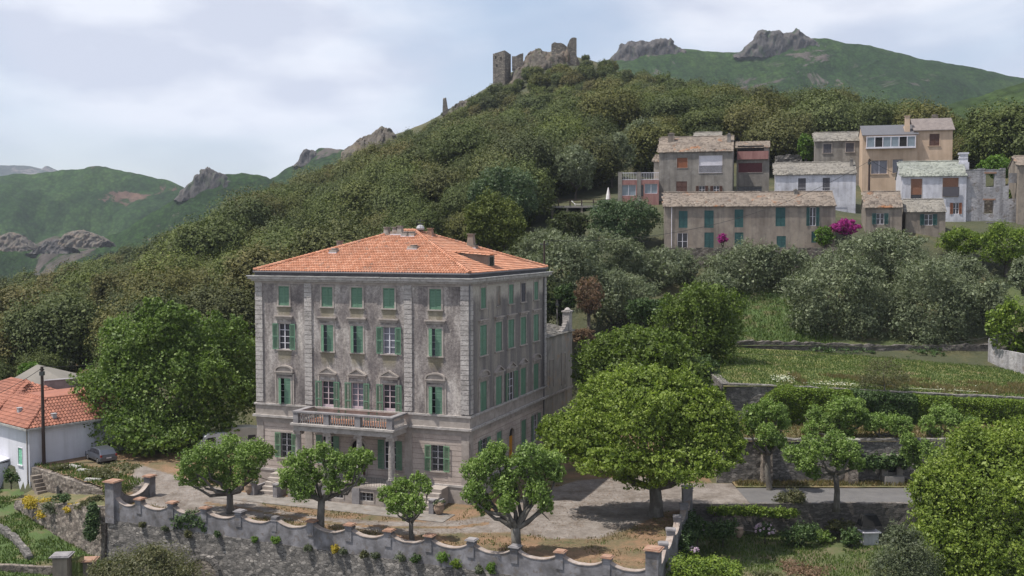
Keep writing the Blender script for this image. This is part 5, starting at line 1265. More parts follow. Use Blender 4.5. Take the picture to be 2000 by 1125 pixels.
# grey house with balcony window
r, F_, w, ze, zr, base = house('grey_house', 'tall grey village house with rust-stained stone roof and a white-shuttered balcony window', 'house', 1287, 1431, 180, TH, 297, 400, 9, 269, 'wall_grey', 'lauze_rust',
  [((1322,308,1343,328), dict(t='roller', mat='rust_shutter')), ((1365,303,1411,338), dict(t='roller', mat='white_paint', cut=.42, rail='white_paint', label='balcony window with white roller shutter and white railing')),
   ((1321,354,1342,376), dict(t='closed', mat='brown_shutter')), ((1365,363,1377,378), dict(t='open', mat='brown_shutter')), ((1393,363,1405,378), dict(t='open', mat='brown_shutter'))],
  chim=((1311,262,280,1.1,3.2,'wall_brown'), (1424,263,284,.65,2.6,'wall_grey')))
# small roof behind
house('back_house', 'small house whose plain stone roof shows above the rust-stained roof', 'house', 1356, 1408, 194, TH, 270, 300, 7, 260, 'wall_brown', 'lauze', (), ridge_at=.5)
house('lean_to', 'narrow pinkish lean-to against the left gable of the grey village house', 'house', 1277, 1288, 182, TH, 316, 400, 5, 303, 'annex_wall', 'lauze_rust', (), kind='shed', ridge_at=1.0)
# brown house with loggia, right of it
r, F_, w, ze, zr, base = house('loggia_house', 'narrow grey house with red-brown loggia and maroon shutters beside the tall grey house', 'house', 1439, 1503, 184, TH, 289, 400, 8, 277, 'wall_grey', 'lauze_rust',
  [((1441,283.5,1492,296), dict(t='blank')), ((1442,318,1489,337), dict(t='roller', mat='red_shutter')), ((1441,364,1488,384), dict(t='glass', nx=6, nz=3, fmat='zinc', label='wide arched glazed opening'))], kind='shed', ridge_at=1.0)
a = F_.uv(1440, 312); b_ = F_.uv(1501, 295); q = MB(); q.box(a[0], b_[0], -.5, -.06, a[1]-base, b_[1]-base); q.build('balcony', M['wall_red'], r)
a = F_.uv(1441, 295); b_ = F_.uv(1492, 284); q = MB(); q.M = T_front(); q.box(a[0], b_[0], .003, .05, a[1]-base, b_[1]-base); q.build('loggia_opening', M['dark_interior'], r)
# pink terrace block
r, F_, w, ze, zr, base = house('terrace_house', 'low pinkish block with a white-railed roof terrace left of the tall grey house', 'house', 1208, 1287, 178, TH*.6, 352, 402, 7, 352, 'wall_red', 'concrete',
  [((1213,361,1242,382), dict(t='glass', pane='pale_glass', nx=2, nz=1)), ((1250,361,1257,384), dict(t='glass', nx=1, nz=1, fmat='brown_shutter')), ((1259,359,1284,378), dict(t='glass', pane='pale_glass', nx=2, nz=1))], kind='flat')
q = MB()
for px in (1210, 1247): u = F_.uv(px, 352)[0]; q.box(u-.25, u+.45, -.08, .4, -1, ze+1.4)
q.build('corner_post', M['wall_grey'], r)
q = MB(); x = .6
while x < w-.05: q.box(x-.025, x+.025, .1, .14, ze+.1, ze+1.2); x += .28
q.box(.4, w, .08, .16, ze+1.2, ze+1.3); q.box(.4, w, .08, .16, ze+.05, ze+.13); q.build('terrace_railing', M['white_paint'], r)
q = MB(); q.box(-.1, w, .01, 6.9, ze, ze+.06); q.build('terrace_floor', M['concrete'], r)
# white house
r, F_, w, ze, zr, base = house('white_house', 'whitewashed house with peeling walls and a grey slab roof rising behind the long grey house', 'house', 1514, 1672, 172, TH, 341, 440, 8, 319, 'wall_white', 'lauze',
  [((1559,348,1574,373), dict(t='closed', mat='slate_shutter')), ((1607,347,1621,372), dict(t='closed', mat='slate_shutter'))], chim=((1663,312,325,.5,2.5,'wall_grey'),))
q = MB(); a = F_.uv(1556, 368); b_ = F_.uv(1637, 367); q.tube([(a[0],-.7,a[1]-base),(b_[0],-.7,b_[1]-base)], [.03,.03], 4)
for k_ in range(4): x = a[0]+(b_[0]-a[0])*k_/3; q.tube([(x,-.7,a[1]-base),(x,-.7,a[1]-base-1.2)], [.025,.025], 4); q.tube([(x,-.7,a[1]-base-.0),(x,0,a[1]-base)], [.02,.02], 4)
q.build('walkway_railing', M['pipe_grey'], r)
# grey upper house
house('upper_house', 'plain grey house with two slate-coloured shuttered windows at the top of the village', 'house', 1592, 1686, 198, TH, 276, 345, 8, 260, 'wall_grey', 'lauze',
  [((1608,281,1624,299), dict(t='closed', mat='slate_shutter', surround='trim', sill=True)), ((1652,279,1668,297), dict(t='closed', mat='slate_shutter', surround='trim', sill=True))])
# beige house: two volumes of one building
r, F_, w, ze, zr, base = house('beige_house', 'large beige rendered house with a glazed veranda and slate roofs, tallest in the village', 'house', 1685, 1793, 190, TH, 264, 410, 9, 246, 'wall_beige', 'zinc',
  [((1692,267,1784,288), dict(t='blank')), ((1701,313,1733,340), dict(t='glass', pane='curtain_glass', nx=2, nz=1, sill=True, surround='wall_beige')), ((1743,311,1764,338), dict(t='glass', pane='curtain_glass', nx=1, nz=1, sill=True, surround='wall_beige'))], slabs=False)
a = F_.uv(1692, 288); b_ = F_.uv(1787, 267); vz0, vz1 = a[1]-base, b_[1]-base; q = MB(); n_ = 6
q.box(a[0]-.1, b_[0]+.1, -.75, -.05, vz1, vz1+.14); q.box(a[0]-.1, b_[0]+.1, -.75, -.02, vz0-.3, vz0)
for k_ in range(n_+1): x = a[0]+(b_[0]-a[0])*k_/n_; q.box(x-.07, x+.07, -.72, -.6, vz0, vz1)
ver = q.build('veranda', M['white_paint'], r)
for k_ in range(n_):
    x0_ = a[0]+(b_[0]-a[0])*k_/n_+.07; x1_ = a[0]+(b_[0]-a[0])*(k_+1)/n_-.07; q = MB(); q.box(x0_, x1_, -.64, -.62, vz0, vz1); q.build('pane', M['dark_interior' if k_ in (1, 4) else 'pale_glass'], ver)
# its tall right volume
c = P(1787, 254, 188.5); Fr = Face(c.x, c.y, TH); w2 = Fr.uv(1861, 254)[0]; z1 = c.z; z0 = P(1787, 410, 188.5).z-3
tow = empty('x', (0,0,0)); bpy.data.objects.remove(tow)
def beige_tower(root, base):
    # placed in the house's own frame
    inv = (Matrix.Translation(root.location) @ Matrix.Rotation(root.rotation_euler.z, 4, 'Z')).inverted()
    o = inv @ Vector((c.x, c.y, base)); zt = z1-base; zr_ = Fr.uv(1800, 233, 4)[1]-base; dpt = 8; q = MB()
    a = Fr.uv(1815, 285); b_ = Fr.uv(1835, 261); hx = (a[0], b_[0], a[1]-base, b_[1]-base)
    q.M = Matrix.Translation((o.x, o.y, 0)) @ T_front(); wall_holes(q, 0, w2, -3, zt, [hx], .2); q.M = Matrix.Translation((o.x, o.y, 0))
    for x, fl in ((0,1),(w2,-1)): q.add([(x,0,-3),(x,0,zt),(x,4,zr_),(x,dpt,zt),(x,dpt,-3)], [(0,1,2,3,4)[::fl]])
    q.add([(0,dpt,-3),(w2,dpt,-3),(w2,dpt,zt),(0,dpt,zt)], [(3,2,1,0)]); tw = q.build('tower_wall', M['wall_beige'], root)
    q = MB(); q.M = Matrix.Translation((o.x, o.y, 0)); rs = (zr_-zt)/4; pr = [(-.35,zt-.35*rs),(-.35,zt-.35*rs+.14),(4,zr_+.14),(dpt+.3,zt+.05),(dpt+.3,zt-.1),(4,zr_)]
    vs = [(-.3,y,z) for y, z in pr]+[(w2+.35,y,z) for y, z in pr]; q.add(vs, [(5,4,3,2,1,0),tuple(range(6,12))]+[(i,(i+1)%6,(i+1)%6+6,i+6) for i in range(6)])
    q.build('tower_roof', M['slate_tiles'], root)
    window(root, Matrix.Translation((o.x, o.y, 0)) @ T_front(), *hx, kind='closed', mat='brown_shutter', surround='wall_beige', sill=True, slat=.2)
    u, zc1 = Fr.uv(1773, 231); q = MB(); q.M = Matrix.Translation((o.x, o.y, 0)); q.box(u-.45, u+.45, .2, 3.8, zt-4, zt+.9); q.box(u-.4, u+.4, .3, 1.1, zt+.9, zc1-base+.4); q.box(u-.5,u+.5,.2,1.2,zc1-base+.4,zc1-base+.5); q.build('chimney', M['wall_beige'], root)
    q = MB(); q.M = Matrix.Translation((o.x, o.y, 0)); q.box(4.0, 5.0, 7.2, 8, zt-1, zr_+1.2); q.build('chimney', M['rubble_warm'], root)
mat_noise('slate_tiles', [(.3, (.12,.10,.095)), (.7, (.20,.17,.155))], scale=1.5, bscale=8, bstr=.5)
beige_tower(r, base)
# white house right
r, F_, w, ze, zr, base = house('white_house', 'white house with greenish slab roof, brown blinds and a stepped white chimney', 'house', 1762, 1888, 167, TH, 344, 445, 8, 317, 'wall_white', 'lauze_green',
  [((1779,349,1801,388), dict(t='roller', mat='tan_roller', cut=.2)), ((1841,347,1872,384), dict(t='roller', mat='tan_roller', cut=.0, label='wide window with a brown blind and grey balcony panel')), ((1861,396,1873,418), dict(t='open', mat='rust_shutter'))])
a = F_.uv(1840, 384); b_ = F_.uv(1873, 365); q = MB(); q.box(a[0], b_[0], -.35, -.28, a[1]-base, b_[1]-base); q.build('balcony_panel', M['slate_shutter'], r)
for (ax, ay0, ay1, wd_) in ((1882, 302, 330, 1.3),):
    u, zt_ = F_.uv(ax, 298, 3.5); q = MB(); q.box(u-.8, u+.8, 3.0, 4.4, ze, zt_-1.6-base); q.box(u-.62, u+.62, 3.1, 4.2, zt_-1.6-base, zt_-.3-base); q.box(u-.75, u+.75, 3.0, 4.3, zt_-.3-base, zt_-base); q.box(u-.7,u+.6,3.05,4.25,zt_-1.0-base,zt_-.85-base); q.build('chimney', M['wall_white'], r)
# two small stone-roofed houses in front
house('stone_roofed_house', 'small grey-brown house with orange-lichened slab roof and dark-shuttered window', 'house', 1691, 1762, 156, TH, 404.5, 448, 7, 376, 'wall_brown', 'lauze_rust',
  [((1711,416.5,1727,438), dict(t='open', mat='shutter_teal'))])
house('stone_roofed_house', 'low grey-brown annexe with plain slab roof right of the lichened-roof house', 'house', 1769, 1847, 157, TH, 413, 455, 6, 391, 'wall_brown', 'lauze',
  [((1805,418.5,1822,440), dict(t='open', mat='shutter_teal'))])
# roofless ruin
def ruin():
    c = P(1886, 332, 165); F_ = Face(c.x, c.y, TH*.5); base = P(1886, 460, 165).z-1
    r = empty('ruined_house', (c.x, c.y, base), TH*.5, label='roofless ruined stone house with empty window openings at the right edge of the village', cat='ruin')
    def rc(a): p = F_.uv(a[0], a[3]); q_ = F_.uv(a[2], a[1]); return p[0], q_[0], p[1]-base, q_[1]-base
    holes = [rc((1925,339,1943,365)), rc((1922,391,1941,417)), rc((1926,440,1940,452)), rc((1970,357,1990,388)), rc((1968,382,1986,417))]
    w1 = F_.uv(1964, 340)[0]; w2 = F_.uv(2030, 340)[0]; zt = c.z-base; zt2 = F_.uv(1975, 338)[1]-base
    q = MB(); q.M = T_front(); wall_holes(q, 0, w1, -2, zt, holes[:3], .5); rg = random.Random(4)
    x = 0
    while x < w1: d = rg.uniform(.5,1.1); q.box(x, min(x+d, w1), -.5, .03, zt, zt+rg.uniform(.02,.28)); x += d
    q.box(w1, w1+.5, -.5, 0, -2, zt*.78); q.M = T_front(); wall_holes(q, w1+.5, w2, -2, zt2, holes[3:4], .5)
    q.M = None; q.box(0, .5, .5, 7, -2, zt*.9); q.box(w2-.5, w2, .5, 7, -2, zt*.8)
    q.build('wall', M['wall_ruin'], r)
    q = MB(); q.box(0, w2-.5, 7, 7.5, -2, zt*.62); q.build('back_wall', M['rubble_warm'], r)
    for h in holes[:2]:
        q = MB(); q.M = T_front(); q.box(h[0]-.25, h[1]+.25, .001, .06, h[3], h[3]+.25); q.build('lintel', M['terracotta'], r)
    q = MB(); q.box(3.0, 3.9, -1.6, -.8, 0, 3.0); q.box(2.9, 4.0, -1.7, -.7, 3.0, 3.12); q.build('chimney', M['pier_grey'], r)
ruin()
house('stone_roofed_house', 'sliver of a brown tiled-roof house cut by the right edge of the frame', 'house', 1990, 2070, 163, TH, 322, 440, 7, 306, 'wall_brown', 'lauze_rust', ())
q = MB(); p = P(1905, 447, 160); 
# wooden deck terrace and its things, left of the village
def deck():
    p0 = P(1068, 402, 180); p1 = P(1205, 394, 178); z = p0.z; th = math.atan2(p1.y-p0.y, p1.x-p0.x); L = math.hypot(p1.x-p0.x, p1.y-p0.y)
    r = empty('deck_terrace', (p0.x, p0.y, z), th, label='timber and concrete deck terrace on posts among the trees left of the village', cat='terrace')
    q = MB(); q.box(0, L, 0, 7, -.35, 0); q.build('deck', M['concrete'], r)
    for k_ in range(5): q = MB(); x = 1+(L-2)*k_/4; q.box(x-.18, x+.18, .1, .5, -5, -.35); q.build('post', M['wall_brown'], r)
    q = MB()
    for z_ in (.45, .95): q.box(0, L, -.02, .06, z_, z_+.1)
    for k_ in range(7): x = L*k_/6; q.box(x-.1, x+.1, -.04, .1, 0, 1.1)
    q.build('railing', M['pole_wood'], r)
    for k_, (x, y) in enumerate(((3.6, 1.4), (4.6, 1.6))):
        pass
    return r, p0, th, L, z
dk, dp0, dth, dL, dz = deck()
def lounger(p, rz, label, s=1.0, group='white loungers on the terraces'):
    r = empty('sun_lounger', p, rz, label=label, cat='lounger', group=group)
    q = MB(); q.box(-.33, .33, -1.0, .35, .3, .38); q.build('seat', M['white_cloth'], r)
    q = MB(); q.add([(-.33,.35,.38),(.33,.35,.38),(.33,.95,.95),(-.33,.95,.95),(-.33,.35,.30),(.33,.35,.30),(.33,1.0,.90),(-.33,1.0,.90)], [(0,1,2,3),(7,6,5,4),(0,3,7,4),(1,5,6,2),(3,2,6,7)]); q.build('backrest', M['white_cloth'], r)
    for x in (-.3, .3):
        for y in (-.9, .3): q = MB(); q.box(x-.03, x+.03, y-.03, y+.03, 0, .3); q.build('leg', M['white_paint'], r)
for px, lab, rz_ in ((1333, 'white lounger nearest the open door of the long grey house', .5), (1349, 'middle of the three white loungers before the long grey house', .3), (1366, 'white lounger with a steep back, rightmost of the three before the long grey house', .1)):
    p = P(px, 494, 151.5); lounger((p.x, p.y, p.z-.2), rz_, lab)
p = P(1128, 394, 180.5); lounger((p.x, p.y+1.2, dz), 1.3, 'white lounger on the timber deck among the trees')
def parasol(px, py, Y, label):
    p = P(px, py, Y); r = empty('parasol', (p.x, p.y, dz), label=label, cat='parasol'); q = MB(); q.tube([(0,0,0),(0,0,3.3)], [.04,.04], 6); q.build('pole', M['pole_wood'], r)
    q = MB(); q.lathe(0, 0, [(.30,.9),(.44,1.2),(.36,1.9),(.20,2.7),(.05,3.3)], 9); q.build('canopy', M['white_cloth'], r)
parasol(1188, 385, 181.5, 'folded white parasol standing on the timber deck')
obj('village_terrace', grid_mesh('village_terrace', np.arange(P(1290,488,151).x, P(1645,488,151).x, .8), np.arange(148.5, 156.8, .8), lambda X, Y: P(1350,490,152).z + .05*vnoise(X,Y,3), M['paving']), kind='structure')
stone_wall('terrace_wall', [(P(1290,488,148.6).x,148.4,P(1350,490,152).z+.5,15), (P(1645,488,148.6).x,148.4,P(1350,490,152).z+.5,15)], .5, 'rubble_warm', 'stone wall holding the terrace in front of the long grey house', 'wall')

# ------------------------------------------------------------------ white house at lower left
def left_house():
    O_ = Vector((-49.2, 103.5, 0)); th = math.atan2(.77, .64)        # local x runs along the right-hand wall, y to the left
    r = empty('white_house', (O_.x, O_.y, -3.2), th, label='white rendered house with red hipped tile roof and mint green shutter at lower left', cat='house')
    Lx, Ly, zt = 11.0, 15.0, 6.95
    q = MB(); q.M = T_left(0); hole = []
    hole = [(1.55, 2.45, 3.0, 4.75)]
    wall_holes(q, 0, Ly, -1, zt, hole, .2); q.M = None; q.add([(0,0,-1),(Lx,0,-1),(Lx,0,zt),(0,0,zt)], [(0,1,2,3)]); q.add([(Lx,0,-1),(Lx,Ly,-1),(Lx,Ly,zt),(Lx,0,zt)], [(0,1,2,3)])
    q.build('wall', M['house_white'], r)
    window(r, T_left(0), *hole[0], kind='closed', mat='shutter_mint', surround='white_paint', sw=.06, slat=.16)
    Ly = 13.0; e = .45; a, b = (-e, -e), (Lx+e, Ly+e); zr = 2.3; yc = Ly*.5; h = 3.4
    rs = zr/h; q = MB(); q.add([(-e,-e,zt+.05),(Lx+e,-e,zt+.05),(Lx+e,Ly+e,zt+.05),(-e,Ly+e,zt+.05),(h,h,zt+zr),(Lx-h+3,h,zt+zr),(Lx-h+3,Ly-h,zt+zr),(h,Ly-h,zt+zr)], [(0,1,5,4),(1,2,6,5),(2,3,7,6),(3,0,4,7),(4,5,6,7),(3,2,1,0)])
    rf = q.build('roof', M['tile_red'], r)
    V = tile_rows((-e,-e,zt+.1), (1,0), (0,1), Lx+2*e, h+e, zr/(h+e), lambda s, t: t < s < Lx+2*e-t+2, cw=.36, rl=.5) + tile_rows((-e,Ly+e,zt+.1), (0,-1), (1,0), Ly+2*e, h+e, zr/(h+e), lambda s, t: t < s < Ly+2*e-t, cw=.36, rl=.5)
    tiles_obj('roof_tiles', V, 'tile_red', rf); ridge_tiles((-e,-e,zt+.1), (h,h,zt+zr+.05), 'tile_red', rf, .17, .5); ridge_tiles((h,h,zt+zr+.05), (h,Ly-h,zt+zr+.05), 'tile_red', rf, .17, .5); ridge_tiles((h,h,zt+zr+.05), (Lx-h+3,h,zt+zr+.05), 'tile_red', rf, .17, .5)
    # second, higher hipped part behind
    q = MB(); x0_, x1_, y0_, y1_ = 1.2, 10.4, 9.0, 21; z2 = zt+1.0; q.box(x0_, x1_, y0_, y1_, 0, z2); q.build('rear_wall', M['house_white'], r)
    q = MB(); cx, cy, zz = 5.8, 15, z2+2.2; q.add([(x0_-e,y0_-e,z2),(x1_+e,y0_-e,z2),(x1_+e,y1_+e,z2),(x0_-e,y1_+e,z2),(cx,y0_+4,zz),(cx,y1_-4,zz)], [(0,1,4),(1,2,5,4),(2,3,5),(3,0,4,5),(3,2,1,0)]); rr = q.build('rear_roof', M['tile_red'], r)
    V = tile_rows((x0_-e,y1_+e,z2), (0,-1), (1,0), y1_-y0_+2*e, 4.9, 2.2/4.95, lambda s, t: t < s < 14.4-t, cw=.36, rl=.5); V += tile_rows((x0_-e,y0_-e,z2), (1,0), (0,1), 9.9, 4.4, 2.2/4.45, lambda s, t: t*1.1 < s < 9.9-t*1.1, cw=.36, rl=.5)
    tiles_obj('rear_roof_tiles', V, 'tile_red', rr); ridge_tiles((x0_-e,y0_-e,z2+.05), (cx,y0_+4,zz+.05), 'tile_red', rr, .17, .5)
    q = MB(); q.box(-e-.05, Lx+e, -e-.12, -e, zt-.1, zt+.1); q.box(-e-.12, -e, -e-.12, Ly+e, zt-.1, zt+.1); q.build('eave_board', M['slab_edge'], r)
    q = MB(); q.tube([(-.08,.35,zt-.1),(-.08,.35,.2)], [.06,.06], 6); q.build('drainpipe', M['trim'], r)
    for (x, y) in ((1.2, 4.6), (2.9, .6)):
        z = zt + rs*min(x,y,h)-.1; q = MB(); q.box(x-.2, x+.2, y-.2, y+.2, z-.3, z+.8); q.box(x-.25, x+.25, y-.25, y+.25, z+.8, z+.87); q.build('chimney', M['pipe_grey'], r)
    q = MB(); q.box(-2.4, -.01, 4.6, 9.5, 0, 2.9); q.add([(-2.6,4.4,2.9),(0,4.4,3.35),(0,9.7,3.35),(-2.6,9.7,2.9),(-2.6,4.4,2.8),(0,4.4,3.2),(0,9.7,3.2),(-2.6,9.7,2.8)], [(0,1,2,3),(7,6,5,4),(0,4,5,1),(0,3,7,4)]); q.build('porch', M['house_white'], r)
left_house()
# slate-roofed outbuilding and the wall with an arch behind it
def outb():
    p = P(40, 760, 124); r = empty('outbuilding', (p.x, p.y, p.z-3), .15, label='low outbuilding with pyramidal slate roof behind the red-roofed house', cat='outbuilding')
    q = MB(); q.box(-1.5, 5.2, 0, 7, -2, 3.6); q.build('wall', M['wall_grey'], r)
    q = MB(); q.add([(-2,-.4,3.6),(5.7,-.4,3.6),(5.7,7.4,3.6),(-2,7.4,3.6),(1.0,3.4,5.6)], [(0,1,4),(1,2,4),(2,3,4),(3,0,4),(3,2,1,0)]); q.build('roof', M['lauze'], r)
    p0 = P(88, 745, 119); p1 = P(150, 742, 121); z = p0.z; a = empty('archway_wall', (p0.x, p0.y, z-5), math.atan2(p1.y-p0.y, p1.x-p0.x), label='dark stained wall with an arched opening beside the pyramidal slate roof', cat='wall')
    L = math.hypot(p1.x-p0.x, p1.y-p0.y); q = MB(); q.M = T_front(); hw = .95; cx = L*.25
    wall_holes(q, 0, L, -2, 5, [(cx-hw, cx+hw, -1.9, 1.8)], .5); q.M = None; q.box(0, L, .501, .9, 2.0, 5); q.add([(0,.5,-2),(L,.5,-2),(L,.5,5),(0,.5,5)], [(3,2,1,0)]) if False else None
    q.box(-.05, L+.05, -.05, .95, 5, 5.1); q.build('wall', M['pier_grey'], a)
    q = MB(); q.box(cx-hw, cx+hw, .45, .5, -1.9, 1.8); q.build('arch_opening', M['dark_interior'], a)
    q = MB()
    for k_ in range(7): q.box(L, L+1.1, -.4-.0*k_, .8, 5-.55*(k_+1), 5-.55*(k_+1)+.25)
    q.build('outside_steps', M['wall_brown'], a)
outb()

# ------------------------------------------------------------------ castle ruins on the summit
def ruin_block(name, parent, x0, x1, y0, y1, z0, tops, mat='castle_stone', seed=1):
    """a broken wall block: tops are heights along x; sides roughened"""
    q = MB(); n = len(tops); rg = random.Random(seed)
    for i in range(n-1):
        a = x0+(x1-x0)*i/(n-1); b = x0+(x1-x0)*(i+1)/(n-1); ja, jb = rg.uniform(-.15,.15), rg.uniform(-.15,.15)
        q.add([(a,y0,z0),(b,y0,z0),(b,y0+jb*.3,tops[i+1]),(a,y0+ja*.3,tops[i]),(a,y1,z0),(b,y1,z0),(b,y1,tops[i+1]+jb),(a,y1,tops[i]+ja)], [(0,1,2,3),(5,4,7,6),(3,2,6,7)] + ([(4,0,3,7)] if i == 0 else []) + ([(1,5,6,2)] if i == n-2 else []))
    return q.build(name, M[mat], parent)
cz = 400
c0 = P(964, 165, cz); kx = cz/FPX
cas = empty('castle_ruin', (P(1040,130,cz).x, cz, P(1040,130,cz).z), label='ruined stone castle walls and towers on the summit of the wooded hill', cat='castle')
def cp(px, py): q_ = P(px, py, cz); return q_.x - cas.location.x, q_.z - cas.location.z
xa, za = cp(963, 165); xb, zb_ = cp(986, 165); xc, _ = cp(998, 165); zt = cp(965, 103)[1]
q = MB(); rg = random.Random(2)
tw = [(xa, cp(964,107)[1]), ((xa+xb)*.5, cp(975,103)[1]), (xb, cp(985,102)[1])]
f0 = [(xa,-3.0),(xb,-4.2),(xc,0.5),(xa+2.4,2.2)]          # plan of the square tower
hts = [cp(964,108)[1], cp(984,102)[1], cp(997,106)[1], cp(974,103)[1]]
vs = [(x, y, za-8) for x, y in f0] + [(x*.995+xa*.005, y, h) for (x, y), h in zip(f0, hts)]
q.add(vs, [(0,1,5,4),(1,2,6,5),(2,3,7,6),(3,0,4,7),(4,5,6,7)]); tow = q.build('square_tower', M['castle_stone'], cas)
for px_, py_ in ((968.5,115),(979,116.5),(971,131)):
    x, z = cp(px_, py_); y = -3.0 - 1.2*(x-xa)/(xb-xa); q = MB(); q.box(x-.28, x+.28, y-.06, y+.3, z-.55, z+.45); q.build('slit_window', M['dark_interior'], tow)
x0_, z0_ = cp(997, 130); x1_, _ = cp(1080, 120)
ruin_block('curtain_wall', cas, cp(1077,0)[0], cp(1107,0)[0], -2, 1, cp(1080,128)[1], [cp(0,88)[1], cp(0,84)[1], cp(0,86)[1], cp(0,85.5)[1], cp(0,88)[1], cp(0,93)[1]], seed=3)
ruin_block('keep_fragment', cas, cp(1108,0)[0], cp(1125.5,0)[0], -3, 2.5, cp(1108,125)[1]-4, [cp(0,90)[1], cp(0,80)[1], cp(0,76.5)[1], cp(0,76)[1], cp(0,77)[1]], seed=4)
ruin_block('low_wall', cas, cp(1000,0)[0], cp(1022,0)[0], -2.5, -1.6, cp(1000,140)[1], [cp(0,112)[1], cp(0,112)[1], cp(0,108)[1], cp(0,106)[1]], seed=6)
crag([(990,168),(997,150),(1002,134),(1008,126),(1016,122),(1024,114),(1030,102),(1036,97),(1044,95),(1056,93),(1061,97),(1072,94),(1080,97),(1092,100),(1104,98),(1110,94),(1118,96),(1126,99),(1128,112),(1132,132)], 400, 145, 6.0, 'ochre rock ridge carrying the ruined castle walls on the hilltop', 41, 'rock_near', rough=.2)
wt = empty('watch_tower_ruin', P(870, 210, 398), label='thin broken tower stump on the skyline left of the castle', cat='ruin')
q = MB(); q.add([(-1.1,-1,-3),(1.3,-1,-3),(1.3,1,-3),(-1.1,1,-3),(-.9,-.8,3.0),(.2,-.8,3.8),(.3,.8,3.6),(-.9,.8,3.8)], [(0,1,5,4),(1,2,6,5),(2,3,7,6),(3,0,4,7),(4,5,6,7)]); q.build('tower_stump', M['castle_stone'], wt)
crag([(846,248),(853,238),(862,227),(868,220),(876,212),(884,207),(893,201),(902,197),(914,195),(926,197),(940,206)], 399, 226, 5.0, 'grey rocks beside the broken tower stump on the skyline', 46, 'rock_near')
# ------------------------------------------------------------------ poles and wires
def pole(px, py0, py1, Y, label, mat='pole_wood', r=.14, arm=False):
    a = P(px, py0, Y); b = P(px, py1, Y); o = empty('utility_pole', (b.x, Y, b.z), label=label, cat='pole', group='utility poles')
    q = MB(); q.tube([(0,0,-1),(0,0,a.z-b.z)], [r, r*.75], 8); q.build('post', M[mat], o)
    q = MB(); q.box(-.5, .5, -.05, .05, a.z-b.z-.5, a.z-b.z-.38) if arm else q.box(-.2, .2, -.2, .2, a.z-b.z-.9, a.z-b.z-.5)
    for x in (-.4, .4): q.lathe(x if arm else x*.5, 0, [(.05, a.z-b.z-.38), (.06, a.z-b.z-.3), (.03, a.z-b.z-.22)], 6)
    q.build('insulators', M['iron'], o); return a
t1 = pole(86, 716, 912, 104, 'dark wooden utility pole in front of the white house at left', r=.2)
t2 = pole(1063, 470, 525, 125, 'wooden utility pole just behind the right end of the villa roof', arm=True)
t3 = pole(1088, 585, 640, 128, 'slim grey lamp pole beyond the right flank of the villa', 'concrete', .09)
t4 = pole(1697, 310, 385, 160, 'brown wooden pole against the beige village house', r=.2)
def wire(a, b, sag, label, r=.025):
    a = Vector(a); b = Vector(b); pts = [a.lerp(b, k/16) - Vector((0,0,4*sag*(k/16)*(1-k/16))) for k in range(17)]
    q = MB(); q.tube(pts, [r]*17, 4); return q.build('power_line', M['wire'], None, label=label, cat='wire', group='overhead wires')
wire(t1, P(185, 711, 112), .1, 'wire running right from the dark pole into the big tree'); wire(t1, P(-80, 800, 95), .4, 'wire dropping left from the dark pole across the red roof', .03)
wire(t2, P(1697, 315, 159.5), 3.5, 'long wire sweeping from the pole behind the villa up to the village', .03); wire(t4, P(1770, 344, 164), .4, 'short wire from the brown village pole to the white house', .03)
wire(P(1445, 690, 120), P(2020, 640, 110), 1.2, 'thin wire crossing in front of the olive trees at right', .018)

# ------------------------------------------------------------------ the wood on the castle hill
def oak_var(i, n, leaf):
    rg = np.random.default_rng(50+i); lb = [(0,0,3.6,3.9,3.9,3.4)]
    for k in range(6+i % 3): a = k*6.28/(6+i % 3)+rg.uniform(-.3,.3); q = rg.uniform(1.6,2.5); lb.append((math.cos(a)*q, math.sin(a)*q, rg.uniform(3.0,5.2), rg.uniform(1.5,2.1), rg.uniform(1.5,2.1), rg.uniform(1.3,1.9)))
    return crown_mesh('oak', lb, max(60, n//26), n, leaf, M['leaf_oak'], 60+i, .24, .93, .62, .6, -.5, .05)
OAK_HI = [oak_var(i, 22000, .105) for i in range(6)]
OAK_LO = [oak_var(i+10, 7500, .16) for i in range(4)]
def forest_ok(X, Y):
    if Y < 126 or Y > 408: return False
    if X < -44 and Y < 134: return False
    if 110 < 1000+FPX*X/Y < 205 and Y < 160: return False
    if c0.x-8 < X < c0.x+9 and 134 < Y < 168: return False
    if 4 < X < 26 and Y < 192: return False
    if 1450 < 1000+FPX*X/Y < 1900 and Y > 250 and Y < 262: return False
    if 9 < X < 20 and 172 < Y < 192: return False
    if X >= 20 and Y < 207 and X < 92: return False
    if 24 < X < 84 and 160 < Y < 200: return False
    if X > 80 and Y < 172: return False
    if 36 < X < 48 and 196 < Y < 216: return False
    return True
cand = []
rg = np.random.default_rng(12)
Yr = 127.0
while Yr < 408:
    stp_ = 7.4 if Yr < 240 else (6.6 if Yr < 300 else 5.6)
    xw = Yr*.68+10
    for X in np.arange(-xw, xw, stp_):
        x = X + rg.uniform(-.45,.45)*stp_; y = Yr + rg.uniform(-.45,.45)*stp_
        cand.append((x, y, rg.random(), rg.random()))
    Yr += stp_*.95
cand = [c for c in cand if forest_ok(c[0], c[1])]
hz = height(np.array([c[0] for c in cand]), np.array([c[1] for c in cand]))
trees = []
for (x, y, r1, r2), z in zip(cand, hz):
    px, py = proj(x, y, z+5)
    if not (-160 < px < 2320) or py > 900: continue
    if y > 393 and 955 < px < 1130: continue
    k_ = (.55+1.05*r1**1.4) * (1.25 if y < 240 else (1.1 if y < 300 else .95))
    if y > 340: k_ *= .8
    if y > 385: k_ *= .7
    trees.append((x, y, float(z)-.8*k_, k_, r2))
trees.sort(key=lambda t: -t[3]/t[1] + (0 if -30 < proj(t[0], t[1], t[2]+5)[0] < 2030 else 9))
near, rest = trees[:290], trees[290:]
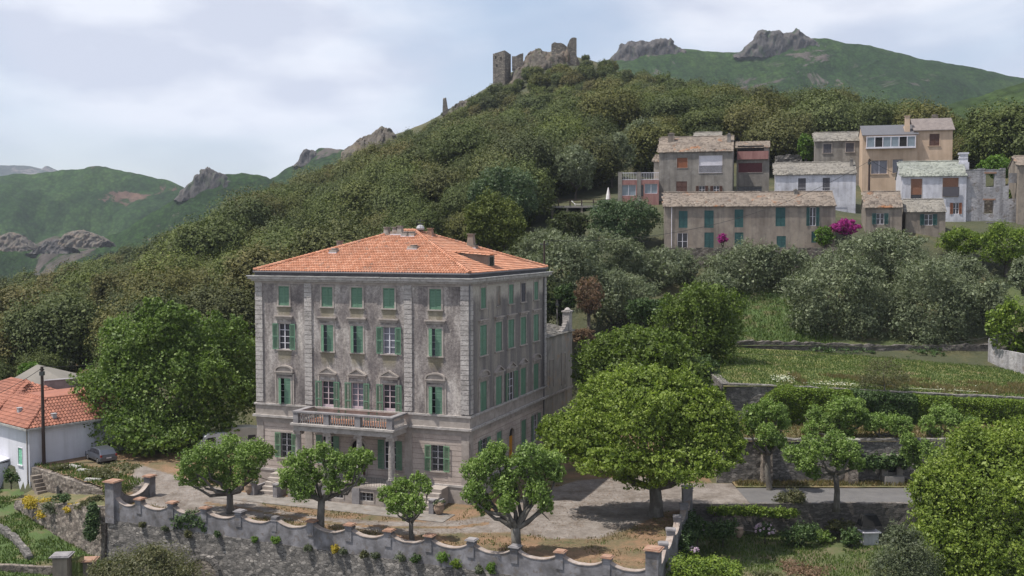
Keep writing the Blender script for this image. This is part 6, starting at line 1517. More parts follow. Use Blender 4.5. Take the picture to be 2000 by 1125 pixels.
for i, (x, y, z, k_, r2) in enumerate(near):
    o = bpy.data.objects.new('oak_tree', OAK_HI[i % 6]); col.objects.link(o); o.location = (x, y, z); o.scale = (k_, k_, k_*(.85+.35*r2)); o.rotation_euler = (0, 0, r2*6.28)
    tag(o, 'dark evergreen oak crown in the dense wood covering the castle hill', 'oak tree', 'evergreen oaks of the castle hill wood')
# the remaining distant wood reads as one mass
def forest_stuff():
    me = bpy.data.meshes.new('forest'); me.from_pydata([(t[0], t[1], t[2]) for t in rest], [], [])
    a = me.attributes.new('sc', 'FLOAT_VECTOR', 'POINT'); a.data.foreach_set('vector', np.array([(t[3], t[3], t[3]*(.85+.35*t[4])) for t in rest], np.float32).ravel())
    a = me.attributes.new('rt', 'FLOAT', 'POINT'); a.data.foreach_set('value', np.array([t[4]*6.28 for t in rest], np.float32))
    a = me.attributes.new('ix', 'INT', 'POINT'); a.data.foreach_set('value', np.array([int(t[4]*997) % 4 for t in rest], np.int32))
    o = obj('forest', me, label='far part of the wood on the castle hill reading as one mass', cat='forest', kind='stuff')
    cl = bpy.data.collections.new('oak_sources')
    for i, m_ in enumerate(OAK_LO): s = bpy.data.objects.new('oak_source', m_); cl.objects.link(s)
    ng = bpy.data.node_groups.new('scatter', 'GeometryNodeTree'); ng.interface.new_socket('Geometry', in_out='INPUT', socket_type='NodeSocketGeometry'); ng.interface.new_socket('Geometry', in_out='OUTPUT', socket_type='NodeSocketGeometry')
    N = ng.nodes; L = ng.links; gi = N.new('NodeGroupInput'); go = N.new('NodeGroupOutput'); ip = N.new('GeometryNodeInstanceOnPoints'); ci = N.new('GeometryNodeCollectionInfo')
    ci.inputs[0].default_value = cl; ci.inputs[1].default_value = True; ci.inputs[2].default_value = True
    def na(nm, ty): n = N.new('GeometryNodeInputNamedAttribute'); n.data_type = ty; n.inputs[0].default_value = nm; return n
    L.new(gi.outputs[0], ip.inputs['Points']); L.new(ci.outputs[0], ip.inputs['Instance']); ip.inputs['Pick Instance'].default_value = True
    L.new(na('ix', 'INT').outputs['Attribute'], ip.inputs['Instance Index']); L.new(na('sc', 'FLOAT_VECTOR').outputs['Attribute'], ip.inputs['Scale'])
    cx = N.new('ShaderNodeCombineXYZ'); L.new(na('rt', 'FLOAT').outputs['Attribute'], cx.inputs[2]); L.new(cx.outputs[0], ip.inputs['Rotation'])
    L.new(ip.outputs[0], go.inputs[0]); md = o.modifiers.new('scatter', 'NODES'); md.node_group = ng
forest_stuff()

# ------------------------------------------------------------------ single trees
def gz(x, y, dz=-.3): return float(height(np.array([x]), np.array([y]))[0]) + dz
# big plane tree at left
b = G(335, 912); Y_ = 113
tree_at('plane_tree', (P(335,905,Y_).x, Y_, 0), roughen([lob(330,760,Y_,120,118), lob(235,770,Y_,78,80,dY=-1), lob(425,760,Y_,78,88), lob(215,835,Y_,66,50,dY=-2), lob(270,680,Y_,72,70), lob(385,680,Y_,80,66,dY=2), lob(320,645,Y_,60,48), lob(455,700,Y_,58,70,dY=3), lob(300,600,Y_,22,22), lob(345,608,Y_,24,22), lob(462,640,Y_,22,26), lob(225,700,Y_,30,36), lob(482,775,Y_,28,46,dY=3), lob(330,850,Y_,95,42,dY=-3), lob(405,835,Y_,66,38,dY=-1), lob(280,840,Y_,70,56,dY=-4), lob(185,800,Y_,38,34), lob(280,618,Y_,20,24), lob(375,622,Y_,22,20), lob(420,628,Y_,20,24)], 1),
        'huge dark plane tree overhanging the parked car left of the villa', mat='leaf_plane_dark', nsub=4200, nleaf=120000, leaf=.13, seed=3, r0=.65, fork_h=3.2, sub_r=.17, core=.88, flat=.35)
# big plane tree at right of the courtyard and the one behind
p = G(1281, 1008)
tips = [P(1180,900,p.y), P(1390,890,p.y-2), P(1250,830,p.y), P(1320,840,p.y+2), P(1355,925,p.y-2.5), P(1130,860,p.y+1)]
tree_at('plane_tree', p, roughen([lob(1250,820,p.y,115,88), lob(1150,840,p.y,70,62,dY=1), lob(1355,830,p.y,72,70,dY=-1), lob(1110,870,p.y,58,42), lob(1405,880,p.y,48,44,dY=-2), lob(1200,900,p.y,80,40,dY=-2.5), lob(1330,905,p.y,88,44,dY=-3), lob(1230,755,p.y,74,40,dY=1), lob(1330,762,p.y,46,44), lob(1170,775,p.y,50,44,dY=2), lob(1280,742,p.y,44,30), lob(1085,845,p.y,36,40,dY=1), lob(1430,850,p.y,30,40), lob(1400,820,p.y,42,44), lob(1260,930,p.y,80,22,dY=1)], 2),
        'broad bright plane tree standing on a thick trunk at the right of the courtyard', mat='leaf_plane', nsub=4200, nleaf=120000, leaf=.115, seed=5, r0=.58, tips=[tuple(t-p) for t in tips], fork_h=2.5, sub_r=.17, core=.88, flat=.35)
Y_ = 104; q_ = P(1255, 900, Y_)
tree_at('plane_tree', (q_.x, Y_, 0), roughen([lob(1240,712,Y_,104,66), lob(1170,720,Y_,55,62), lob(1320,735,Y_,70,62), lob(1250,670,Y_,72,38), lob(1190,675,Y_,34,30), lob(1310,680,Y_,46,34), lob(1375,790,Y_,46,52), lob(1240,800,Y_,90,60)], 3),
        'plane tree rising just behind the broad bright plane tree', mat='leaf_walnut', nsub=1900, nleaf=50000, leaf=.14, seed=8, r0=.5, sub_r=.17, core=.88, flat=.35)
# pollarded planes
def pollard(bx, by, fx, fy, clumps, label, z=0.0, Y=None, r0=.26, seed=1, n=1.0, group='pollarded plane trees'):
    b = G(bx, by, z) if Y is None else Vector((P(bx,by,Y).x, Y, z)); Yb = b.y; rg = np.random.default_rng(seed)
    f = P(fx, fy, Yb)-b; lb = []; tips = []
    for c in clumps:
        dY = rg.uniform(-1.3,1.3)*(c[2]*Yb/FPX); l = lob(c[0], c[1], Yb, c[2]*.86, c[2]*.95, dY=dY); lb.append(l)
        tips.append((l[0]-b.x, l[1]-b.y+.15, l[2]-b.z-l[5]*.55))
    root = empty('pollard_tree', b, label=label, cat='plane tree', group=group)
    limbs((0,0,0), f, tips, r0, r0*.44, rg, twigs=2, n=9, wob=.2).build('trunk', M['bark'], root, smooth=True)
    lb = [(l[0]-b.x, l[1]-b.y, l[2]-b.z, l[3], l[4], l[5]) for l in lb]; ar = sum(l[3]*l[5] for l in lb)
    obj('crown', crown_mesh('pollard_crown', lb, int(ar*80*n), int(ar*1900*n), .085, M['leaf_pollard'], seed, .24, .80, .35, .6, -.8, .15), root)
pollard(450,1003,449,962,[(372,905,30),(405,895,34),(448,885,38),(492,888,36),(520,885,22),(430,925,34),(482,922,30),(362,932,24),(395,935,24),(450,945,22)],'first pollarded plane from the left with a flat dense crown over the parapet',r0=.30,seed=11)
pollard(625,1040,628,975,[(572,918,32),(598,895,24),(628,885,24),(655,908,30),(694,902,30),(590,955,32),(562,940,24),(650,945,24),(690,935,24),(610,930,26),(715,892,20)],'second pollarded plane from the left, its limbs crossing in front of the podium',r0=.33,seed=12)
pollard(805,1060,803,1018,[(756,968,24),(785,955,28),(820,943,24),(775,985,26),(812,985,28),(798,1005,20),(835,955,14)],'small pollarded plane in front of the right front steps',r0=.2,seed=13)
pollard(1010,1086,1007,1030,[(928,925,34),(925,965,28),(952,905,30),(972,890,30),(985,955,36),(1035,893,34),(1075,903,32),(1040,925,28),(1048,960,34),(1068,985,22),(945,985,24),(990,985,24),(1085,925,22),(1005,915,30)],'largest courtyard pollard with spreading limbs at the right end of the parapet',r0=.40,seed=14)
pollard(1634,992,1632,925,[(1548,888,24),(1580,875,26),(1575,905,26),(1600,880,26),(1632,868,28),(1660,880,28),(1672,905,22),(1590,925,18),(1640,900,24)],'pollarded plane at the near edge of the road in front of the wall',r0=.27,seed=15)
pollard(1503,957,1500,888,[(1472,812,24),(1498,800,24),(1522,805,22),(1530,828,18),(1468,838,20),(1500,850,28),(1518,862,22),(1490,870,20)],'tall pollarded plane on the far side of the road, leftmost along the wall',r0=.27,seed=16)
pollard(1645,880,1640,850,[(1592,812,22),(1585,840,22),(1615,828,24),(1640,800,30),(1668,798,28),(1650,838,24),(1683,815,22),(1625,855,20)],'densest pollard on the terrace above the road wall',z=4.1,Y=98,r0=.24,seed=17)
pollard(1720,878,1722,850,[(1700,828,22),(1718,822,22),(1742,828,24),(1768,832,22),(1755,848,16),(1690,868,20),(1705,880,16)],'terrace pollard with two thin upright limbs beside the densest one',z=4.1,Y=97.5,r0=.2,seed=18)
pollard(1838,890,1842,868,[(1812,830,20),(1838,812,26),(1860,820,22),(1895,835,24),(1885,858,18),(1825,848,18)],'terrace pollard nearest the big tree at the right edge',z=4.1,Y=97.5,r0=.22,seed=19)
pollard(1802,960,1800,915,[(1775,862,20),(1780,885,24),(1806,880,22),(1825,890,18),(1790,905,18)],'small pollard below the terrace, half hidden by the big tree at right',Y=93.5,z=.1,r0=.2,seed=20)
# right foreground tree and grey bush
Y_ = 76; q_ = P(1920, 1150, Y_)
tree_at('tree', (q_.x, Y_, -3.6), roughen([lob(1930,960,Y_,130,120), lob(1850,990,Y_,75,95), lob(1990,900,Y_,90,80), lob(1910,870,Y_,62,48,dY=1), lob(1840,1060,Y_,80,70,dY=-2), lob(1960,1080,Y_,110,80,dY=-2), lob(1820,940,Y_,38,36), lob(2030,860,Y_,60,50), lob(1880,1120,Y_,90,50,dY=-2)], 4),
        'large rounded bright green tree filling the lower right corner', mat='leaf_plane', nsub=4200, nleaf=110000, leaf=.10, seed=21, r0=.5, sub_r=.16, core=.9, flat=.35)
Y_ = 71; q_ = P(1760, 1150, Y_)
tree_at('bush', (q_.x, Y_, -4), [lob(1765,1090,Y_,52,56), lob(1735,1110,Y_,40,36), lob(1800,1110,Y_,42,48), lob(1752,1045,Y_,26,30), lob(1780,1060,Y_,26,32)],
        'grey-green feathery bush in front of the large bright tree', 'bush', mat='leaf_greygreen', nsub=340, nleaf=14000, leaf=.085, seed=22, r0=.15, aspect=.3, sub_r=.3, core=.75)
Y_ = 77.5; q_ = P(290, 1180, Y_)
tree_at('bush', (q_.x, Y_, -8.6), [lob(290,1115,Y_,80,48), lob(230,1120,Y_,50,42), lob(350,1130,Y_,52,36), lob(300,1085,Y_,36,24), lob(190,1135,Y_,30,28)],
        'wide olive-green bush below the retaining wall at bottom left', 'bush', mat='leaf_thin', nsub=420, nleaf=17000, leaf=.10, seed=23, r0=.2, aspect=.35, sub_r=.3, core=.78)
# olives and others on the slope; (px, py of the crown centre, radii, distance, material, label)
def slope_tree(name, cx, cy, rx, rz, Y, mat, label, cat, seed, n=9000, leaf=.17, extra=(), r0=.25, aspect=.35, core=.74, sub=.26, group=None):
    q_ = P(cx, cy, Y); zb = gz(q_.x, Y)
    rg = np.random.default_rng(seed); lb = [lob(cx, cy, Y, rx*.74, rz*.84)]
    for k_ in range(7):
        a = 2*math.pi*k_/7+rg.uniform(-.3,.3); lb.append(lob(cx+math.cos(a)*rx*.56, cy+math.sin(a)*rz*.5, Y, rx*rg.uniform(.36,.5), rz*rg.uniform(.36,.52), dY=rg.uniform(-1,1)*rx*.3*Y/FPX))
    lb += [lob(*e) for e in extra]
    lb = roughen(lb, seed, 2, .4, .8)
    return tree_at(name, (q_.x, Y, min(zb, q_.z-rz*Y/FPX*.9)), lb, label, cat, group, mat, 'bark_dark', int(n*1.8)//24, int(n*1.8), leaf*.72, seed, r0, None, sub*.8, core*1.12, .35, aspect, -.7)
OG = 'olive trees on the slope below the village'
slope_tree('olive_tree', 1095, 530, 88, 84, 134, 'leaf_olive', 'silvery olive nearest the right corner of the villa roof', 'olive tree', 31, 13000, group=OG)
slope_tree('olive_tree', 1062, 484, 58, 44, 146, 'leaf_olive', 'olive with silvery top above the pole behind the villa', 'olive tree', 32, 8000, group=OG)
slope_tree('olive_tree', 1185, 502, 82, 56, 142, 'leaf_olive', 'olive left of centre in the row under the long grey house', 'olive tree', 33, 12000, group=OG)
slope_tree('olive_tree', 1200, 580, 90, 66, 133, 'leaf_olive', 'olive in front of the row, right of the rust-coloured dead bush', 'olive tree', 34, 12000, group=OG)
slope_tree('olive_tree', 1300, 524, 78, 48, 143, 'leaf_olive', 'olive directly below the white loungers', 'olive tree', 35, 9000, group=OG)
slope_tree('olive_tree', 1455, 530, 92, 72, 144, 'leaf_olive', 'rounded olive under the right half of the long grey house', 'olive tree', 36, 14000, group=OG)
slope_tree('olive_tree', 1632, 588, 118, 114, 136, 'leaf_olive', 'very large olive with a dark underside above the meadow', 'olive tree', 37, 24000, group=OG, r0=.4)
slope_tree('olive_tree', 1815, 608, 126, 118, 134, 'leaf_olive', 'largest olive, dropping its branches to the meadow wall at right', 'olive tree', 38, 26000, group=OG, r0=.4)
slope_tree('olive_tree', 1722, 500, 98, 58, 145, 'leaf_olive', 'olive filling the gap under the two small stone-roofed houses', 'olive tree', 39, 13000, group=OG)
slope_tree('olive_tree', 1875, 545, 66, 60, 142, 'leaf_olive', 'olive behind the largest one, below the ruin', 'olive tree', 40, 8000, group=OG)
slope_tree('olive_tree', 1552, 530, 44, 54, 143, 'leaf_olive', 'small olive between the rounded and the very large ones', 'olive tree', 41, 5000, group=OG)
slope_tree('olive_tree', 2010, 540, 45, 50, 134, 'leaf_olive', 'olive cut by the right edge of the frame', 'olive tree', 42, 5000, group=OG)
slope_tree('olive_tree', 1395, 565, 52, 40, 139, 'leaf_olive', 'small olive behind the open-crowned walnut tree', 'olive tree', 142, 6000, group=OG)
slope_tree('olive_tree', 1935, 600, 50, 60, 133, 'leaf_olive', 'olive at far right between the largest olive and the frame edge', 'olive tree', 143, 7000, group=OG)
slope_tree('bush', 1800, 698, 95, 26, 131, 'leaf_ivy', 'dark undergrowth at the foot of the largest olive', 'bush', 144, 5000, .14)
slope_tree('bush', 1640, 688, 80, 20, 131, 'leaf_ivy', 'dark undergrowth at the foot of the very large olive', 'bush', 145, 4500, .14)
slope_tree('olive_tree', 1125, 325, 46, 52, 192, 'leaf_olive', 'silvery olive standing behind the timber deck', 'olive tree', 43, 8000, leaf=.2)
slope_tree('olive_tree', 1195, 300, 52, 48, 205, 'leaf_olive', 'wide silvery olive uphill of the roof terrace railing', 'olive tree', 44, 8000, leaf=.2)
slope_tree('olive_tree', 1262, 270, 46, 48, 214, 'leaf_olive', 'silvery olive left of the rust-stained roof', 'olive tree', 45, 7000, leaf=.2)
slope_tree('laurel_tree', 988, 385, 78, 72, 168, 'leaf_laurel', 'big dark glossy tree with pale leaf tips uphill of the villa roof', 'tree', 46, 16000, .19, aspect=.45)
slope_tree('oak_tree', 968, 440, 64, 66, 150, 'leaf_oak', 'brownish evergreen oak directly behind the villa roof', 'oak tree', 47, 13000, .19, aspect=.55)
slope_tree('laurel_tree', 1218, 432, 78, 52, 160, 'leaf_laurel', 'dark glossy rounded tree left of the long grey house', 'tree', 48, 15000, .18, aspect=.45)
slope_tree('laurel_tree', 1110, 440, 46, 34, 164, 'leaf_oak', 'dark low tree under the timber deck', 'tree', 49, 6000, .2)
slope_tree('walnut_tree', 1370, 635, 88, 92, 118, 'leaf_walnut', 'open-crowned green walnut tree behind the plane trees, bare twigs at its top', 'walnut tree', 50, 17000, .17, aspect=.5, extra=((1420,600,118,40,40),(1310,640,118,44,50),(1400,700,118,48,40)))
slope_tree('ivy_bush', 1372, 745, 52, 60, 112, 'leaf_ivy', 'dark ivy-covered bush under the walnut tree', 'bush', 51, 7000, .17)
slope_tree('dead_bush', 1150, 578, 32, 46, 126, 'leaf_brown', 'rust-coloured dead bush among the olives', 'bush', 52, 3600, .14, core=.45, aspect=.3)
slope_tree('dead_bush', 1138, 655, 26, 18, 124, 'leaf_brown', 'low pinkish brown bush beyond the finial pier', 'bush', 53, 1500, .14, core=.4, aspect=.3)
slope_tree('bush', 1098, 590, 32, 40, 129, 'leaf_ivy', 'dark green bush by the grey lamp pole', 'bush', 54, 4000, .16)
slope_tree('bush', 1270, 610, 60, 34, 126, 'leaf_ivy', 'dark shaded bush between the plane trees and the olives', 'bush', 55, 6000, .17)
for i, (x_, y_, rx_, rz_, Yt, lab) in enumerate(((1605,222,62,54,232,'tall rounded evergreen oak standing above the plain grey upper house'),(1700,240,56,38,222,'broad evergreen oak rising behind the glazed veranda of the beige house'),(1500,215,62,40,244,'evergreen oak left of the tall rounded one, above the maroon-shuttered house'),
        (1400,222,60,40,250,'evergreen oak above the rust-stained village roof'),(1330,205,56,34,270,'pale-topped evergreen oak high above the roof terrace railing'),(1850,262,60,36,225,'dark evergreen oak right of the beige house chimney'),(1935,300,60,36,205,'evergreen oak behind the roofless ruin'),(1480,285,56,30,222,'low dark oak between the maroon-shuttered house and the rough slope'),
        (1165,262,52,32,240,'yellow-green rounded oak in the middle of the wood'),(1060,330,56,46,205,'dark oak left of the silvery olives'))):
    slope_tree('oak_tree', x_, y_, rx_, rz_, Yt, 'leaf_oak' if i != 8 else 'leaf_walnut', lab, 'oak tree', 200+i, 9000, .23, aspect=.55)
slope_tree('bright_tree', 1574, 290, 21, 32, 203, 'leaf_bright', 'small vivid green tree beside the plain grey upper house', 'tree', 56, 2600, .22)
slope_tree('bright_tree', 1948, 328, 40, 28, 185, 'leaf_bright', 'vivid green tree rising behind the roofless ruin', 'tree', 57, 3500, .22)
slope_tree('bush', 1880, 474, 56, 32, 149, 'leaf_hedge', 'bright green shrub mass in front of the stepped-chimney house', 'shrub', 58, 7000, .16)
slope_tree('bush', 1965, 478, 62, 50, 146, 'leaf_hedge', 'bright green shrub mass in front of the roofless ruin', 'shrub', 59, 7000, .16)
slope_tree('fig_tree', 1975, 400, 20, 34, 168, 'leaf_walnut', 'fig tree growing inside the roofless ruin', 'tree', 60, 1800, .2)
slope_tree('bougainvillea', 1650, 444, 29, 18, 152, 'flower_magenta', 'large magenta bougainvillea spilling beside the long grey house', 'bougainvillea', 61, 4200, .13)
slope_tree('bougainvillea', 1411, 466, 12, 11, 153.5, 'flower_magenta', 'small dusky pink bougainvillea beside a door of the long grey house', 'bougainvillea', 62, 900, .12, core=.4)
slope_tree('bush', 1610, 462, 22, 24, 152, 'leaf_bright', 'yellow-green bush between the long grey house and the magenta flowers', 'bush', 63, 1800, .14)
slope_tree('bush', 1985, 645, 62, 66, 124, 'leaf_hedge', 'green bush at the right edge above the pale rendered wall', 'bush', 64, 5000, .16)
slope_tree('bush', 60, 726, 24, 22, 135, 'leaf_bright', 'yellow-green tree above the pyramidal slate roof', 'tree', 65, 2500, .2)
for i, (x_, y_, r_) in enumerate(((112,712,20),(10,690,40),(95,672,40),(205,668,30))):
    slope_tree('oak_tree', x_, y_, r_, r_*.8, 140+i*3, 'leaf_oak', ('dark tree just right of the utility pole top','dark tree above the red roof at the left edge','bushy oak in the valley left of the grassy clearing','oak at the upper end of the grassy clearing')[i], 'oak tree', 66+i, 5000, .22, aspect=.55)
q_ = P(1727, 795, 104.6)
tree_at('thin_tree', (q_.x, 104.6, 7.5), [lob(1727,735,104.6,48,34), lob(1700,750,104.6,26,20), lob(1755,748,104.6,26,20), lob(1725,712,104.6,26,16)],
        'thin sparse olive-brown tree at the edge of the meadow', 'tree', None, 'leaf_thin', 'bark', 150, 5200, .10, 71, .09, .7, .35, 0, .3, .3)
slope_tree('scrub', 1548, 338, 26, 14, 198, 'leaf_brown', 'rust-coloured scrub on the slope between the maroon-shuttered and the plain upper house', 'scrub', 301, 1500, .16, core=.5)
slope_tree('scrub', 1535, 286, 30, 10, 208, 'leaf_brown', 'upper patch of rust-coloured scrub above a broken dry wall in the village', 'scrub', 302, 1300, .16, core=.5)
stone_wall('dry_stone_wall', [(P(1515,312,203).x,203,P(1515,303,203).z,P(1515,330,203).z-2), (P(1566,312,203).x,203,P(1515,302,203).z,P(1515,330,203).z-2)], .6, 'rubble', 'broken dry-stone wall on the slope beside the plain grey upper house', 'wall', rough=.2, topj=.4)
# hedges of ivy over the terrace walls
def ivy_run(name, pts, label, mat, cat, seed, n, leaf=.13, aspect=.6, group=None, core=.8):
    b = pts[0]; lb = []
    for a, c in zip(pts[:-1], pts[1:]):
        L_ = math.dist(a[:3], c[:3]); k_ = max(1, int(L_/((a[3]+a[4])*.45)))
        for i in range(k_): t = i/k_; lb.append(tuple(a[j]+(c[j]-a[j])*t for j in range(3)) + (max(a[3]+(c[3]-a[3])*t, a[3]*.9), a[5]+(c[5]-a[5])*t, a[4]+(c[4]-a[4])*t))
    return tree_at(name, (b[0], b[1], b[2]-b[4]), lb, label, cat, group, mat, 'bark', n//20, n, leaf, seed, sub_r=.36, core=core, flat=.55, aspect=aspect, trunk=False)
def hp(px, py, Y, rw, rz, rd): q_ = P(px, py, Y); return (q_.x, q_.y, q_.z, rw, rz, rd)
def hedge_bank(name, pts, thick, label, mat, cat, seed, dens, leaf):
    """clipped bank of leaves: pts are (x, y, ztop, zbottom) along its crest"""
    rg = np.random.default_rng(seed); A = []; O = []; b0 = pts[0]
    for p, q_ in zip(pts[:-1], pts[1:]):
        p = np.array(p); q_ = np.array(q_); L_ = np.hypot(*(q_-p)[:2]); hh = (p[2]-p[3]+q_[2]-q_[3])/2; n = int(L_*(hh+thick)*dens)
        t = rg.random(n)[:, None]; c = p+(q_-p)*t; f = rg.random(n)*(hh+thick); onf = f < hh; s_ = c[:,0]*1.0
        bul = .35*vnoise(c[:,0]/1.1, f/1.1, seed, 3) + .16*vnoise(c[:,0]/.35, f/.35, seed+1, 2) + rg.normal(size=n)*.07
        ed = np.clip((f-(hh-.5))/.5, 0, 1)*onf
        z = np.where(onf, c[:,3]+(c[:,2]-c[:,3])*np.clip(f/hh, 0, 1), c[:,2]+bul*.6-.1); y = np.where(onf, c[:,1]-thick*.5-bul+ed*.3, c[:,1]-thick*.5+.25+(f-hh))
        A.append(np.stack([c[:,0]+rg.normal(size=n)*.05, y, z+rg.normal(size=n)*.04], 1)); O.append(np.stack([0*z, np.where(onf, -1., -.2), np.where(onf, .35, 1.)], 1))
    A = np.concatenate(A)-np.array([b0[0], b0[1], b0[3]]); O = np.concatenate(O); V = leaf_quads(A, O, leaf, rg, .35, .6, .2)
    r = empty(name, (b0[0], b0[1], b0[3]), label=label, cat=cat); obj('foliage', mesh_np(name, V, np.arange(len(V)).reshape(-1,4), M[mat]), r); return r
def hb(px, pt, pb, Y=103.4): a_ = P(px, pt, Y); return (a_.x, Y, a_.z, P(px, pb, Y).z)
hedge_bank('ivy_hedge', [hb(1448,826,850), hb(1470,800,850), hb(1500,768,850), hb(1522,756,850), hb(1660,762,850)], 1.9, 'thick bright ivy covering the left part of the meadow terrace wall', 'leaf_hedge', 'hedge', 81, 420, .085)
hedge_bank('ivy_hedge', [hb(1661,762,850), hb(1785,770,850)], 1.9, 'darker shaded ivy over the terrace wall below the thin sparse tree', 'leaf_ivy', 'hedge', 82, 420, .085)  # shade put into the colour: darker leaves than the hedge on either side
hedge_bank('ivy_hedge', [hb(1786,770,852), hb(1900,777,856), hb(2040,783,860)], 1.9, 'long bright ivy hedge covering the right part of the meadow terrace wall', 'leaf_hedge', 'hedge', 83, 420, .085)
ivy_run('creeper', [hp(1690,905,95.3,.9,.9,.5), hp(1780,900,95.3,.9,.9,.5)], 'dark creeper hanging over the road wall above the fountain niche', 'leaf_ivy', 'creeper', 84, 3000)
ivy_run('creeper', [hp(1500,702,129,1.0,.6,.6), hp(1620,712,129,1.0,.6,.6), hp(1720,722,128,1.0,.5,.6)], 'green creeper along the low wall between the meadow and the olives', 'leaf_ivy', 'creeper', 85, 5000, .16)
ivy_run('creeper', [hp(1400,998,87.8,.8,.5,.4), hp(1480,1000,87.8,.8,.55,.45), hp(1560,1004,87.8,.8,.6,.5)], 'green ivy spilling over the dark wall below the road', 'leaf_hedge', 'creeper', 86, 6000, .08)
ivy_run('creeper', [hp(1352,1015,84.5,.5,.9,.5), hp(1345,1045,82,.5,1.1,.5), hp(1330,1075,78,.5,1.0,.5)], 'dark ivy climbing over the scalloped side wall', 'leaf_ivy', 'creeper', 87, 2600, .10)
ivy_run('creeper', [hp(182,1000,86.9,.55,.9,.35), hp(178,1040,86.6,.6,1.1,.4), hp(182,1075,86.2,.5,.8,.35)], 'dark ivy hanging down the rubble wall under the left gate pier', 'leaf_ivy', 'creeper', 88, 3600, .10)
ivy_run('climbing_plant', [hp(352,1022,84.0,.7,.75,.4), hp(385,1015,83.4,.7,.95,.4), hp(412,1035,82.8,.6,.7,.4)], 'dense dark green climber draped over one pier of the parapet', 'leaf_ivy', 'climber', 89, 3000, .09)
ivy_run('hedge', [hp(1330,1112,72,1.0,.9,1.3), hp(1400,1110,72,1.0,.9,1.3), hp(1452,1120,72,.8,.7,1.2)], 'bright low hedge dotted with white flowers beside the corner pier', 'leaf_hedge', 'hedge', 90, 8000, .08)
# climbing rose on the white house porch
# shrubs of the gardens and wall tops
def sh(px, py, Y, r, h, label, mat, name='shrub', cat='shrub', seed=0, leaf=.09, n=900, aspect=.5, nl=4, z=None, group=None, **k):
    q_ = P(px, py, Y); return shrub(name, q_.x, Y, q_.z if z is None else z, r, h, label, mat, cat, group, seed, leaf, n, aspect, nl, **k)
sh(1545, 990, 89.0, 1.25, 1.6, 'round olive-brown shrub at the near edge of the road', 'leaf_thin', seed=1, n=3000, leaf=.09)
sh(1362, 1062, 83, 1.1, 2.2, 'tall pale pink flowering bush beside the side wall', 'leaf_ivy', seed=2, n=1800)
sh(1412, 1065, 84.5, 1.6, 2.2, 'dark leafy bush behind the garden pot', 'leaf_ivy', seed=3, n=2400)
sh(1560, 1075, 85, 1.6, 2.3, 'green leafy bush right of the lilac hydrangea', 'leaf_ivy', seed=4, n=2600)
sh(1600, 1066, 86.5, 1.4, 1.6, 'loose green bush against the dark wall, right of the leafy bush', 'leaf_plane_dark', seed=5, n=1500)
sh(1664, 1072, 85, .95, 1.7, 'dark bush left of the outdoor grill', 'leaf_ivy', seed=6, n=1600)
sh(1640, 1042, 87.3, 1.3, 1.2, 'dusty brown-green growth on the wall left of the grill', 'leaf_thin', seed=7, n=1000)
sh(1580, 1128, 75, 2.2, 1.0, 'low brownish heather-like bush at the bottom of the right garden', 'leaf_brown', seed=8, n=2600, leaf=.07)
sh(1500, 1135, 74, 1.2, .8, 'low brown shrub left of the heather-like bush', 'leaf_thin', seed=9, n=900, leaf=.07)
def hydrangea(px, py, Y, r, h, label, seed):
    q_ = P(px, py, Y); t = shrub('hydrangea', q_.x, Y, q_.z, r, h, label, 'leaf_ivy', 'hydrangea', 'flowering hydrangeas', seed, .09, 900); rg = np.random.default_rng(seed)
    pts = []; outs = []
    for k_ in range(26):
        d = rg.normal(size=3); d /= np.linalg.norm(d); d[2] = abs(d[2])*.9; c_ = np.array([0,0,h*.5]) + d*np.array([r, r, h*.52])
        e = rg.normal(size=(26,3)); e /= np.linalg.norm(e, axis=1)[:,None]; pts.append(c_+e*.11); outs.append(e)
    A = np.concatenate(pts); O = np.concatenate(outs); V = leaf_quads(A, O, .05, rg, .8, .8); obj('flowers', mesh_np('flowers', V, np.arange(len(V)).reshape(-1,4), M['flower_lilac']), t)
hydrangea(1494, 1055, 84.0, .85, 1.45, 'lilac hydrangea bush in full bloom against the dark wall', 3)
hydrangea(1358, 1048, 83.5, .7, 1.3, 'pale pink hydrangea half hidden beside the side wall', 5)
hydrangea(1355, 1080, 79.5, .35, .45, 'tiny pale hydrangea low at the foot of the side wall', 6)
p = P(1443, 1045, 84.2); urn(p.x, p.y, p.z-.2, 'pale clay pot standing in the right garden before the dark wall', 1.05, plant=False)
for i, (px, py, w_, lab, m_) in enumerate(((75,1000,1.7,'leftmost yellow-flowering bush on top of the rubble wall','flower_yellow'),(88,1018,1.3,'yellow-flowering bush hanging lowest over the rubble wall','flower_yellow'),(108,1005,1.7,'grey-green cushion bush between the yellow flowers','leaf_greygreen'),
        (140,1003,1.0,'small bright yellow bush in the middle of the rubble wall','flower_yellow'),(125,985,1.2,'green tuft bush behind the yellow flowers','leaf_ivy'),(160,1002,1.2,'straw-coloured bush left of the hanging ivy','leaf_thin'),(185,985,1.0,'straw-coloured bush touching the left gate pier','leaf_thin'),(55,985,.9,'ochre bush at the far left end of the rubble wall','flower_yellow'))):
    Yw = np.interp(px, [40,195], [97.5,87.2]); sh(px, py, Yw, w_*.8, w_*.9, lab, m_, seed=20+i, n=1300, leaf=.07, group='bushes on top of the rubble garden wall')
def wall_pt(px, py, o=.1): # a point on the parapet face
    k = ray(px, py); a = PA+PN*(.25+o); t = (a.x*PN.x+a.y*PN.y)/(k[0]*PN.x+k[1]*PN.y); return Vector((k[0]*t, k[1]*t, CZ+k[2]*t))
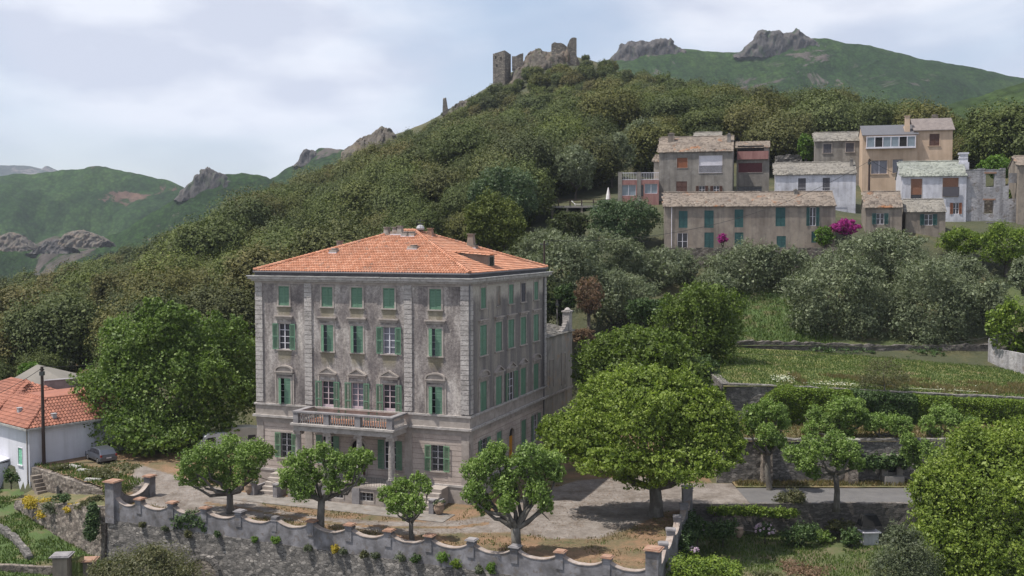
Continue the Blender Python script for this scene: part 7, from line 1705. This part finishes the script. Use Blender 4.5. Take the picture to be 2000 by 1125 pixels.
wp = [(278,1030,.35,'leaf_thin','straw tuft first from the left on the retaining wall'),(322,1036,.35,'leaf_greygreen','pale green tuft second from the left on the retaining wall'),(425,1048,.4,'leaf_ivy','dark tuft right of the draped climber'),(368,1048,.45,'leaf_thin','yellowish growth below the draped climber'),
      (497,1060,.35,'leaf_bright','bright spiky tuft between the climber and the second pollard'),(540,1062,.5,'leaf_bright','tall bright green tuft left of the second pollard trunk'),(603,1075,.4,'leaf_greygreen','silver cushion plant below the second pollard'),(655,1080,.5,'flower_yellow','yellow-flowered wall plant right of the second pollard'),(672,1084,.4,'leaf_greygreen','silver plant touching the yellow-flowered wall plant'),
      (712,1088,.4,'leaf_thin','straw-green tuft under the middle of the parapet'),(733,1092,.45,'leaf_greygreen','grey cushion left of the small pollard'),(782,1096,.5,'leaf_greygreen','wide silver cushion under the small pollard'),(812,1100,.5,'leaf_ivy','dark tuft right of the small pollard'),(862,1100,.65,'leaf_bright','tallest bright green clump on the wall'),
      (893,1112,.6,'leaf_hedge','yellow-green clump right of the tallest one'),(935,1118,.4,'leaf_greygreen','grey plant at the bottom edge of the wall'),(960,1118,.5,'leaf_bright','rightmost bright spiky clump on the wall')]
for i, (px, py, r_, m_, lab) in enumerate(wp):
    p = wall_pt(px, py); shrub('wall_plant', p.x, p.y, p.z-r_*.3, r_, r_*1.7, lab, m_, 'plant', 'plants rooted in the retaining wall', 40+i, .07, int(900*r_/.4), .25, 3, False)
q_ = wall_pt(130, 900)
# leafy growth beside the left house and a climbing rose on its porch
sh(22, 950, 100.2, .9, 1.8, 'dark climbing plant beside the porch of the white house', 'leaf_ivy', 'climbing_plant', 'climber', seed=61, n=900)
sh(232, 928, 92.5, 2.6, .9, 'low dark scrub behind the left gate pier', 'leaf_thin', seed=62, n=1800)
for i, (px, py, r_) in enumerate(((120,918,1.0),(170,930,.9),(205,935,1.1))):
    sh(px, py, G(px, py, 0).y, r_, .6, ('low weeds at the top of the brown rubble wall by the pole','low weeds at the middle of the brown rubble wall','low weeds at the right end of the brown rubble wall')[i], 'leaf_thin', seed=63+i, n=500)

# ------------------------------------------------------------------ objects in the gardens and yard
def grill():
    p = P(1697, 1072, 86.2); r = empty('outdoor_grill', (p.x, 86.2, -3.0), .1, label='masonry outdoor grill with white counter and black hood-shaped block by the dark wall', cat='grill')
    q = MB(); q.box(-.65, .65, -.45, .45, -.3, 1.15); q.build('base', M['wall_white'], r); q = MB(); q.box(-.8, .8, -.6, .5, 1.15, 1.25); q.build('counter', M['white_paint'], r)
    q = MB(); q.box(-.62,.62,.25,.5,1.25,2.0); q.build('back', M['wall_grey'], r); q = MB(); q.add([(-.9,-.55,1.75),(.9,-.55,1.75),(.9,.5,1.75),(-.9,.5,1.75),(-.6,-.1,2.6),(.6,-.1,2.6),(.6,.45,2.6),(-.6,.45,2.6)], [(0,1,5,4),(1,2,6,5),(2,3,7,6),(3,0,4,7),(4,5,6,7),(3,2,1,0)]); q.build('hood', M['opening_black'], r)  # black block shaped as a hood, standing in for a dark wall opening
grill()
p = G(1655, 1108, -3.1); q = MB(); q.lathe(0, 0, [(2.2,-.1),(1.9,.12),(1.0,.26),(.1,.3)], 18)
o = q.build('ash_heap', M['ash'] if 'ash' in M else mat_noise('ash', [(.3,(.12,.12,.13)),(.6,(.35,.35,.38)),(.75,(.5,.5,.53))], scale=1.6, bscale=5, bstr=.8), None, smooth=True, label='pale grey heap of ash and gravel at the bottom of the right garden', cat='heap'); o.location = (p.x, p.y, -3.3); o.scale = (1, 1.4, .8)
p = G(757, 1053); rg = np.random.default_rng(5); v, f = ico(0); V = []; F_ = []
for k_ in range(160): a = rg.uniform(0,6.28); d_ = rg.uniform(0,1)**.6; c_ = np.array([math.cos(a)*d_*1.2, math.sin(a)*d_*1.0, .35*(1-d_)]); F_ += (f+len(V)*12).tolist(); V.append(v*rg.uniform(.05,.12)+c_)
o = obj('rubble_heap', mesh_np('rubble_heap', np.concatenate(V), F_, M['terracotta']), loc=(p.x, p.y, 0), label='small heap of broken reddish tiles behind the parapet', cat='heap')
for i, (px, py) in enumerate(((145,912),(166,920),(182,938))):
    p = G(px, py); q = MB(); q.frustum(0, 0, 0, .18, .8, .3, .7, .24); o = q.build('stone_slab', M['slab_edge'], None, label=('flat pale slab lying in the grass nearest the utility pole','flat pale slab in the grass in front of the car','flat pale slab at the top of the rubble wall')[i], cat='slab'); o.location = (p.x, p.y, 0); o.rotation_euler = (.03, .05, -.5+i*.3)

def vehicle(name, loc, head, label, cat, prof, width, wheels, glass, body, wr=.31, extra=None):
    """prof: side outline (x forward, z); built as one shell with tumblehome, windows and lamps as parts"""
    r = empty(name, loc, head, label=label, cat=cat); n = len(prof); zt = max(z for _, z in prof); hw = width/2
    V = []; ys = (-1, -.93, .93, 1)
    def hwf(z): return hw*(1-.16*max(0, (z-.9)/(zt-.9+1e-6)))
    for s_, ins in ((-1, 0), (-1, .07), (1, .07), (1, 0)):
        for x, z in prof:
            zz = z if ins else (.06 + (z-.06)*.985 if z > .5 else z); V.append((x*(1 if ins else .985), s_*(hwf(z)-(0 if not ins else ins*0)) * (1 if not ins else .95), z if ins else z-.02*(z > .6)))
    V = []
    for s_, kx, kz, ky in ((-1,.975,-.035,1),(-1,1,0,.93),(1,1,0,.93),(1,.975,-.035,1)):
        for x, z in prof: V.append((x*kx, s_*hwf(z)*ky, z+(kz if z > .45 else 0)))
    F = [tuple(range(n))[::-1], tuple(range(3*n, 4*n))]
    for j in range(3):
        for i in range(n): F.append((j*n+i, j*n+(i+1)%n, (j+1)*n+(i+1)%n, (j+1)*n+i))
    q = MB(); q.add(V, F); q.build('body', M[body], r, smooth=False)
    for pg in glass:
        for s_ in (-1, 1):
            q = MB(); vs = [(x, s_*(hwf(z)*1.0+.006), z) for x, z in pg]; q.add(vs, [tuple(range(len(vs)))]); q.build('side_window', M['window_glass'], r)
    for x in wheels:
        for s_ in (-1, 1):
            q = MB(); q.tube([(x, s_*(hw-.2), wr), (x, s_*(hw+.005), wr)], [wr, wr], 16); w_ = q.build('wheel', M['tyre'], r); q = MB(); q.tube([(x, s_*(hw-.02), wr), (x, s_*(hw+.015), wr)], [wr*.62, wr*.58], 10); q.build('rim', M['rim'], w_)
    if extra: extra(r, hw)
    return r
def car_extra(r, hw):
    q = MB(); q.add([(-1.55,-.62,1.36),(-1.55,.62,1.36),(-1.99,.70,.98),(-1.99,-.70,.98)], [(0,1,2,3)]); q.build('rear_window', M['window_glass'], r)
    q = MB(); q.add([(.45,-.62,1.42),(.45,.62,1.42),(1.18,.72,1.0),(1.18,-.72,1.0)], [(0,1,2,3)]); q.build('windscreen', M['window_glass'], r)
    for s_ in (-1, 1):
        q = MB(); q.box(-2.07, -1.97, s_*.78-.09, s_*.78+.09, .72, .95); q.build('tail_light', M['tail_red'], r); q = MB(); q.box(1.9, 2.02, s_*.66-.13, s_*.66+.13, .62, .76); q.build('headlight', M['headlight_clear'], r)
        q = MB(); q.box(.75,.9, s_*(hw+.1)-.07, s_*(hw+.1)+.07, .98, 1.1); q.build('wing_mirror', M['car_grey'], r)
    q = MB(); q.box(-2.09,-2.05,-.26,.26,.55,.67); q.build('number_plate', M['white_paint'], r); q = MB(); q.box(-2.12,-1.95,-.8,.8,.32,.5); q.build('bumper', M['car_grey'], r)
PROF = [(-2.05,.30),(-2.08,.62),(-2.02,.96),(-1.62,1.40),(-1.2,1.50),(.0,1.52),(.45,1.46),(1.2,1.02),(1.85,.88),(2.03,.68),(2.03,.32)]
vehicle('parked_car', (-42.9, 105.9, 0), math.atan2(.72,-.69), 'grey hatchback parked beside the white house under the big plane tree', 'car', PROF, 1.76, (-1.3, 1.3), [[(-1.65,1.02),(-1.35,1.38),(-.45,1.42),(-.45,1.0)], [(-.38,1.0),(-.38,1.42),(.3,1.40),(.98,1.02)]], 'car_grey', extra=car_extra)
def van_extra(r, hw):
    q = MB(); q.add([(1.85,-.70,1.80),(1.85,.70,1.80),(2.2,.76,1.22),(2.2,-.76,1.22)], [(0,1,2,3)]); q.build('windscreen', M['window_glass'], r)
    for s_ in (-1, 1): q = MB(); q.box(-2.44,-2.40,s_*.42-.34,s_*.42+.34,1.15,1.8); q.build('rear_window', M['window_glass'], r); q = MB(); q.box(2.42,2.52,s_*.7-.12,s_*.7+.12,.72,.92); q.build('headlight', M['headlight_clear'], r); q = MB(); q.box(-2.46,-2.41,s_*.86-.06,s_*.86+.06,.8,1.2); q.build('tail_light', M['tail_red'], r)
VP = [(-2.4,.35),(-2.42,1.2),(-2.3,2.1),(-1.9,2.18),(1.3,2.15),(1.75,1.95),(2.25,1.15),(2.5,1.0),(2.5,.38)]
p = G(430, 882); vehicle('van', (p.x, p.y, 0), 3.6, 'white van parked beyond the trees left of the villa', 'van', VP, 1.9, (-1.5, 1.6), [[(-1.9,1.2),(-1.9,1.8),(-.4,1.8),(-.4,1.2)],[(.6,1.2),(.6,1.8),(1.45,1.75),(1.75,1.2)]], 'van_white', extra=van_extra)
CP = [(-2.2,.4),(-2.35,1.0),(-2.2,1.9),(-1.7,2.4),(-.8,2.6),(.8,2.6),(1.7,2.4),(2.2,1.9),(2.35,1.0),(2.2,.4)]
def cv_extra(r, hw):
    q = MB(); q.tube([(2.2,0,.4),(3.2,0,.4)], [.05,.05], 6); q.build('drawbar', M['iron'], r); q = MB(); q.box(2.14,2.2,-.5,.5,1.2,1.7); q.build('front_window', M['window_glass'], r)
p = G(474, 878); vehicle('caravan', (p.x, p.y, 0), .35, 'old cream caravan with rounded roof beside the left corner of the villa', 'caravan', CP, 2.1, (0.0,), [[(-1.4,1.2),(-1.4,1.75),(-.6,1.75),(-.6,1.2)],[(.5,1.2),(.5,1.75),(1.3,1.75),(1.3,1.2)]], 'caravan_cream', extra=cv_extra)

# ------------------------------------------------------------------ grass
def grass(name, pts, h, w_, mat, label, seed):
    rg = np.random.default_rng(seed); n = len(pts); a = rg.uniform(0, 6.28, n); hh = h*rg.uniform(.5,1.4,n)
    dx = np.cos(a)*w_; dy = np.sin(a)*w_; lx = rg.normal(size=n)*h*.35; ly = rg.normal(size=n)*h*.35
    P0 = np.stack([pts[:,0]-dx, pts[:,1]-dy, pts[:,2]-.02], 1); P1 = np.stack([pts[:,0]+dx, pts[:,1]+dy, pts[:,2]-.02], 1)
    P2 = np.stack([pts[:,0]+dx*.4+lx, pts[:,1]+dy*.4+ly, pts[:,2]+hh], 1); P3 = np.stack([pts[:,0]-dx*.4+lx, pts[:,1]-dy*.4+ly, pts[:,2]+hh*.95], 1)
    V = np.stack([P0,P1,P2,P3],1).reshape(-1,3); return obj(name, mesh_np(name, V, np.arange(len(V)).reshape(-1,4), M[mat]), label=label, cat='grass', kind='stuff')
rg = np.random.default_rng(77)
def scat(x0, x1, y0, y1, n, thr=None, sc_=3): 
    X = rg.uniform(x0,x1,n); Y = rg.uniform(y0,y1,n)
    if thr is not None: k_ = vnoise(X/sc_, Y/sc_, 31, 4) > thr; X = X[k_]; Y = Y[k_]
    return X, Y
X, Y = scat(-38, 15, 68, 95, 42000, .02, 2.2); k_ = inpoly(X, Y, COURT) & (~inpoly(X, Y, DRIVE) | ((dpoly(X, Y, DRIVE) < .35)))
loc_ = np.array([((x-VO[0])*math.cos(-YAW)-(y-VO[1])*math.sin(-YAW), (x-VO[0])*math.sin(-YAW)+(y-VO[1])*math.cos(-YAW)) for x, y in zip(X, Y)])
k_ &= ~((loc_[:,0] > -1.5) & (loc_[:,0] < W+.5) & (loc_[:,1] > -6.1)); X, Y = X[k_], Y[k_]
grass('dry_grass', np.stack([X, Y, court_z(X, Y)], 1), .12, .035, 'grass_dry', 'short dry brown grass over the courtyard earth', 1)
X, Y = scat(-38, 15, 68, 95, 30000, .22, 1.8); k_ = inpoly(X, Y, COURT) & ~inpoly(X, Y, DRIVE)
loc_ = np.array([((x-VO[0])*math.cos(-YAW)-(y-VO[1])*math.sin(-YAW), (x-VO[0])*math.sin(-YAW)+(y-VO[1])*math.cos(-YAW)) for x, y in zip(X, Y)])
k_ &= ~((loc_[:,0] > -1.5) & (loc_[:,0] < W+.5) & (loc_[:,1] > -6.1)); X, Y = X[k_], Y[k_]
grass('green_grass', np.stack([X, Y, court_z(X, Y)], 1), .14, .04, 'grass_green', 'patches of green grass along the parapet inside the courtyard', 2)
X, Y = scat(21.8, 76, 104.5, 129, 60000); Z = mead_z(X)+.05*(Y-104)+.12*vnoise(X/3, Y/3, 6); k_ = rg.random(len(X)) < .8
grass('meadow_grass', np.stack([X, Y, Z], 1), .15, .045, 'grass_green', 'tall green grass of the meadow terrace', 3)
X, Y = scat(30, 76, 104.5, 112, 30000, .12, 3); Z = mead_z(X)+.05*(Y-104)+.12*vnoise(X/3, Y/3, 6)
grass('meadow_straw', np.stack([X, Y, Z], 1), .34, .03, 'grass_dry', 'straw-coloured grass heads in the front of the meadow', 4)
X, Y = scat(20, 80, 96.4, 103, 22000); grass('terrace_grass', np.stack([X, Y, T1Z+.05*(Y-96)+0*X], 1), .2, .045, 'grass_dry', 'dry yellow grass on the lower terrace', 5)
X, Y = scat(21, 80, 94.5, 95.8, 7000); grass('verge_grass', np.stack([X, Y, 0*X+.1], 1), .3, .045, 'grass_dry', 'dry grass verge between the road and the wall', 6)
X, Y = scat(24, 42, 129.8, 143, 11000); Z = np.maximum(9.6+.12*(Y-130), hill(X, Y)+.12); grass('olive_grass', np.stack([X, Y, Z], 1), .28, .06, 'grass_green', 'green grass under the olive trees', 7)
X, Y = scat(10, 60, 66, 88, 42000, -.25, 3); k_ = Y < ybound(X)-.4; X, Y = X[k_], Y[k_]; grass('garden_grass', np.stack([X, Y, low_f(X, Y)+.15*vnoise(X/2, Y/2, 7)+.12], 1), .2, .04, 'grass_green', 'unkempt grass of the right garden', 8)
X, Y = scat(-62, -34, 76, 104, 40000, -.2, 3); k_ = Y < ybound(X)-.9; X, Y = X[k_], Y[k_]; grass('left_grass', np.stack([X, Y, low_f(X, Y)+.15*vnoise(X/2, Y/2, 7)+.12], 1), .2, .05, 'grass_green', 'green grass of the lower left garden', 9)
X, Y = scat(-49, -35, 90, 104, 9000); k_ = inpoly(X, Y, COURT) & (Y < 104-.75*(X+49)+3.5); X, Y = X[k_], Y[k_]; grass('yard_grass', np.stack([X, Y, 0*X], 1), .22, .05, 'grass_green', 'grass at the top of the yard wall by the car', 10)
# white umbels in the meadow
pts = []
for cx, cy, sx_, sy_, n_ in ((1530,742,22,5,170),(1640,748,60,5,160),(1835,757,26,5,330),(1910,757,14,4,60),(1860,748,60,5,60)):
    for k_ in range(n_): q_ = G(cx+rg.normal()*sx_*.5, cy+rg.normal()*sy_*.6, 8.3); yq = min(max(q_.y, 104.6), 128); pts.append((q_.x, yq, float(mead_z(q_.x))+.35+.05*(yq-104)))
pts = np.array(pts); V = leaf_quads(pts, np.tile([0,0,1.], (len(pts),1)), .085, rg, .8, .9); obj('wild_flowers', mesh_np('wild_flowers', V, np.arange(len(V)).reshape(-1,4), M['flower_white']), label='white wild flowers scattered through the meadow', cat='wild flowers', kind='stuff')

X, Y = scat(-36, 14, 68, 100, 26000); k_ = inpoly(X, Y, COURT) & (vnoise(X/2.5, Y/2.5, 61, 4) > -.12)
pts = np.stack([X, Y, .05+0*X], 1)[k_]; loc_ = (pts[:,0]-VO[0])*math.cos(-YAW)-(pts[:,1]-VO[1])*math.sin(-YAW); l2 = (pts[:,0]-VO[0])*math.sin(-YAW)+(pts[:,1]-VO[1])*math.cos(-YAW)
pts = pts[~((loc_ > -1) & (loc_ < W) & (l2 > -3.4))]; V = leaf_quads(pts, np.tile([0,0,1.], (len(pts),1)), .05, rg, .9, .7)
obj('leaf_litter', mesh_np('leaf_litter', V, np.arange(len(V)).reshape(-1,4), M['leaf_brown']), label='brown fallen leaves scattered over the courtyard', cat='leaf litter', kind='stuff')
# ------------------------------------------------------------------ air
def haze():
    m = bpy.data.materials.new('air'); m.use_nodes = True; N = m.node_tree.nodes; N.remove(N['Principled BSDF'])
    v = N.new('ShaderNodeVolumePrincipled'); v.inputs['Color'].default_value = (.78,.86,1.0,1); v.inputs['Density'].default_value = .00009; v.inputs['Anisotropy'].default_value = .2
    m.node_tree.links.new(v.outputs[0], N['Material Output'].inputs['Volume'])
    q = MB(); q.box(-3200, 3200, -60, 5600, -420, 700); o = q.build('haze', m, None, kind='stuff')
haze()
